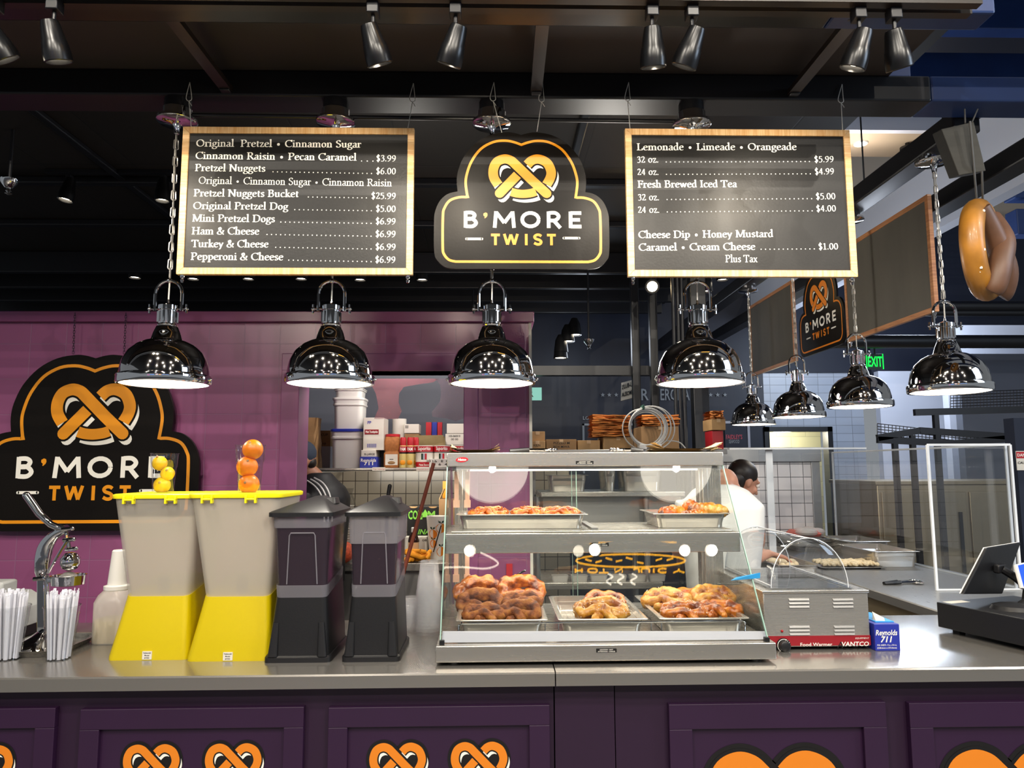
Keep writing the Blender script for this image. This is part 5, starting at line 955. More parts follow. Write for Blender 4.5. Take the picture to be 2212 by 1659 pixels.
# ---- clear cup stacks
def cup_stack(label, px, py, n, h, r0, r1, step, group='stacks of clear cups'):
    c = atz(px, py, CZ); first = None; lab = label
    for i in range(n):
        if first is None:
            m = MB().lathe([(r1+.003, 0), (r1+.003, .004), (r1, .004), (frac(r0, r1, .6), h*.5), (frac(r0, r1, .5)-.002, h*.55), (r0, h-.004), (r0-.004, h), (.001, h)], (0, 0, 0), 22, None, False, True); o = m.build('plastic_cup', 'stack_cup'); first = o
        else: o = first.copy(); col.objects.link(o)
        o.location = (c.x+random.uniform(-.001, .001), c.y, CZ+.0005+i*step); tag(o, lab, 'cup', group)
cup_stack('clear cup in the tall upside-down stack beside the display case', 926, 1368, 14, .12, .036, .05, .0125, 'cups of the tall stack')
cup_stack('clear cup in the short upside-down stack right of the iced tea', 887, 1362, 9, .06, .036, .044, .009, 'cups of the short stack')
# ================================================================ right end of the counter
wx0, wx1 = atz(1657, 1408, CZ).x, atz(1887, 1406, CZ).x; wy0 = 2.7; wzt = at(1770, 1275, wy0).z
wm = thing('food_warmer', 'steel countertop food warmer with a clear roll-top dome, right of the display case', 'food warmer', ((wx0+wx1)/2, wy0+.3, CZ))
MB().box(wx0, wx1, wy0, wy0+.58, CZ+.012, wzt-.008).build('housing', 'steel', wm, bevel=.003)
MB().box(wx0-.004, wx1+.004, wy0-.004, wy0+.584, wzt-.01, wzt).build('top_plate', 'steel_h', wm, bevel=.002)
for x in (wx0+.04, wx1-.04):
    for y in (wy0+.04, wy0+.54): MB().lathe([(.016, 0), (.018, .013)], (x, y, CZ), 12).build('foot', 'black_plastic', wm)
for (px, py) in ((1726, 1302), (1821, 1302), (1727, 1361), (1824, 1361)):
    c = at(px, py, wy0); m = MB()
    for dz in (-.0125, 0, .0125): m.loft([[(c.x-.038, wy0, c.z+dz-.004), (c.x+.038, wy0, c.z+dz-.004), (c.x+.038, wy0, c.z+dz+.004), (c.x-.038, wy0, c.z+dz+.004)], [(c.x-.036, wy0-.004, c.z+dz-.004), (c.x+.036, wy0-.004, c.z+dz-.004), (c.x+.036, wy0-.002, c.z+dz+.002), (c.x-.036, wy0-.002, c.z+dz+.002)]])
    m.build('louvre_vent', 'steel_dull', wm, smooth=0)
pz0, pz1 = at(1770, 1408, wy0).z, at(1770, 1373, wy0).z; pz0 = max(pz0, CZ+.016)
ban = MB().box(wx0+.004, wx1, wy0-.0015, wy0+.001, pz0, pz1).build('control_panel', 'deep_red', wm, smooth=0)
f = lambda cx_, cz_: (lambda x, y, tt: Vector((cx_+x, wy0-.0022, cz_+y)))
tx = MB(); c = at(1763, 1394, wy0); bfont(tx, 'Food Warmer', .0165, f(c.x, c.z-.002), 0, .01, 0, (at(1798, 1394, wy0)-at(1729, 1394, wy0)).x)
c = at(1846, 1392, wy0); bfont(tx, 'VANTCO', .021, f(c.x+.002, c.z-.005), 0, .02, .12, (at(1879, 1394, wy0)-at(1820, 1394, wy0)).x); c2 = at(1862, 1378, wy0); bfont(tx, 'EQUIPMENT', .0075, f(c2.x, c2.z-.003), 0, .0, .2, .05)
tx.build('lettering', 'ink_white', ban, smooth=0)
tx = MB(); c = at(1814, 1394, wy0); bfont(tx, 'A', .031, f(c.x, c.z-.008), 0, .0, .2); tx.ribbon([(a.x, a.y) for a in crom([(-.02, 0, 0), (.0, -.005, 0), (.02, 0, 0), (.05, -.006, 0), (.06, -.001, 0)], 5)], .003, f(c.x+.005, c.z-.012), 0); tx.build('lettering', 'ink_black', ban, smooth=0)
c = at(1692, 1394, wy0); y2 = Matrix.Translation((c.x, wy0, c.z)) @ Matrix.Rotation(math.pi/2, 4, 'X')
kn = MB().lathe([(.026, 0), (.025, .006), (.019, .007), (.018, .024), (.015, .026)], (0, 0, 0), 28, y2).build('dial_knob', 'black_plastic', wm)
dm = MB()
for i in range(11): a = R_(140+i*20); dm.box(-.0008, .0008, .0195, .0235, 0, .0002, y2 @ Matrix.Translation((0, 0, .0072)) @ Matrix.Rotation(a, 4, 'Z'))
dm.ribbon([(.0225*math.cos(R_(60+i*12)), .0225*math.sin(R_(60+i*12))) for i in range(19)], .002, lambda x, y, tt: y2 @ Vector((x, y, .0072)), 0); dm.build('dial_scale', 'ink_white', kn, smooth=0)
c = at(1689, 1363, wy0); MB().sphere((c.x, wy0-.002, c.z), .0048, 10, 8).build('indicator_lamp', 'fog', wm)
# dome: half cylinder shell with end caps and a lift strip
dcx = (at(1668, 1265, wy0+.02).x+at(1835, 1265, wy0+.02).x)/2; dr = (at(1835, 1265, wy0+.02).x-at(1668, 1265, wy0+.02).x)/2; dh = at(1750, 1163, wy0+.02).z-wzt-.004; m = MB()
arc = lambda k, y: [(dcx+dr*k*math.cos(math.pi*i/20), y, wzt+.004+dh*k*math.sin(math.pi*i/20)) for i in range(21)]
prof = [(.2, -.0), (.6, -.0), (.93, .0), (.985, .015), (1, .03), (1, .28), (1, .53), (.985, .545), (.93, .56), (.2, .56)]
vs = []; fs = []
for k, y in prof: vs += arc(k, wy0+.02+y)
for j in range(len(prof)-1):
    for i in range(20): fs.append((j*21+i, j*21+i+1, (j+1)*21+i+1, (j+1)*21+i))
m.add(vs, fs); m.build('dome_cover', 'acrylic', wm, smooth=60)
ed = MB()
ed.tube(arc(1.0, wy0+.035), .0028, 6); ed.tube(arc(1.0, wy0+.56), .0028, 6); ed.box(dcx-dr-.012, dcx+dr+.012, wy0+.012, wy0+.6-.03, wzt, wzt+.006); ed.tube([(dcx+.3*dr, wy0+.018, wzt+.01), (dcx+.3*dr, wy0+.018, wzt+dh*.9)], .003, 6)
ed.build('dome_frame', 'acrylic', wm)
ed = MB().tube(arc(1.003, wy0+.03), .0016, 6).tube(arc(1.003, wy0+.565), .0016, 6)
for s_ in (1, -1): ed.tube([(dcx+s_*dr, wy0+.04, wzt+.012), (dcx+s_*dr, wy0+.56, wzt+.012)], .0018, 6)
ed.tube([(dcx+.05*dr, wy0+.03, wzt+dh+.004), (dcx+.05*dr, wy0+.565, wzt+dh+.004)], .0016, 6)
ed.build('polished_edge', 'acrylic_edge', wm)  # pale tubes along edges and crown, drawn for the dome's bright outlines
# deli paper box
bx = atz(1925, 1406, CZ); c0 = wx1+.006; c1_ = atz(1944, 1405, CZ).x; by = bx.y; bh = at(1920, 1348, by).z-CZ
bxo = thing('deli_paper_box', 'dark blue box of deli paper sheets behind the food warmer corner', 'box', ((c0+c1_)/2, by+.1, CZ)); MB().box(c0, c1_, by, by+.22, CZ, CZ+bh).build('carton', 'blue_box', bxo, bevel=.002, smooth=0); MB().box(c0+.02, c1_-.002, by+.03, by+.2, CZ+bh, CZ+bh+.003).build('lid_flap', 'light_blue', bxo, smooth=0)
tx = MB(); f = lambda cx_, cz_: (lambda x, y, tt: Vector((cx_+x, by-.0008, cz_+y)))
c = at(1915, 1372, by); bfont(tx, 'Reynolds', .026, f(c.x, c.z), 0, .02, .2, .078); c = at(1915, 1387, by); bfont(tx, '711', .028, f(c.x, c.z), 0, .03, .25, .042)
for s_, yy in (('FOIL SHEETS - 9 in. x 10¾ in.', 1393), ('(228.6mm x 273.0mm)', 1399)): c = at(1916, yy+2, by); bfont(tx, s_, .0075, f(c.x, c.z), 0, .01, 0, .07)
tx.build('lettering', 'ink_white', bxo, smooth=0)
m = MB(); pp = [at(1884, 1322, by+.08), at(1910, 1336, by+.05), at(1912, 1344, by+.03), at(1898, 1354, by+.02), at(1886, 1352, by+.05)]; m.loft([pp, [p+Vector((.002, .004, .001)) for p in pp]]); single(m, 'paper_sheet', 'white_card', 'crumpled white sheet pulled out of the blue deli paper box', 'paper', pp[2], smooth=0)
# cash drawer, monitor and tablet
d0 = atz(2027, 1364, CZ); d1 = atz(2212, 1408, CZ); ux_ = (d1-d0).normalized(); uy_ = Vector((-ux_.y, ux_.x, 0)); dh_ = at(2027, 1300, d0.y).z-CZ
cd = thing('cash_drawer', 'black steel cash drawer on the counter at the right edge', 'cash drawer', d0+ux_*.2+uy_*.2)
Pd = lambda a, b, z: d0+ux_*a+uy_*b+Vector((0, 0, z-0))
def obx(a0, a1, b0, b1, z0, z1): return MB().hexa([Pd(a0, b0, z0), Pd(a1, b0, z0), Pd(a1, b1, z0), Pd(a0, b1, z0)], [Pd(a0, b0, z1), Pd(a1, b0, z1), Pd(a1, b1, z1), Pd(a0, b1, z1)])
obx(0, .42, 0, .42, .018, dh_).build('drawer_case', 'black_plastic', cd, bevel=.003)
for a in (.05, .37):
    for b in (.05, .37): obx(a-.015, a+.015, b-.015, b+.015, 0, .018).build('foot', 'black_plastic', cd)
obx(.01, .05, .02, .12, dh_, dh_+.0008).build('sticker', 'white_card', cd, smooth=0)
def up(px, py, a, b): return None
mo = thing('register_monitor', 'black backed till monitor tilted on an arm above the cash drawer', 'monitor', Pd(.2, .2, dh_))
q4 = [at(2081, 1284, 2.86), at(2166, 1283, 3.02), at(2206, 1172, 3.1), at(2133, 1184, 2.94)]; nn = (q4[1]-q4[0]).cross(q4[3]-q4[0]).normalized(); nn = nn if nn.y > 0 else -nn
MB().loft([q4, [v+nn*.012 for v in q4]]).build('screen_shell', 'black_plastic', mo, bevel=.004, smooth=0)
MB().loft([[v+nn*.012 for v in q4], [v+nn*.017 for v in q4]]).build('bezel', 'white_plastic', mo, bevel=.003, smooth=0)
ctr = (q4[0]+q4[2])/2; bs = Pd(.22, .17, dh_)
MB().bar(ctr-nn*.01, ctr-nn*.035, .06, .035).build('hinge_block', 'black_plastic', mo, bevel=.006)
MB().tube(crom([ctr-nn*.03, ctr-nn*.04+Vector((.04, -.02, -.04)), bs+Vector((.04, -.01, .05)), bs+Vector((.0, 0, .012))], 6), .016, 10).build('arm', 'black_plastic', mo)
MB().loft([ring(circ(.11, 30, bs.x, bs.y, .08), dh_+CZ), ring(circ(.1, 30, bs.x, bs.y, .072), dh_+CZ+.014), ring(circ(.03, 30, bs.x, bs.y, .03), dh_+CZ+.022)]).build('base', 'black_plastic', mo)
tb = thing('card_tablet', 'small white tablet with a blue screen cut by the right edge', 'tablet', at(2215, 1260, 2.85)); q4 = [at(2208, 1270, 2.82), at(2290, 1290, 2.9), at(2275, 1200, 2.96), at(2194, 1219, 2.88)]; n2 = (q4[1]-q4[0]).cross(q4[3]-q4[0]).normalized(); n2 = -n2 if n2.y > 0 else n2
MB().loft([q4, [v-n2*.012 for v in q4]]).build('tablet_shell', 'white_plastic', tb, bevel=.003, smooth=0); cq = sum(q4, Vector())/4; MB().loft([[v+(cq-v)*.1+n2*.0008 for v in q4], [v+(cq-v)*.1+n2*.0003 for v in q4]]).build('screen', 'screen_blue', tb, smooth=0)
bb = at(2218, 1290, 2.9); MB().bar(cq-n2*.015, Vector((cq.x, cq.y+.05, dh_+CZ)), .05, .05).build('stand', 'black_plastic', tb, bevel=.005)
# ---- side counter: acrylic guards, trays, dough
def guard(label, a, b, zt_, ret=None):
    t = thing('acrylic_guard', label, 'sneeze guard', ((a.x+b.x)/2, (a.y+b.y)/2, CZ)); n = (b-a).normalized(); nx = Vector((-n.y, n.x, 0))*.006
    lo = lambda v: Vector((v.x, v.y, CZ+.001)); hi = lambda v: Vector((v.x, v.y, zt_))
    MB().loft([[lo(a), lo(b), hi(b), hi(a)], [lo(a)+nx, lo(b)+nx, hi(b)+nx, hi(a)+nx]]).build('sheet', 'acrylic', t, smooth=0)
    m = MB().bar(hi(a), hi(b), .01, .012).bar(lo(a), hi(a), .012, .012, (1, 0, 0)).bar(lo(b), hi(b), .012, .012, (1, 0, 0)).bar(lo(a)+Vector((0, 0, .004)), lo(b)+Vector((0, 0, .004)), .008, .008); m.build('polished_edge', 'acrylic_edge', t)
    return t
ga = atz(2024, 1276, CZ); gb = Vector((at(2206, 1270, ga.y).x, ga.y, CZ)); gzt = at(2007, 961, ga.y).z
guard('clear acrylic guard with bright edges standing across the side counter', Vector((ga.x, ga.y, 0)), Vector((gb.x, gb.y, 0)), gzt)
gc = Vector((2.78, 6.05, 0)); guard('long clear acrylic guard running along the far side of the side counter', Vector((2.78, ga.y+.05, 0)), gc, gzt)
ag = at(1560, 972, 5.2); ag2 = at(1866, 974, 4.6)
t = thing('acrylic_guard', 'clear acrylic guard with a pale top edge in front of the tiled low wall', 'sneeze guard', (1.9, 5.3, CZ)); xl = at(1640, 1000, 5.3).x
MB().box(1.95, 2.0, 5.3, 5.306, CZ, 1.73).build('post', 'acrylic_edge', t); MB().box(xl, 2.62, 5.3, 5.306, 1.2, 1.725).build('sheet', 'acrylic', t, smooth=0); MB().box(at(1572, 972, 5.3).x, at(1866, 974, 5.3).x, 5.26, 5.31, 1.722, 1.734).build('polished_edge', 'acrylic_edge', t)
def tray_at(px, py, w_, d_, h_, label, z=CZ, rz=0, dy=0):
    c = atz(px, py, z); o = pan(w_, d_, h_).build('food_pan', panmt); o.location = (c.x, c.y+d_/2+dy, z+.0006); o.rotation_euler.z = rz; return tag(o, label, 'food pan', 'steel food pans'), c
tray_at(1940, 1226, .32, .52, .1, 'deep empty steel pan on the side counter beside the raw dough')
tray_at(1880, 1200, .34, .5, .1, 'steel pan behind the deep empty one on the side counter')
c = atz(1765, 1195, CZ); 
for k in range(3):
    o = pan(.36, .5, .03).build('sheet_pan', 'steel_dull'); o.location = (c.x+.02*k*0+.05, c.y+.35, CZ+.0006+k*.033); tag(o, ['lowest', 'middle', 'top'][k]+' dark sheet pan stacked on the side counter behind the dough', 'sheet pan', 'stacked sheet pans')
bz_ = CZ+.1; c2 = (c.x+.05, c.y+.35)
m = MB(); 
for i in range(10): m.sphere((c2[0]+random.uniform(-.1, .1), c2[1]+random.uniform(-.12, .12), bz_+.035), (.06, .06, .03), 10, 6)
t = thing('bagged_meat', 'clear plastic bag of pink sliced meat on the stacked sheet pans', 'bag', (c2[0], c2[1], bz_)); MB().loft([ring(rrect(.2, .22, .04, 5, c2[0], c2[1]), bz_), ring(rrect(.22, .24, .04, 5, c2[0], c2[1]), bz_+.02), ring(rrect(.18, .2, .04, 5, c2[0], c2[1]), bz_+.045)]).build('slices', mat('pink_meat', '#c9685c', .5, noise=.2, scale=30), t); m.build('plastic_bag', 'milky', t)
ds = atz(1857, 1228, CZ); sp = pan(.42, .3, .012).build('sheet_pan', 'steel_dull'); sp.location = (ds.x-.05, ds.y+.1, CZ+.0006); tag(sp, 'flat sheet pan of raw dough on the side counter', 'sheet pan')
k = 0; dg = None
for r_ in range(4):
    for j in range(5):
        m_, _, _ = (None, None, None); p = (sp.location.x-.14+j*.07+.01*(r_ % 2), sp.location.y-.09+r_*.06, CZ+.013)
        if dg is None: m, pts, rad = pretzel_mesh('d', 77, .02); dg = m.build('raw_pretzel', 'dough', smooth=60); o = dg
        else: o = dg.copy(); col.objects.link(o)
        o.location = p; o.scale = (.42, .42, .55); o.rotation_euler.z = random.uniform(-.4, .4); tag(o, 'pale raw pretzel on the sheet pan beside the deep steel pan', 'raw pretzel', 'raw pretzels on the sheet pan')
c = atz(1950, 1262, CZ); tongs('black gripped tongs lying on the side counter', (c.x, c.y, CZ), .15, .22, True, 0)
# trays inside the long dark well under the dome (dough seen through it)
dp = pan(.27, .5, .06).build('food_pan', panmt); dp.location = (1.84, 4.75, CZ+.0); tag(dp, 'steel pan of floury dough seen through the clear dome', 'food pan', 'steel food pans')
tbl = thing('prep_table', 'steel prep table behind the food warmer, dough pan on it', 'table', (1.84, 4.95, 0)); MB().box(1.7, 1.98, 4.4, 5.5, CZ-.04, CZ-.001).build('table_top', 'steel_dull', tbl, bevel=.004)
for x in (1.74, 1.95):
    for y in (4.45, 5.44): MB().box(x-.02, x+.02, y-.02, y+.02, 0, CZ-.04).build('leg', 'steel_dull', tbl)
dg2 = MB(); 
for i in range(16): dg2.sphere((dp.location.x+random.uniform(-.08, .08), 4.75+random.uniform(-.18, .18), CZ+.045), (random.uniform(.02, .04), random.uniform(.02, .04), .022), 8, 6)
o = single(dg2, 'dough_scraps', 'dough', 'heap of pale dough scraps in the pan seen through the dome', 'dough', (dp.location.x, 4.7, CZ+.02), smooth=60); o['kind'] = 'stuff'
# ================================================================ steel unit behind the display case
uy0, uy1 = 4.5, 5.0; u1 = at(1168, 1063, uy0); u2 = at(1480, 1063, uy0); zsh = u1.z; ztop = at(1300, 971, 4.5).z
un = thing('steel_work_unit', 'tall stainless work unit with shelves behind the display case', 'shelving unit', ((u1.x+u2.x)/2, 4.75, 0))
xa, xb = at(1146, 1000, 4.5).x+.02, at(1572, 1000, 4.5).x
MB().box(xa, xb, uy0, uy1, ztop-.03, ztop).build('top_shelf', 'steel_dull', un, bevel=.003); MB().box(u1.x, u2.x, uy0, uy1, zsh-.03, zsh).build('shelf', 'steel_h', un, bevel=.004)
MB().box(u1.x+.02, u2.x, uy0+.1, uy1-.1, at(1300, 1195, 4.5).z, zsh-.03).build('hood_body', 'steel_dull', un, smooth=0)
zl = at(1300, 1258, uy0).z; MB().box(u1.x-.03, at(1432, 1258, uy0).x, uy0, uy1, zl-.04, zl).build('lower_shelf', 'steel_h', un, bevel=.004)
for x in (u1.x-.02, at(1402, 1200, uy0).x):
    for y in (uy0+.05, uy1-.05): MB().tube([(x, y, 0), (x, y, zsh-.03)], .018, 12).build('leg', 'steel_dull', un)
for x in (xa+.02, xb-.02): MB().box(x-.015, x+.015, uy1-.04, uy1-.01, 0, ztop-.03).build('upright', 'steel_dull', un)
sidex = at(1150, 1050, 4.45).x
o = pan(.26, .2, .1).build('food_pan', panmt); c = at(1224, 1045, 4.62); o.location = (c.x, 4.64, zsh+.0006); tag(o, 'steel pan alone on the shelf of the work unit, left side', 'food pan', 'steel food pans')
for k, (pa, pb, lab) in enumerate(((1300, 1338, 'narrow steel container on the work unit shelf, middle'), (1342, 1435, 'wide steel container on the work unit shelf, right'))):
    x0, x1 = at(pa, 1040, 4.6).x, at(pb, 1040, 4.6).x; o = pan(x1-x0, .3, .14).build('food_pan', panmt); o.location = ((x0+x1)/2, 4.75, zsh+.0006); tag(o, lab, 'food pan', 'steel food pans')
for k in range(6):
    c = at(1210+k*42, 1198, 4.52); lab = ['first', 'second', 'third', 'fourth', 'fifth', 'sixth'][k]
    o = MB().loft([ring(rrect(.09, .07, .015), 0), ring(rrect(.1, .08, .015), .035)]).build('deli_tub', 'milky'); o.location = (c.x, 4.56, zl+.0005); tag(o, lab+' clear tub from the left on the lower shelf of the work unit', 'tub', 'clear tubs on the work unit')
# cartons and papers on the top of the unit
def carton(name, label, px0, px1, py0, py1, Y, D, mt, group=None, txt=None, tmt='ink_black', z0=None, cat='box', tape=True):
    a = at(px0, py1, Y); b = at(px1, py0, Y); z0 = a.z if z0 is None else z0; t = thing(name, label, cat, ((a.x+b.x)/2, Y+D/2, z0), group)
    bd = MB().box(a.x, b.x, Y, Y+D, z0, b.z).build('carton', mt, t, bevel=.002, smooth=0)
    if tape and b.z-z0 > .04: MB().box((a.x+b.x)/2-.012, (a.x+b.x)/2+.012, Y-.0006, Y+D*.98, b.z-.02, b.z+.0008).build('tape', 'tan_label', t, smooth=0)
    if txt:
        tx = MB()
        for s_, cx_, cy_, size, fit in txt:
            c = at(cx_, cy_, Y); bfont(tx, s_, size, lambda x, y, tt: Vector((c.x+x, Y-.001, c.z+y-size*.35)), 0, .015, 0, fit)
        tx.build('lettering', tmt, t, smooth=0)
    return t, a, b
G2 = 'cartons on the work unit'
carton('cardboard_box', 'small brown carton with a white label next to the purple wall end', 1146, 1177, 932, 952, 4.6, .12, 'kraft', G2, z0=None)
carton('cardboard_box', 'low brown carton under the small labelled one by the wall end', 1144, 1178, 952, 971, 4.58, .16, 'kraft', G2, z0=ztop, txt=[('KILN', 1160, 962, .02, None)])
carton('cardboard_box', 'flat printed brown carton in the middle of the work unit top', 1180, 1245, 949, 971, 4.58, .2, 'kraft_dark', G2, z0=ztop, txt=[('PIZZELI M', 1213, 957, .02, .1), ('BOX MIWA', 1213, 965, .02, .1)])
carton('cardboard_box', 'plain brown carton beside the pile of orange papers', 1248, 1296, 951, 971, 4.6, .2, 'kraft', G2, z0=ztop)
_, a, b = carton('cardboard_box', 'tan carton carrying the large pile of orange papers', 1304, 1368, 944, 971, 4.58, .26, 'kraft', G2, z0=ztop)
_, a2, b2 = carton('cardboard_box', 'tan carton behind the cable coil carrying orange papers', 1386, 1466, 921, 971, 4.68, .26, 'kraft_dark', G2, z0=ztop)
_, a3, b3 = carton('cardboard_box', 'brown carton at the right end of the work unit under reddish papers', 1538, 1567, 905, 929, 4.6, .2, 'kraft', G2)
q_ = at(1540, 930, 4.6); single(MB().box(q_.x, q_.x+.07, 4.62, 4.78, ztop+.0005, q_.z-.0005), 'red_crate', 'red', 'narrow red box holding up the brown carton at the right end of the work unit', 'box', (q_.x, 4.62, ztop), bevel=.002)
def crumple(name, label, px0, px1, z0, py0, Y, D, mt, seed, n):
    rnd = random.Random(seed); a = at(px0, 940, Y); b = at(px1, py0, Y); t = thing(name, label, 'papers', ((a.x+b.x)/2, Y+D/2, z0), 'piles of orange papers'); hh = b.z-z0
    for i in range(n):
        z = z0+.0008+hh*i/n; j = lambda s=.012: rnd.uniform(-s, s); m = MB(); L = []
        for u in range(8): L.append([Vector((a.x+(b.x-a.x)*u/7+j(.006), Y+j(.02), z+abs(j(.006)))), Vector((a.x+(b.x-a.x)*u/7+j(.006), Y+D+j(.01), z+abs(j(.006))))])
        vs = [p for q in L for p in q]; m.add(vs, [(2*u, 2*u+1, 2*u+3, 2*u+2) for u in range(7)]); m.add([v+Vector((0, 0, hh/n*.7)) for v in vs], [(2*u+2, 2*u+3, 2*u+1, 2*u) for u in range(7)]); k = len(vs); m.f += [[2*u, 2*u+2, 2*u+2+k, 2*u+k] for u in range(7)]; m.m += [0]*7; m.build('paper_sheet', mt, t, smooth=0)
opaper = mat('orange_paper', '#c87a35', .75, noise=.3, scale=14)
crumple('paper_pile', 'large pile of crinkled orange papers left of the cable coil', 1280, 1362, b.z, 896, 4.56, .24, opaper, 4, 12)
crumple('paper_pile', 'pile of orange papers seen through the cable coil', 1388, 1466, b2.z, 896, 4.68, .24, opaper, 6, 6)
crumple('paper_pile', 'small pile of reddish papers on the carton at the right end', 1538, 1562, b3.z, 888, 4.6, .2, opaper, 8, 5)
c = at(1405, 923, 4.45); cc = thing('cable_coil', 'coil of grey cable standing on the work unit behind the case', 'cable', (c.x, 4.45, ztop)); m = MB()
rnd = random.Random(3)
for i, (r, dx, dz) in enumerate(((.108, -.01, .0), (.114, -.005, .002), (.12, 0, .0), (.1, -.014, -.004), (.127, .014, .006), (.134, .03, .0), (.111, .004, .006), (.124, -.03, -.006))):
    m.tube([(c.x+dx+r*math.cos(6.2832*k/40), 4.5+.006*i+.01*math.sin(6.2832*k/40+i), c.z+dz+r*math.sin(6.2832*k/40)) for k in range(40)], .0042, 6, True)
m.tube(crom([(c.x+.0, 4.53, ztop+.012), (c.x+.1, 4.54, ztop+.05), (c.x+.19, 4.54, ztop+.045), (c.x+.23, 4.53, ztop+.006)], 6), .0042, 6); m.build('cable', 'cable_grey', cc)
for (dx, dz) in ((-.03, .125), (-.045, -.12)): MB().box(c.x+dx-.006, c.x+dx+.006, 4.485, 4.56, c.z+dz-.014, c.z+dz+.014).build('cable_tie', mat('green_tie', '#1d4a3c', .6), cc, bevel=.002)
for dx in (-.04, .05): MB().box(c.x+dx-.02, c.x+dx+.02, 4.47, 4.57, ztop, ztop+.03).build('bracket', 'white_plastic', cc, bevel=.002)
# ================================================================ kitchen shelf behind the doorway
SY = 4.9; SD = .5; sz = at(820, 1011, SY).z
shf = thing('wall_shelf', 'long steel shelf seen through the purple doorway', 'shelf', (-.8, SY, sz)); xs0, xs1 = at(630, 1011, SY).x, at(1010, 1011, SY).x
MB().box(xs0, xs1+.15, SY, SY+SD, sz-.006, sz).tube([(xs0, SY, sz-.01), (xs1+.15, SY, sz-.01)], .012, 10).build('shelf_board', 'steel_h', shf)
for x in (xs0+.12, xs1+.1): MB().box(x-.01, x+.01, SY+.1, SY+1.06, sz-.03, sz-.008).bar((x, SY+.15, sz-.03), (x, SY+1.05, sz-.25), .02, .02).build('bracket', 'steel_dull', shf)
tx = MB()
for px, s_ in ((819, 'Tray / catering'), (914, 'Gourmet sauce')):
    c = at(px, 1013, SY); b = MB().box(c.x-.042, c.x+.042, SY-.0142, SY-.012, c.z-.011, c.z+.011).build('shelf_label', 'white_card', shf, smooth=0); bfont(tx, s_, .014, lambda x, y, tt: Vector((c.x+x, SY-.0148, c.z+y-.005)), 0, .0, .2, .076)
tx.build('lettering', 'red', shf, smooth=0)
def on_shelf(px, Y): return at(px, 1008, Y).x
def px_w(a, b, Y): return at(b, 960, Y).x-at(a, 960, Y).x
def zy(py, Y): return at(800, py, Y).z
def tub(label, a, b, py0, py1, Y, lid, z0, sub=True, name='storage_tub'):
    x0, x1 = at(a, 960, Y).x, at(b, 960, Y).x; w_ = x1-x0; z1 = zy(py0, Y); t = thing(name, label, 'tub', ((x0+x1)/2, Y+w_/2, z0), 'white storage tubs'); h_ = z1-z0; r = lambda k, z: ring(rrect(w_*k, w_*k, .035), z)
    MB().loft([r(.86, 0), r(.9, h_*.74), r(.97, h_*.75), r(.97, h_*.8), r(.93, h_*.81), r(.96, h_*.93)]).build('body', 'white_plastic', t, local=True)
    MB().loft([r(1.0, h_*.93), r(1.0, h_*.985), r(.97, h_)]).build('lid', lid, t, local=True)
    return t, z1
T1, z1 = tub('lower white tub of the stack, closed by a thin blue lid', 711, 786, 926, 1008, 5.0, 'blue_box', sz+.001)
T2, z2 = tub('tall white tub standing on the blue lidded one', 714, 784, 858, 926, 5.0, 'white_plastic', z1+.001)
T3, z3 = tub('top white tub of the stack, just under the second chrome lamp', 716, 782, 838, 858, 5.0, 'white_plastic', z2+.001)
lb = at(752, 997, 4.999)
def sbox(label, a, b, py0, py1, Y, D, mt, txt=None, tmt='ink_black', z0=None, group='packages on the kitchen shelf', name='carton_box', cat='box', tape=False, rz=0): return carton(name, label, a, b, py0, py1, Y, D, mt, group, txt, tmt, z0, cat, tape)
sbox('dark blue box of deli paper on the kitchen shelf', 777, 815, 987, 1009, 4.93, .2, 'blue_box', [('Reynolds', 796, 994, .03, .1), ('711', 796, 1001, .032, .06)], 'ink_white', sz+.001)
zb_ = zy(987, 4.93); sbox('small black and white box lying on the dark blue shelf box', 780, 812, 972, 987, 4.94, .2, 'white_card', [('X-LARGE', 798, 981, .02, .07)], 'ink_black', zb_+.001)
sbox('black box deeper on the shelf beside the spice jar', 814, 830, 974, 1009, 5.1, .2, 'label_black', None, 'ink_black', sz+.001)
zc_ = zy(973, 4.95); t, a, b = sbox('tall white carton of toothpicks standing above the dark blue box', 784, 829, 902, 973, 4.95, .22, 'white_card', None, 'ink_black', zc_+.0015)
c = at(803, 933, 4.95); q = MB().box(c.x-.046, c.x+.046, 4.948, 4.951, c.z-.016, c.z+.016).build('red_label', 'deep_red', t, smooth=0); tx = MB(); bfont(tx, 'Plain Toothpicks', .02, lambda x, y, tt: Vector((c.x+x, 4.9472, c.z+y-.006)), 0, .03, 0, .08); tx.build('lettering', 'ink_white', q, smooth=0)
tx = MB(); c1 = at(798, 914, 4.95); bfont(tx, 'FP', .026, lambda x, y, tt: Vector((c1.x+x, 4.949, c1.z+y-.005)), 0, .03); c2 = at(803, 962, 4.95); bfont(tx, '|||||||||||', .026, lambda x, y, tt: Vector((c2.x+x, 4.949, c2.z+y-.008)), 0, .03, 0, .06); tx.build('lettering', 'blue_box', t, smooth=0)
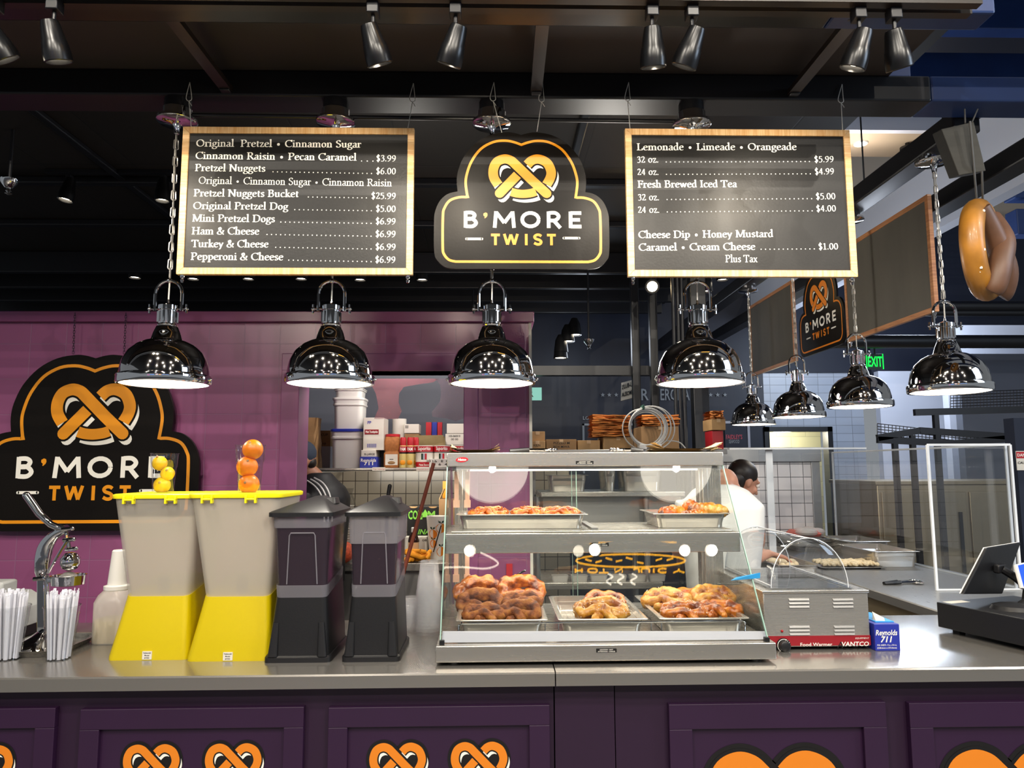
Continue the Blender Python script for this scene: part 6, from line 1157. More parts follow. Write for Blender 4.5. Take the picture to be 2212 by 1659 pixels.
# spice jar
x0 = at(846, 960, 4.98).x; w_ = px_w(828, 863, 4.98); h_ = zy(938, 4.98)-sz; t = thing('spice_jar', 'square jar of brown spice with a red lid on the kitchen shelf', 'jar', (x0, 4.98+w_/2, sz+.001)); r = lambda k, z, rr_=.018: ring(rrect(w_*k, w_*k, rr_), z)
MB().loft([r(.92, 0), r(1, .01), r(1, h_*.42), r(.9, h_*.47), r(.9, h_*.5), r(.96, h_*.54), r(.96, h_*.8), r(.84, h_*.92)]).build('body', 'spice', t, local=True); MB().lathe([(w_*.44, h_*.92), (w_*.46, h_*.93), (w_*.46, h_), (w_*.4, h_*1.005)], (0, 0, 0), 24).build('lid', 'red', t, local=True)
MB().box(-w_*.38, w_*.38, -w_*.506, -w_*.49, h_*.08, h_*.4).build('label', 'white_card', t, local=True, smooth=0); MB().sphere((0, -w_*.505, h_*.15), (w_*.24, .002, h_*.05), 10, 6).build('label_picture', 'kraft_dark', t, local=True); MB().box(-w_*.12, w_*.12, -w_*.508, -w_*.5, h_*.24, h_*.26).build('label_line', 'ink_black', t, local=True, smooth=0)
# spray cans
for k, (pc, Y, lab) in enumerate(((870, 4.95, 'left red capped spray can beside the spice jar'), (885.5, 4.95, 'middle red capped spray can on the shelf'), (897, 5.03, 'right red capped spray can half hidden behind the middle one'))):
    r_ = px_w(862, 878.5, Y)/2; h_ = zy(945, Y)-sz; t = thing('spray_can', lab, 'spray can', (at(pc, 960, Y).x, Y+r_, sz+.001), 'cooking spray cans')
    MB().lathe([(r_*.95, 0), (r_, .004), (r_, h_*.68), (r_*.8, h_*.74)], (0, 0, 0), 24).build('can', mat('pale_yellow_can', '#d8c27a', .35) if k == 0 else bpy.data.materials['pale_yellow_can'], t, local=True); MB().lathe([(r_*1.005, h_*.5), (r_*1.006, h_*.7)], (0, 0, 0), 24, None, False, False).build('red_band', 'red', t, local=True); MB().lathe([(r_*.84, h_*.73), (r_*.84, h_*.94), (r_*.7, h_)], (0, 0, 0), 24).build('cap', 'red', t, local=True)
    MB().lathe([(r_*1.008, h_*.46), (r_*1.008, h_*.51)], (0, 0, 0), 24, None, False, False).build('black_band', 'label_black', t, local=True)
    MB().sphere((0, -r_*.9, h_*.17), (r_*.7, r_*.18, r_*.75), 14, 8).build('label_picture', 'ink_yellow', t, local=True)
    tx = MB(); bfont(tx, 'PAM', .03, lambda x, y, tt: Vector((x, -math.sqrt(max(1e-6, (r_*1.03)**2-min(x*x, (r_*.95)**2))), y+h_*.56)), 0, .03, 0, r_*1.4); tx.build('lettering', 'ink_white', t, local=True, smooth=0)
# tomato cans
for k, (pa, pb, Y, lab, txt) in enumerate(((896, 936, 4.96, 'large red and white tomato can wrapped in plastic, left of its pair', 'Saporito'), (936, 972, 4.97, 'large red and white tomato can in the middle of the shelf row', 'Saporito'), (974, 1008, 5.05, 'red topped tomato can half hidden by the case corner papers', 'Saporito'))):
    r_ = px_w(pa, pb, Y)/2; h_ = zy(963, Y)-sz; t = thing('tomato_can', lab, 'can', (at((pa+pb)/2, 960, Y).x, Y+r_, sz+.001), 'tomato cans')
    MB().lathe([(r_, 0), (r_*1.02, .003), (r_, .006), (r_, h_-.006), (r_*1.02, h_-.003), (r_, h_), (r_*.95, h_-.004)], (0, 0, 0), 32).build('can', 'white_card', t, local=True)
    for z0, z1 in ((.72, .97), (.02, .26)): MB().lathe([(r_*1.006, h_*z0), (r_*1.006, h_*z1)], (0, 0, 0), 32, None, False, False).build('red_band', 'red', t, local=True)
    MB().lathe([(r_*1.012, h_*.68), (r_*1.012, h_*.71)], (0, 0, 0), 32, None, False, False).build('black_line', 'ink_black', t, local=True)
    cyl = lambda dz, k_=1.015: (lambda x, y, tt: Vector((r_*k_*math.sin(x/r_), -r_*k_*math.cos(x/r_), y+dz)))
    tx = MB(); bfont(tx, txt, .034, cyl(h_*.79), 0, .02, 0, r_*1.5); bfont(tx, 'Pizza Sauce', .018, cyl(h_*.09), 0, .02, 0, r_*1.1); tx.build('lettering', 'ink_white', t, local=True, smooth=0)
    for (sx, mt) in ((-.012, 'exit_back'), (0, 'white_strip'), (.012, 'red')): m = MB(); m.add([cyl(h_*.5, 1.02)(sx+u, v, 0) for u, v in ((-.006, -.02), (.006, -.02), (.006, .02), (-.006, .02))], [(0, 1, 2, 3)]); m.build('crest', mt, t, local=True, smooth=0)
sbox('small white box with black print before the tomato cans', 927, 967, 991, 1009, 4.92, .1, 'white_card', [('20 Lb   E  08', 947, 996, .02, .16), ('0  6  4', 950, 1003, .02, .1)], 'ink_black', sz+.001)
# things behind on the shelf
x0 = at(670, 960, 5.15).x; t = thing('paper_bag', 'crumpled brown paper bag at the left end of the kitchen shelf', 'bag', (x0, 5.15, sz+.001)); rnd = random.Random(2); rings = []; h_ = zy(904, 5.15)-sz; w_ = px_w(648, 690, 5.15)
for i in range(7): rings.append([(x*(1-.02*i)+rnd.uniform(-.006, .006), y*(1-.06*i)+rnd.uniform(-.006, .006), h_*i/6+rnd.uniform(-.004, .004)) for x, y in rrect(w_, .16, .02, 3)])
MB().loft(rings, True, False).build('bag', 'kraft', t, local=True, smooth=0); tx = MB(); bfont(tx, 'for', .04, lambda x, y, tt: Vector((x-.04, -.088, y+h_*.78)), 0, .02); bfont(tx, 'ng', .04, lambda x, y, tt: Vector((x-.05, -.088, y+h_*.66)), 0, .02); tx.build('lettering', 'ink_black', t, local=True, smooth=0)
sbox('brown carton with a stamped mark behind the paper bag', 690, 714, 930, 948, 5.3, .1, 'kraft_dark', [('CUP', 701, 939, .025, None)], 'ink_black', zy(948, 5.3)); sbox('brown carton just under the stamped one by the white tubs', 690, 714, 948, 964, 5.3, .1, 'kraft_dark', [('Cup', 698, 957, .025, None)], 'ink_black', zy(964, 5.3)+.0005); sbox('pale metal box under the two brown cartons by the white tubs', 688, 714, 964, 1009, 5.28, .11, 'white_strip', None, 'ink_black', sz+.001)
x0 = at(861, 960, 5.25).x; t = thing('paper_roll', 'white paper roll standing behind the toothpick carton', 'roll', (x0, 5.28, sz+.001)); MB().lathe([(.05, 0), (.05, zy(905, 5.25)-sz), (.02, zy(905, 5.25)-sz+.001)], (0, 0, 0), 24).build('roll', 'white_card', t, local=True)
sbox('open grey and white carton behind the paper roll', 873, 905, 916, 936, 5.2, .15, 'white_card', [('III', 879, 922, .03, None)], 'ink_black', zy(936, 5.2)); sbox('plain brown carton hidden under the open one behind the spray cans', 873, 905, 937, 1009, 5.2, .15, 'kraft_dark', None, 'ink_black', sz+.001)
x0 = at(908, 960, 5.2).x; t = thing('paper_bag', 'olive brown paper bag slumped behind the spray and tomato cans', 'bag', (x0, 5.2, sz+.001)); h_ = zy(922, 5.2)-sz; w_ = px_w(858, 956, 5.2); rings = []
for i in range(6): rings.append([(x*(1-.1*i*i/8)+.02*i*.6+rnd.uniform(-.01, .01), y+rnd.uniform(-.006, .006), (h_*i/5)*(1-.45*abs(x)/w_*1.2)+rnd.uniform(-.006, .006)) for x, y in rrect(w_, .1, .02, 5)])
MB().loft(rings).build('bag', mat('olive_kraft', '#8d7b52', .8, noise=.12, scale=12), t, local=True, smooth=0)
for k, (pa, pb, mt, lab) in enumerate(((920, 932, 'red', 'red booklet standing upright behind the tomato cans'), (933, 944, 'blue_box', 'blue booklet upright beside the red ones'), (945, 955, 'red', 'red booklet right of the blue one behind the tomato cans'))):
    Y = 5.32; a, b = at(pa, 912, Y), at(pb, 912, Y); single(MB().box(a.x, b.x, Y, Y+.05, sz+.001, a.z), 'booklet', mt, lab, 'booklet', ((a.x+b.x)/2, Y, sz), 'booklets on the shelf', bevel=.002)
sbox('lower white carton with printed numbers at the right of the shelf', 962, 1006, 937, 962, 5.2, .15, 'white_card', [('103-060310', 982, 942, .02, .08), ('00 00', 982, 949, .02, .05)], 'ink_black', zy(962, 5.2)); sbox('upper plain white carton at the right of the shelf', 965, 1004, 915, 937, 5.2, .15, 'white_card', None, 'ink_black', zy(937, 5.2)+.0005); sbox('plain carton hidden under the white ones at the right of the shelf', 964, 1004, 963, 1009, 5.2, .15, 'kraft_dark', None, 'ink_black', sz+.001)
for (py0, py1, lab, z0) in ((945, 1009, 'white bucket below another at the right end of the shelf', sz+.001), (884, 945, 'white bucket on top of another at the right end of the shelf', zy(945, 5.15)+.001)):
    Y = 5.15; r_ = .08; h_ = zy(py0, Y)-z0; t = thing('plastic_bucket', lab, 'bucket', (at(1026, 940, Y).x, Y+r_, z0), 'white buckets'); MB().lathe([(r_*.86, 0), (r_*.95, h_*.84), (r_*1.03, h_*.85), (r_*1.03, h_*.9)], (0, 0, 0), 26).build('pail', 'white_plastic', t, local=True); MB().lathe([(r_*1.04, h_*.9), (r_*1.04, h_*.97), (r_*.95, h_)], (0, 0, 0), 26).build('lid', 'white_plastic', t, local=True); MB().lathe([(r_*.945, h_*.2), (r_*.95, h_*.26)], (0, 0, 0), 26, None, False, False).build('orange_stripe', 'ink_orange', t, local=True)
# wavy tinted sheets added in the doorway to stand in for reflections
def strip(label, pts, mt):
    Y = 4.45; m = MB().plate([(lambda p: (p.x, p.z))(at(x, y, Y)) for x, y in pts], lambda x, y, tt: Vector((x, Y-tt, y)), 0, .003); c = at(pts[0][0], pts[0][1], Y); single(m, 'reflection_sheet', mt, label, 'reflection sheet', c, 'reflection sheets in the doorway')
pinkp = frosted('pink_reflection', '#c98a94', .62); strip('pinkish wavy reflection shape by the white tub stack', [(795, 818), (812, 850), (818, 882), (808, 905), (860, 905), (868, 888), (861, 870), (862, 850), (872, 836), (905, 830), (935, 826), (948, 818)], pinkp)
strip('greyish wavy reflection shape at the right of the doorway', [(940, 818), (950, 830), (953, 848), (950, 868), (933, 890), (934, 900), (950, 902), (966, 904), (984, 910), (1000, 905), (1006, 885), (1014, 860), (1028, 852), (1028, 818)], frosted('grey_reflection', '#a99aa8', .55))
# ---- back counter under the shelf and the things on it
KY = 4.91; kz = at(920, 1216, KY).z
bc = thing('back_counter', 'steel back counter along the tiled kitchen wall', 'counter', (-.6, 5.3, 0)); MB().box(-1.2, .02, KY, 5.9, kz-.05, kz).build('worktop', 'steel_h', bc, bevel=.004); MB().box(-1.2, .02, KY+.06, 5.9, .1, kz-.05).build('cabinet_body', 'steel_dull', bc, smooth=0); MB().box(-1.15, 0, KY+.12, 5.8, 0, .1).build('plinth', 'label_black', bc, smooth=0)
KZ = kz+.0008
t, a, b = carton('produce_box', 'black produce carton with green lettering against the kitchen tiles', 879, 962, 1094, 1180, 5.35, .3, 'label_black', None, [], 'ink_white', KZ, 'box', False)
gt_ = mat('bright_green_print', '#7bc043', .5); tx = MB(); c = at(897, 1112, 5.35); bfont(tx, 'COLI', .085, lambda x, y, tt: Vector((c.x+x, 5.3488, c.z+y-.03)), 0, .03, 0, .1); c2 = at(917, 1108, 5.35); tx.add([(c2.x-.03, 5.3488, c2.z-.03), (c2.x+.04, 5.3488, c2.z-.03), (c2.x+.005, 5.3488, c2.z+.025)], [(0, 1, 2)]); c3 = at(932, 1111, 5.35); bfont(tx, 'M', .075, lambda x, y, tt: Vector((c3.x+x, 5.3488, c3.z+y-.03)), 0, .03); c4 = at(915, 1151, 5.35); bfont(tx, 'INA', .05, lambda x, y, tt: Vector((c4.x+x, 5.3488, c4.z+y-.01)), 0, .02, .3); tx.build('lettering', gt_, t, smooth=0)
for px in (893, 935): c = at(px, 1094, 5.35); MB().plate([(c.x+.03*math.cos(-math.pi*i/10), c.z+.012*math.sin(-math.pi*i/10)) for i in range(11)], lambda x, y, tt: Vector((x, 5.35-tt, y)), 0, .0015).build('hand_hole', 'kraft', t, smooth=0)
carton('small_box', 'small white box with black print behind the brown bottle', 874, 922, 1160, 1190, 5.15, .1, 'white_card', None, [('E  08', 912, 1167, .02, .06)], 'ink_black', KZ, 'box', False)
x0 = at(892, 1180, 5.02).x; t = thing('brown_bottle', 'dark brown bottle with a white cap and tan label on the back counter', 'bottle', (x0, 5.05, KZ)); h_ = at(892, 1140, 5.02).z-KZ; MB().lathe([(.034, 0), (.036, .006), (.036, h_*.6), (.03, h_*.72), (.016, h_*.82), (.015, h_*.88)], (0, 0, 0), 24).build('bottle', 'amber', t, local=True); MB().lathe([(.0365, h_*.1), (.0365, h_*.55)], (0, 0, 0), 24, None, False, False).build('label', 'tan_label', t, local=True); MB().lathe([(.0155, h_*.84), (.0155, h_*.985), (.013, h_)], (0, 0, 0), 18).build('cap', 'white_plastic', t, local=True)
x0 = at(902, 1200, 4.95).x; m = MB(); rnd = random.Random(11)
for i in range(7): p = [(x0+rnd.uniform(-.08, .08), 4.95+rnd.uniform(-.05, .05), KZ+rnd.uniform(.014, .075)) for _ in range(6)]; m.tube(crom(p, 5), .014, 8)
single(m, 'cleaning_cloth', 'orange_cloth', 'crumpled orange cloth on the back counter before the brown bottle', 'cloth', (x0, 4.95, KZ), smooth=60)
x0 = at(943, 1150, 5.0).x; h_ = at(943, 1116, 5.0).z-KZ; t = thing('printed_cup', 'large pale cup printed with oranges and a black straw mark', 'cup', (x0, 5.08, KZ)); MB().lathe([(.05, 0), (.075, h_), (.07, h_), (.046, .006)], (0, 0, 0), 28).build('cup_body', 'white_card', t, local=True)
for (an, zz, r_) in ((-.42, .6, .03), (.42, .73, .032), (.5, .2, .032), (-.4, .38, .026)):
    R0 = lambda z: .051+.025*z/h_; z0 = h_*zz; m = MB(); m.add([(R0(z0+r_*math.sin(.449*k))*math.sin(an+r_/.062*math.cos(.449*k)), -R0(z0+r_*math.sin(.449*k))*math.cos(an+r_/.062*math.cos(.449*k)), z0+r_*math.sin(.449*k)) for k in range(14)], [tuple(range(14))]); m.build('orange_print', 'ink_orange', t, local=True, smooth=0)
    m = MB()
    for dx in (-1, 1): m.add([(R0(z0+r_)*1.01*math.sin(an+dx*u), -R0(z0+r_)*1.01*math.cos(an+dx*u), z0+r_+v) for u, v in ((0, 0), (.25, .006), (.3, .022), (.08, .014))], [(0, 1, 2, 3)])
    m.build('leaf_print', 'exit_back', t, local=True, smooth=0)
m = MB().tube([(-.02, -.075, h_*.2), (.03, -.08, h_*.8)], .004, 6); m.build('straw_print', 'ink_black', t, local=True)
t = thing('open_carton', 'open brown carton with a raised flap standing on the back counter beside the case', 'box', at(957, 1120, 5.2)); a, b = at(948, 1123, 5.2), at(985, 1078, 5.2)
MB().box(a.x, b.x, 5.2, 5.35, KZ, b.z).build('carton', 'kraft_dark', t, smooth=0); MB().hexa([Vector((a.x, 5.2, b.z)), Vector((a.x+.004, 5.2, b.z)), Vector((a.x+.004, 5.35, b.z)), Vector((a.x, 5.35, b.z))], [at(958, 1056, 5.25), at(959, 1056, 5.25), at(962, 1056, 5.35), at(961, 1056, 5.35)]).build('flap', 'kraft', t, smooth=0)
p, q = at(886, 1146, 4.5), at(937, 1000, 4.5); single(MB().tube([Vector((p.x-.3, 4.48, .005)), q], .012, 10), 'broom_handle', 'copper', 'reddish brown rod leaning diagonally in the kitchen doorway', 'rod', p)
p, q = at(836, 1085, 4.95), at(842, 1050, 4.95); d = (q-p); p0_ = Vector((p.x, 4.95, KZ)); single(MB().tube([p0_, p, q], [.012, .012, .014], 10).sphere(q, .014, 10, 6), 'knife_handle', 'black_plastic', 'black handle sticking up behind the half empty tea dispenser', 'handle', p0_)
p, q = at(945, 1110, 5.3), at(962, 1040, 5.3); single(MB().box(p.x+.03, p.x+.06, 5.38, 5.4, KZ, q.z), 'yellow_ruler', 'ink_yellow', 'upright yellow strip behind the open carton', 'strip', (p.x, 5.38, KZ), smooth=0)
# bagged stack of paper cups
x0 = at(747, 1150, 4.95).x; zt_ = at(747, 1085, 4.95).z; n = 22; st_ = (zt_-KZ-.03)/n; f0 = None
for i in range(n):
    if f0 is None: f0 = MB().lathe([(.033, 0), (.042, .02), (.044, .022), (.042, .024), (.036, .012)], (0, 0, 0), 18).build('paper_cup', 'white_card'); o = f0
    else: o = f0.copy(); col.objects.link(o)
    o.location = (x0, 5.0, KZ+i*st_); tag(o, 'paper cup in the bagged stack right of the man in black', 'paper cup', 'bagged paper cups')
rnd = random.Random(5); m = MB().loft([[(x0+(x+rnd.uniform(-.004, .004)), 5.0+y+rnd.uniform(-.004, .004), KZ+z) for x, y in circ(r, 14)] for r, z in ((.048, .0), (.05, .1), (.05, zt_-KZ-.04), (.048, zt_-KZ+.01), (.025, zt_-KZ+.05), (.035, zt_-KZ+.09))], False, False); single(m, 'plastic_bag', 'film', 'clear bag twisted shut over the stack of paper cups', 'bag', (x0, 5, KZ))
t = thing('net_bag', 'red netted bag on the back counter between the two tea dispensers', 'bag', (at(741, 1170, 4.9).x, 4.92, KZ)); MB().sphere((0, 0, .07), (.07, .06, .07), 14, 10).build('bag', 'beanbag', t, local=True)
t = thing('kitchen_machine', 'pale grey machine with a rounded front seen between the tea dispensers', 'machine', (at(742, 1250, 4.2).x, 4.45, 0)); X = t.location.x+.1; zt_ = at(742, 1187, 4.4).z; MB().loft([[(X+x, 4.69+y, 0) for x, y in rrect(.22, .3, .05)], [(X+x, 4.69+y, zt_-.12) for x, y in rrect(.22, .3, .05)], [(X+x, 4.69+y, zt_-.02) for x, y in rrect(.2, .28, .06)], [(X+x, 4.69+y, zt_) for x, y in rrect(.15, .2, .06)]]).build('housing', 'white_strip', t); MB().box(X-.08, X+.08, 4.53, 4.545, zt_-.42, zt_-.3).build('black_panel', 'black_plastic', t, bevel=.01)
# fire extinguisher valve on the purple wall end
c = at(1099, 1250, 4.12); fe = thing('fire_extinguisher', 'fire extinguisher with chrome lever on the purple wall, seen through the case', 'fire extinguisher', (c.x, 4.12, c.z-.4)); MB().lathe([(.06, 0), (.065, .01), (.065, .27), (.05, .31), (.02, .335), (.018, .36)], (c.x, 4.12, c.z-.4), 24).build('cylinder', 'red', fe); MB().box(c.x-.02, c.x+.02, 4.1, 4.14, c.z-.05, c.z).bar((c.x-.01, 4.1, c.z-.005), (c.x+.09, 4.08, c.z+.05), .016, .01).bar((c.x-.01, 4.1, c.z-.02), (c.x+.07, 4.08, c.z-.01), .014, .01).build('valve_lever', 'chrome', fe, bevel=.002); MB().lathe([(.014, 0), (.014, .012)], (0, 0, 0), 14, Matrix.Translation((c.x, 4.098, c.z-.03)) @ Matrix.Rotation(math.pi/2, 4, 'X')).build('gauge', 'red', fe); MB().box(c.x-.012, c.x+.022, 4.185, 4.2, c.z-.03, c.z+.07).build('wall_hook', 'red', fe)
# ================================================================ people
def remesh(o, v=.011):
    r = o.modifiers.new('one_surface', 'REMESH'); r.mode = 'VOXEL'; r.voxel_size = v; r.use_smooth_shade = True; s = o.modifiers.new('soft', 'SMOOTH'); s.factor = .5; s.iterations = 4; return o
def head_mb(m, c, rot, k=1.0):
    """skull, jaw, nose, brow, ears around head centre c; rot turns the face (local -Y) where the person looks"""
    T = lambda p: Vector(c)+rot @ (Vector(p)*k); mt_ = rot
    m.sphere(T((0, .015, .03)), Vector((.074, .094, .098))*k, 20, 14, mt_); m.sphere(T((0, -.025, -.045)), Vector((.056, .062, .07))*k, 16, 12, mt_); m.sphere(T((0, -.055, -.092)), Vector((.03, .026, .022))*k, 12, 8, mt_)
    m.tube([T((0, -.088, .018)), T((0, -.104, -.018)), T((0, -.112, -.036)), T((0, -.092, -.044))], [.009*k, .012*k, .016*k, .01*k], 8)
    m.sphere(T((0, -.086, .034)), Vector((.05, .014, .013))*k, 12, 8, mt_)
    for s in (-1, 1):
        m.sphere(T((s*.078, .012, -.008)), Vector((.011, .022, .034))*k, 10, 8, mt_); m.sphere(T((s*.04, -.07, -.028)), Vector((.024, .02, .022))*k, 10, 8, mt_)
    return T
def hand_mb(m, w, d, side, up=Vector((0, 0, 1)), k=1.0):
    """palm with five bent fingers starting at wrist w, pointing along d"""
    w = Vector(w); d = Vector(d).normalized(); x = d.cross(up).normalized()*side; n = x.cross(d).normalized()*side
    m.loft([[w+d*.0+x*a*.026*k+n*b*.014*k for a, b in ((1, 1), (-1, 1), (-1, -1), (1, -1))], [w+d*.05*k+x*a*.042*k+n*b*.014*k for a, b in ((1, 1), (-1, 1), (-1, -1), (1, -1))], [w+d*.095*k+x*a*.041*k+n*b*.011*k for a, b in ((1, 1), (-1, 1), (-1, -1), (1, -1))]])
    for i, L in enumerate((.068, .078, .074, .058)):
        b = w+d*.09*k+x*(.031-.0205*i)*k; m.tube([b, b+d*L*.45*k-n*.006*k, b+d*L*.8*k-n*.022*k, b+d*L*.95*k-n*.036*k], [.0095*k, .009*k, .0085*k, .007*k], 8)
    b = w+d*.02*k+x*.03*k; m.tube([b, b+d*.03*k+x*.026*k-n*.006*k, b+d*.062*k+x*.032*k-n*.014*k], [.013*k, .011*k, .009*k], 8)
def limb(m, pts, rad): m.tube(crom(pts, 5), [frac(rad[min(int(i/5), len(rad)-1)], rad[min(int(i/5)+1, len(rad)-1)], (i % 5)/5) for i in range(5*(len(pts)-1)+1)], 12)
def eyes(T, rot, parent, k=1.0):
    for s in (-1, 1):
        e = MB().sphere(T((s*.032, -.082, .008)), .0115*k, 10, 8).build('eye', 'eye', parent); MB().sphere(T((s*.032, -.0925, .008)), .005*k, 8, 6).build('iris', 'ink_black', e)
    MB().tube([T((-.022, -.09, -.066)), T((0, -.097, -.064)), T((.022, -.09, -.066))], [.003*k, .006*k, .003*k], 8).build('mouth', 'lip', parent)
# man in the doorway: cap, dark beard, black jacket with white stripes, seen from behind his left side turned away
mY = 4.67; hc = at(648, 997, mY); base = Vector((hc.x+.07, mY+.05, 0)); man = thing('person', 'man in a blue cap and black striped jacket half hidden by the doorway', 'person', base)
rot = Matrix.Rotation(R_(-62), 3, 'Z') @ Matrix.Rotation(R_(14), 3, 'X'); m = MB(); T = head_mb(m, hc, rot, .98)
sh_z = hc.z-.14; bx, by = base.x+.04, base.y
limb(m, [hc+Vector((.015, .02, -.05)), (bx-.03, by, sh_z+.04), (bx, by, sh_z-.05)], [.056, .06, .08])
m.loft([[(bx+x, by+y, z) for x, y in rrect(w_, d_, min(w_, d_)*.45)] for w_, d_, z in ((.26, .2, .92), (.27, .2, 1.05), (.32, .22, sh_z-.2), (.36, .22, sh_z-.08), (.26, .18, sh_z), (.12, .12, sh_z+.05))])
for s in (-1, 1):
    limb(m, [(bx+s*.05, by+s*.16, sh_z-.06), (bx-.02+s*.08, by+s*.22, sh_z-.32), (bx-.2, by+s*.16, sh_z-.46), (bx-.27, by+s*.13, sh_z-.44)], [.055, .045, .038, .028]); hand_mb(m, (bx-.26, by+s*.13, sh_z-.44), (-1, 0, -.15), s)
    limb(m, [(bx, by+s*.09, .95), (bx-.01, by+s*.1, .5), (bx+.02, by+s*.1, .08)], [.085, .06, .042]); m.sphere((bx-.05, by+s*.1, .04), (.12, .045, .04), 12, 8)
body = remesh(m.build('body', 'skin_dark', man)); eyes(T, rot, man)
m = MB().loft([[(bx+x, by+y, z) for x, y in rrect(w_, d_, min(w_, d_)*.45)] for w_, d_, z in ((.34, .3, .9), (.34, .32, 1.05), (.38, .38, sh_z-.2), (.38, .42, sh_z-.08), (.32, .34, sh_z-.02), (.2, .22, sh_z+.035), (.15, .16, sh_z+.07))])
for s in (-1, 1): limb(m, [(bx+s*.05, by+s*.16, sh_z-.06), (bx-.02+s*.08, by+s*.23, sh_z-.32), (bx-.2, by+s*.16, sh_z-.46)], [.085, .068, .055])
jk = remesh(m.build('jacket', 'black_jacket', man), .014)
for o_ in (-.06, 0, .06):
    p = [at(672+o_*140, 1034-o_*60, by-.19), at(689+o_*140, 1048-o_*60, by-.215), at(700+o_*140, 1066-o_*40, by-.225), at(706+o_*150, 1090, by-.22), at(706+o_*150, 1150, by-.2)]
    p = [at(671+o_*130, 1035-o_*50, by-.13), at(688+o_*140, 1046-o_*60, by-.21), at(701+o_*140, 1064-o_*50, by-.25), at(708+o_*140, 1090, by-.262), at(709+o_*140, 1140, by-.255)]
    MB().tube(crom(p, 5), .0045, 6).build('sleeve_stripe', 'white_stripe', jk)
m = MB().sphere(T((0, .012, .045)), Vector((.084, .104, .09))*.98, 20, 14, rot); cp = m.build('cap', 'cap_blue', man); MB().loft([[T((x, -.08+y, .055)) for x, y in ((-.07, .02), (.07, .02), (.06, -.05), (.03, -.075), (-.03, -.075), (-.06, -.05))], [T((x, -.08+y, .062)) for x, y in ((-.07, .02), (.07, .02), (.06, -.05), (.03, -.075), (-.03, -.075), (-.06, -.05))]]).build('cap_peak', 'cap_blue', cp)
MB().sphere(T((0, -.028, -.062)), Vector((.06, .066, .062))*.98, 16, 12, rot).sphere(T((0, .05, -.02)), Vector((.06, .05, .05)), 14, 10, rot).build('beard_and_hair', 'hair', man)
remesh(MB().loft([[(bx+x, by+y, z) for x, y in rrect(w_, d_, .1)] for w_, d_, z in ((.3, .34, .8), (.31, .33, .98))]).tube([(bx, by-.09, .9), (bx-.01, by-.1, .5), (bx+.02, by-.1, .1)], [.1, .08, .06], 12).tube([(bx, by+.09, .9), (bx-.01, by+.1, .5), (bx+.02, by+.1, .1)], [.1, .08, .06], 12).build('trousers', 'denim', man), .015)
# bald man in a white shirt, back turned, bending over the prep table
bY = 4.1; hb = at(1574, 1048, bY-.02); base = Vector((at(1555, 1100, bY).x, bY, 0)); bm_ = thing('person', 'bald man in a white t-shirt with his back turned behind the display case', 'person', base); rot = Matrix.Rotation(R_(155), 3, 'Z') @ Matrix.Rotation(R_(38), 3, 'X'); m = MB(); T = head_mb(m, hb+Vector((.015, .1, -.03)), rot, .95)
shz = at(1560, 1060, bY).z; bx, by = base.x, base.y
limb(m, [hb+Vector((.01, .06, -.05)), (bx+.03, by+.01, shz), (bx, by-.04, shz-.1)], [.056, .062, .08])
prof = ((.3, .2, .9, 0), (.32, .21, 1.05, -.01), (.38, .22, shz-.2, -.03), (.4, .2, shz-.08, -.03), (.26, .17, shz-.01, -.01))
m.loft([[(bx+x, by+y+dy, z) for x, y in rrect(w_, d_, d_*.48)] for w_, d_, z, dy in prof])
elb = at(1636, 1160, bY); 
limb(m, [(bx+.17, by-.03, shz-.07), at(1622, 1115, bY-.02), at(1637, 1165, bY), (elb.x+.03, by+.22, CZ+.1)], [.056, .048, .042, .03]); hand_mb(m, (elb.x+.03, by+.22, CZ+.1), (.1, 1, -.3), 1)
limb(m, [(bx-.17, by-.03, shz-.07), (bx-.23, by+.02, shz-.3), (bx-.16, by+.2, CZ+.16)], [.056, .046, .03]); hand_mb(m, (bx-.16, by+.2, CZ+.16), (.2, 1, -.3), -1)
for s in (-1, 1): limb(m, [(bx+s*.09, by, .92), (bx+s*.1, by-.02, .5), (bx+s*.1, by+.02, .08)], [.085, .062, .044]); m.sphere((bx+s*.1, by+.06, .04), (.045, .12, .04), 12, 8)
remesh(m.build('body', 'skin', bm_)); eyes(T, rot, bm_)
m = MB().loft([[(bx+x, by+y+dy, z) for x, y in rrect(w_, d_, d_*.48)] for w_, d_, z, dy in ((.38, .27, .86, 0), (.4, .28, 1.05, -.01), (.45, .29, shz-.2, -.03), (.46, .26, shz-.08, -.03), (.3, .21, shz+.005, -.01), (.17, .16, shz+.035, .01))])
limb(m, [(bx+.16, by-.03, shz-.07), at(1612, 1098, bY-.02), at(1622, 1122, bY-.01)], [.085, .078, .072]); limb(m, [(bx-.17, by-.03, shz-.07), (bx-.22, by+.0, shz-.24)], [.085, .07])
remesh(m.build('t_shirt', 'white_shirt', bm_), .013)
remesh(MB().loft([[(bx+x, by+y, z) for x, y in rrect(.36, .25, .11)] for z in (.78, .95)]).tube([(bx-.1, by, .85), (bx-.1, by+.02, .1)], [.11, .07], 12).tube([(bx+.1, by, .85), (bx+.1, by+.02, .1)], [.11, .07], 12).build('trousers', 'denim', bm_), .015)
MB().sphere(at(1597, 1136, bY-.15), (.02, .01, .03), 10, 8).build('red_mark', 'red', bm_)
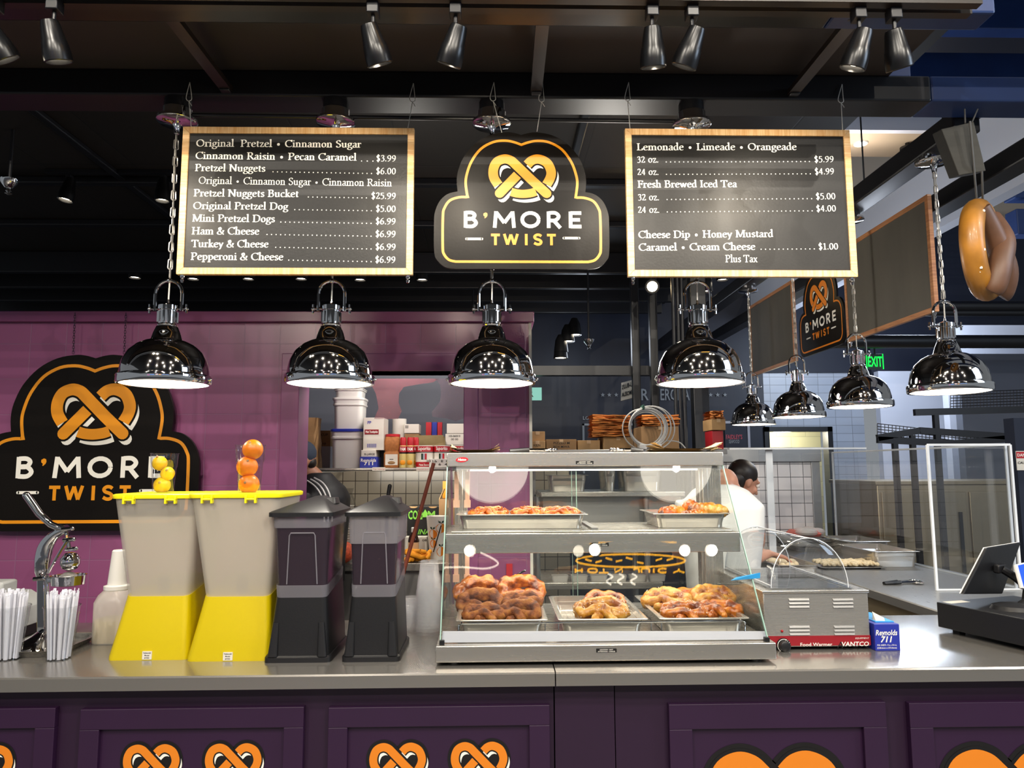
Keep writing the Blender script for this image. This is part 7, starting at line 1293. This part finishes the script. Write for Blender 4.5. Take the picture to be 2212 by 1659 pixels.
# woman beyond him: dark hair pulled back, profile to the right looking down
wY = 4.75; hw = at(1608, 1042, wY); base = Vector((hw.x-.12, wY+.0, 0)); wo = thing('person', 'dark haired woman looking down beyond the bald man in white', 'person', base); rot = Matrix.Rotation(R_(104), 3, 'Z') @ Matrix.Rotation(R_(24), 3, 'X'); m = MB(); T = head_mb(m, hw, rot, .95)
bx, by = base.x, base.y; shz = hw.z-.17
limb(m, [hw+Vector((-.035, .01, -.04)), (bx+.02, by, shz+.02), (bx, by, shz-.08)], [.05, .055, .07])
m.loft([[(bx+x, by+y, z) for x, y in rrect(w_, d_, .09)] for w_, d_, z in ((.22, .3, .9), (.2, .26, 1.08), (.22, .34, shz-.15), (.22, .36, shz-.06), (.14, .22, shz))])
for s in (-1, 1):
    limb(m, [(bx, by+s*.17, shz-.05), (bx+.05, by+s*.2, shz-.28), (bx+.22, by+s*.12, CZ+.12)], [.048, .04, .028]); hand_mb(m, (bx+.22, by+s*.12, CZ+.12), (1, 0, -.3), s)
    limb(m, [(bx, by+s*.08, .92), (bx, by+s*.09, .5), (bx, by+s*.09, .08)], [.085, .06, .042]); m.sphere((bx+.05, by+s*.09, .04), (.11, .045, .04), 12, 8)
remesh(m.build('body', 'skin', wo)); eyes(T, rot, wo)
MB().sphere(T((0, .034, .05)), Vector((.087, .104, .096))*.95, 22, 16, rot).sphere(T((0, .062, .0)), Vector((.078, .07, .085))*.95, 16, 10, rot).sphere(T((0, .11, -.0)), Vector((.035, .035, .035)), 12, 8, rot).build('hair', 'hair', wo)
m = MB().loft([[(bx+x, by+y, z) for x, y in rrect(w_, d_, .1)] for w_, d_, z in ((.28, .36, .85), (.27, .34, 1.08), (.29, .4, shz-.15), (.28, .42, shz-.05), (.18, .26, shz+.01))])
for s in (-1, 1): limb(m, [(bx, by+s*.17, shz-.05), (bx+.04, by+s*.2, shz-.22)], [.075, .06])
remesh(m.build('t_shirt', 'white_shirt', wo), .014)
remesh(MB().loft([[(bx+x, by+y, z) for x, y in rrect(.27, .36, .11)] for z in (.78, .95)]).tube([(bx, by-.09, .85), (bx, by-.09, .1)], [.1, .065], 12).tube([(bx, by+.09, .85), (bx, by+.09, .1)], [.1, .065], 12).build('trousers', 'denim', wo), .015)
# ================================================================ far background
def post(n, a, b, y0, y1, Y, d, m): p, q = at(a, y0, Y), at(b, y1, Y); return struct(MB().box(p.x, q.x, Y, Y+d, 0, CEZ), n, m, bevel=.006, smooth=0)
post('trim_70', 1369, 1386, 900, 900, 6.6, .07, 'black_steel'); post('trim_71', 1409, 1426, 900, 900, 6.6, .07, 'black_steel'); post('trim_72', 1500, 1534, 900, 900, 5.9, .1, 'black_steel')
for i, (a, b) in enumerate(((1461, 1468), (1471, 1476), (1480, 1485))): p = at(a, 900, 5.85); struct(MB().tube([(p.x, 5.85, 0), (p.x, 5.85, CEZ)], .016, 10), 'trim_%d' % (73+i), 'black_steel')
p, q = at(1143, 790, 6.7), at(1428, 810, 6.7); struct(MB().box(-3, q.x, 6.7, 6.8, q.z, p.z), 'trim_76', 'black_steel', smooth=0)
NW = 8.985; nav = lambda px, py, s_, size, mt, fit=None, nm=None, lab='', bold=.02: None
def wall_text(label, items, mt, px, py, plate=None):
    t = thing('wall_sign', label, 'sign', at(px, py, NW)); tx = MB()
    for s_, x, y, size, fit in items:
        c = at(x, y, NW); bfont(tx, s_, size, lambda u, v, tt: Vector((c.x+u, NW-.004, c.z+v-size*.35)), 0, .02, 0, fit)
    tx.build('lettering', mt, t, smooth=0); return t
def star_poly(c, r): return [(c.x+(r if k % 2 == 0 else r*.42)*math.sin(math.pi*k/5), c.z+(r if k % 2 == 0 else r*.42)*math.cos(math.pi*k/5)) for k in range(10)]
pale = mat('pale_grey_paint', '#8f959c', .6)
t = thing('wall_sign', 'large pale letters and stars painted on the navy wall behind the posts', 'sign', at(1430, 852, NW))
for px in (1302, 1316, 1331, 1535, 1550, 1566): MB().plate(star_poly(at(px, 853, NW), .028), lambda x, y, tt: Vector((x, NW-tt, y)), 0, .004).build('star', pale, t, smooth=0)
tx = MB()
for s_, px, fit in (('R', 1393, .09), ('ERCHA', 1458, .36)): c = at(px, 852, NW); bfont(tx, s_, .2, lambda u, v, tt: Vector((c.x+u, NW-.004, c.z+v-.07)), 0, .012, 0, fit)
tx.build('lettering', pale, t, smooth=0)
def frame_sign(label, text, px0, px1, py0, tpx, tpy, fit):
    t = thing('wall_sign', label, 'sign', at(tpx, tpy, NW)); tx = MB(); c = at(tpx, tpy, NW); bfont(tx, text, .06, lambda u, v, tt: Vector((c.x+u, NW-.004, c.z+v-.02)), 0, .02, 0, fit); tx.build('lettering', pale, t, smooth=0)
    a, b = at(px0, py0, NW), at(px1, py0, NW); MB().box(a.x-.012, a.x+.012, NW-.004, NW, a.z-.6, a.z).box(b.x-.012, b.x+.012, NW-.004, NW, a.z-.6, a.z).box(a.x-.012, b.x+.012, NW-.004, NW, a.z-.024, a.z).build('frame_line', pale, t, smooth=0)
frame_sign('pale LOWER MARKET lettering over a thin frame on the navy wall', 'LOWER MARKET', 1260, 1370, 915, 1300, 903, .46)
t = wall_text('pale MARKET lettering cut by the purple wall end', [('MARKET', 1126, 903, .06, .24)], pale, 1126, 903)
t = thing('door_2', 'navy door with a seafood shop sign and pale frame', 'door', at(1590, 950, NW)); a, b = at(1568, 915, NW), at(1613, 915, NW); MB().box(a.x-.02, b.x, NW-.01, NW, 0, a.z).build('door_leaf', 'navy_dark', t, smooth=0); MB().box(b.x-.0, b.x+.03, NW-.02, NW, 0, a.z+.03).box(a.x-.02, b.x+.03, NW-.02, NW, a.z, a.z+.03).build('door_frame', 'white_strip', t, smooth=0)
tx = MB(); c = at(1585, 944, NW); bfont(tx, "FAIDLEY'S", .075, lambda u, v, tt: Vector((c.x+u, NW-.015, c.z+v-.025)), 0, .02, 0, .2); tx.build('lettering', mat('muted_red_print', '#b04050', .5), t, smooth=0); tx = MB(); c = at(1585, 953, NW); bfont(tx, 'SEAFOOD', .06, lambda u, v, tt: Vector((c.x+u, NW-.015, c.z+v-.025)), 0, .01, 0, .13); tx.build('lettering', pale, t, smooth=0)
t = thing('lit_sign', 'pale green lit sign ending in R beside the purple wall', 'sign', at(1150, 850, 7.5)); a, b = at(1000, 864, 7.5), at(1170, 837, 7.5); MB().box(a.x, b.x, 7.5, 7.56, a.z, b.z).build('light_box', 'mint', t, smooth=0); MB().tube([(a.x+.1, 7.53, b.z), (a.x+.1, 7.53, 3.62)], .008).build('stem', 'black_steel', t); tx = MB(); c = at(1147, 850, 7.5); bfont(tx, 'R', .1, lambda u, v, tt: Vector((c.x+u, 7.497, c.z+v-.036)), 0, .0); tx.build('lettering', 'ink_black', t, smooth=0)
t = thing('hanging_sign', 'black and white hanging sign angled behind the first black post', 'sign', at(1356, 842, 6.9)); q4 = [at(1341, 866, 7.3), at(1372, 858, 6.75), at(1372, 819, 6.75), at(1342, 827, 7.3)]; MB().loft([q4, [v+Vector((.02, .01, 0)) for v in q4]]).build('panel', 'white_card', t, smooth=0)
tx = MB(); U = (q4[1]-q4[0]); V = (q4[3]-q4[0])
for s_, v0, mt in (("2'LUB-LU", .62, 0), ('AUSOM S', .2, 0)): bfont(tx, s_, .2, lambda u, v, tt: q4[0]+U*(.5+u)+V*(v0+v*1.6)+Vector((-.004, -.006, 0)), 0, .03, 0, .85)
tx.build('lettering', 'ink_black', t, smooth=0)
c = at(1892, 781, 6.6); t = thing('exit_sign', 'green lit EXIT sign behind the right pendant', 'exit sign', c); MB().box(c.x-.09, c.x+.07, 6.6, 6.63, c.z-.07, c.z+.07).build('sign_face', 'exit_back', t, bevel=.003); tx = MB(); bfont(tx, 'EXIT', .13, lambda u, v, tt: Vector((c.x+u-.01, 6.595, c.z+v-.045)), 0, .02, 0, .13); tx.box(c.x-.09, c.x-.084, 6.594, 6.6, c.z-.07, c.z+.07).box(c.x+.062, c.x+.068, 6.594, 6.6, c.z-.07, c.z+.07); tx.build('lettering', 'exit_green', t, smooth=0); MB().tube([c+Vector((0, .015, .07)), Vector((c.x, c.y+.015, 6.3))], .008).build('stem', 'black_steel', t)
# coolers at the far right
t = thing('tan_cooler', 'wide tan steel cooler with black door handles behind the acrylic guard', 'cooler', (4.0, 6.2, 0)); a, b = at(1897, 1100, 6.0), at(1975, 1047, 6.0); x0 = a.x; zt_ = at(1975, 1047, 6.0).z; MB().box(x0, 5.6, 6.0, 6.8, .1, zt_).build('body', 'tan_steel', t, bevel=.006); MB().box(x0-.02, 5.62, 5.98, 6.82, zt_, zt_+.03).build('top', 'tan_steel', t, bevel=.004)
for xa_, xb_ in ((x0+.03, x0+.72), (x0+.75, x0+1.4)):
    d = MB().box(xa_, xb_, 5.985, 6.0, .2, zt_-.06).build('door', 'tan_steel', t, bevel=.004); h = xb_-.06; MB().box(h-.012, h+.012, 5.97, 5.985, zt_-.7, zt_-.22).build('handle', 'black_plastic', d)
t = thing('black_railing', 'black stair railing of flat bars behind the acrylic guard', 'railing', at(1960, 930, 5.6)); Y = 5.6; m = MB()
for p in (((1975, 891), (2290, 882)), ((1895, 946), (1985, 930)), ((1985, 930), (2190, 944)), ((1895, 950), (2060, 958)), ((2060, 958), (2190, 946))): m.bar(at(*p[0], Y), at(*p[1], Y), .05, .035, (0, 1, 0))
m.build('rail', 'black_steel', t); 
for px, py in ((2020, 890), (1932, 946), (1970, 940)): p = at(px, py, Y); MB().box(p.x-.018, p.x+.018, Y-.018, Y+.018, 0, p.z).build('post', 'black_steel', t)
mesh_panel(at(1895, 945, 5.6), at(2105, 968, 5.6)-at(1895, 945, 5.6), at(1895, 915, 5.6)-at(1895, 945, 5.6), 26, 5, .003, 'wire_mesh', 'black_steel', 'low black wire mesh panel across the stair railing', 'mesh'); mesh_panel(at(2053, 890, 5.6), at(2240, 883, 5.6)-at(2053, 890, 5.6), at(2053, 848, 5.6)-at(2053, 890, 5.6), 26, 7, .003, 'wire_mesh', 'black_steel', 'upper black wire mesh panel above the stair railing at the right edge', 'mesh')
c = at(2208, 995, 4.6); t = thing('warning_sign', 'red and white warning notice at the right edge', 'sign', c); MB().box(c.x-.035, c.x+.08, 4.6, 4.605, c.z-.06, c.z+.06).build('plate', 'white_card', t, smooth=0); MB().box(c.x-.035, c.x+.08, 4.598, 4.6, c.z+.015, c.z+.055).build('red_band', 'red', t, smooth=0); tx = MB(); bfont(tx, 'DANGER', .026, lambda u, v, tt: Vector((c.x+u+.02, 4.597, c.z+v+.026)), 0, .02, 0, .1); tx.build('lettering', 'ink_white', t, smooth=0); tx = MB(); bfont(tx, 'CAUTION', .02, lambda u, v, tt: Vector((c.x+u+.02, 4.598, c.z+v-.02)), 0, .02, 0, .1); tx.build('lettering', 'ink_black', t, smooth=0)
MB().box(c.x-.03, c.x+.4, 4.606, 4.7, .0, 1.9).build('notice_post', 'navy_dark', t, smooth=0)
# mezzanine fittings
for px, py, lab in ((1859, 309, 'round white downlight in the beige ceiling of the upper floor'),): c = atz(px, py, 6.05); t = thing('ceiling_downlight', lab, 'downlight', c); MB().lathe([(.09, -.02), (.1, -.005), (.1, 0)], c, 20).build('trim_ring', 'white_plastic', t); MB().lathe([(.08, -.022), (.08, -.018)], c, 20).build('lamp_face', 'neon_white', t)
c = atz(1960, 309, 6.05); t = thing('disc_pendant', 'small dark disc pendant under the beige upper ceiling', 'pendant lamp', c); MB().lathe([(.1, -.09), (.1, -.06), (.05, -.05)], c, 20).build('canopy', 'black_plastic', t); MB().tube([c+Vector((0, 0, -.05)), c], .03, 10).tube([c+Vector((0, 0, -.09)), c+Vector((0, 0, -.6))], .012, 8).build('stem', 'black_plastic', t)
t = thing('neon_outline', 'faint red outline drawings on the brown upper wall', 'neon sign', at(1870, 355, 11.395)); m = MB(); Y = 11.396
for pts in (((1842, 346), (1842, 366), (1856, 366), (1856, 348), (1850, 344)), ((1872, 366), (1886, 366), (1879, 350), (1872, 366)), ((1838, 338), (1850, 338)), ((1855, 336), (1880, 336))): m.tube([at(*p, Y) for p in pts], .008, 5)
m.build('tube', 'neon_red', t)
# neon signs across the hall, seen only as reflections
def neon(name, label, loc, paths, mts, s=1.0):
    t = thing(name, label, 'neon sign', loc)
    for p, mt, cl in zip(paths, mts, [len(p) > 2 and p[0] == p[-1] for p in paths]): MB().tube([Vector((-x*s, 0, z*s)) for x, z in p], .022, 6).build('tube', mt, t, local=True)
    return t
nb, ny, nr, nw, np_ = [emitter('neon_'+n, h, s, False) for n, h, s in (('blue', '#2f8cff', 9), ('yellow', '#ffc022', 9), ('crimson', '#ff3040', 7), ('pale', '#ffffff', 6), ('pink', '#ff50c8', 7))]
neon('neon_sign', 'yellow burger shaped neon sign across the hall', (.6, -5.5, 2.9), [E_(0, .1, .4, .22, 0, 180), [(-.42, 0), (-.2, .06), (0, -.02), (.2, .06), (.42, 0)], E_(0, -.06, .4, .16, 180, 360)], [ny, nr, ny])
neon('neon_sign', 'blue neon fish outline across the hall', (-1.9, -5.5, 2.7), [E_(0, 0, .5, .2), [(.5, 0), (.75, .2), (.75, -.2), (.5, 0)]], [nb, nb])
neon('neon_sign', 'red and white neon hot dog outline across the hall', (-.5, -5.5, 3.2), [E_(0, 0, .14, .5), E_(.22, 0, .12, .45), E_(-.22, 0, .12, .45)], [nr, nw, nw])
neon('neon_sign', 'long blue neon arc across the hall', (2.6, -5.0, 3.3), [E_(0, -1, 1.6, 1.0, 30, 140)], [nb])
neon('neon_sign', 'pink neon square across the hall', (-3.2, -5.2, 2.3), [[(-.3, -.3), (.3, -.3), (.3, .3), (-.3, .3), (-.3, -.3)]], [np_])

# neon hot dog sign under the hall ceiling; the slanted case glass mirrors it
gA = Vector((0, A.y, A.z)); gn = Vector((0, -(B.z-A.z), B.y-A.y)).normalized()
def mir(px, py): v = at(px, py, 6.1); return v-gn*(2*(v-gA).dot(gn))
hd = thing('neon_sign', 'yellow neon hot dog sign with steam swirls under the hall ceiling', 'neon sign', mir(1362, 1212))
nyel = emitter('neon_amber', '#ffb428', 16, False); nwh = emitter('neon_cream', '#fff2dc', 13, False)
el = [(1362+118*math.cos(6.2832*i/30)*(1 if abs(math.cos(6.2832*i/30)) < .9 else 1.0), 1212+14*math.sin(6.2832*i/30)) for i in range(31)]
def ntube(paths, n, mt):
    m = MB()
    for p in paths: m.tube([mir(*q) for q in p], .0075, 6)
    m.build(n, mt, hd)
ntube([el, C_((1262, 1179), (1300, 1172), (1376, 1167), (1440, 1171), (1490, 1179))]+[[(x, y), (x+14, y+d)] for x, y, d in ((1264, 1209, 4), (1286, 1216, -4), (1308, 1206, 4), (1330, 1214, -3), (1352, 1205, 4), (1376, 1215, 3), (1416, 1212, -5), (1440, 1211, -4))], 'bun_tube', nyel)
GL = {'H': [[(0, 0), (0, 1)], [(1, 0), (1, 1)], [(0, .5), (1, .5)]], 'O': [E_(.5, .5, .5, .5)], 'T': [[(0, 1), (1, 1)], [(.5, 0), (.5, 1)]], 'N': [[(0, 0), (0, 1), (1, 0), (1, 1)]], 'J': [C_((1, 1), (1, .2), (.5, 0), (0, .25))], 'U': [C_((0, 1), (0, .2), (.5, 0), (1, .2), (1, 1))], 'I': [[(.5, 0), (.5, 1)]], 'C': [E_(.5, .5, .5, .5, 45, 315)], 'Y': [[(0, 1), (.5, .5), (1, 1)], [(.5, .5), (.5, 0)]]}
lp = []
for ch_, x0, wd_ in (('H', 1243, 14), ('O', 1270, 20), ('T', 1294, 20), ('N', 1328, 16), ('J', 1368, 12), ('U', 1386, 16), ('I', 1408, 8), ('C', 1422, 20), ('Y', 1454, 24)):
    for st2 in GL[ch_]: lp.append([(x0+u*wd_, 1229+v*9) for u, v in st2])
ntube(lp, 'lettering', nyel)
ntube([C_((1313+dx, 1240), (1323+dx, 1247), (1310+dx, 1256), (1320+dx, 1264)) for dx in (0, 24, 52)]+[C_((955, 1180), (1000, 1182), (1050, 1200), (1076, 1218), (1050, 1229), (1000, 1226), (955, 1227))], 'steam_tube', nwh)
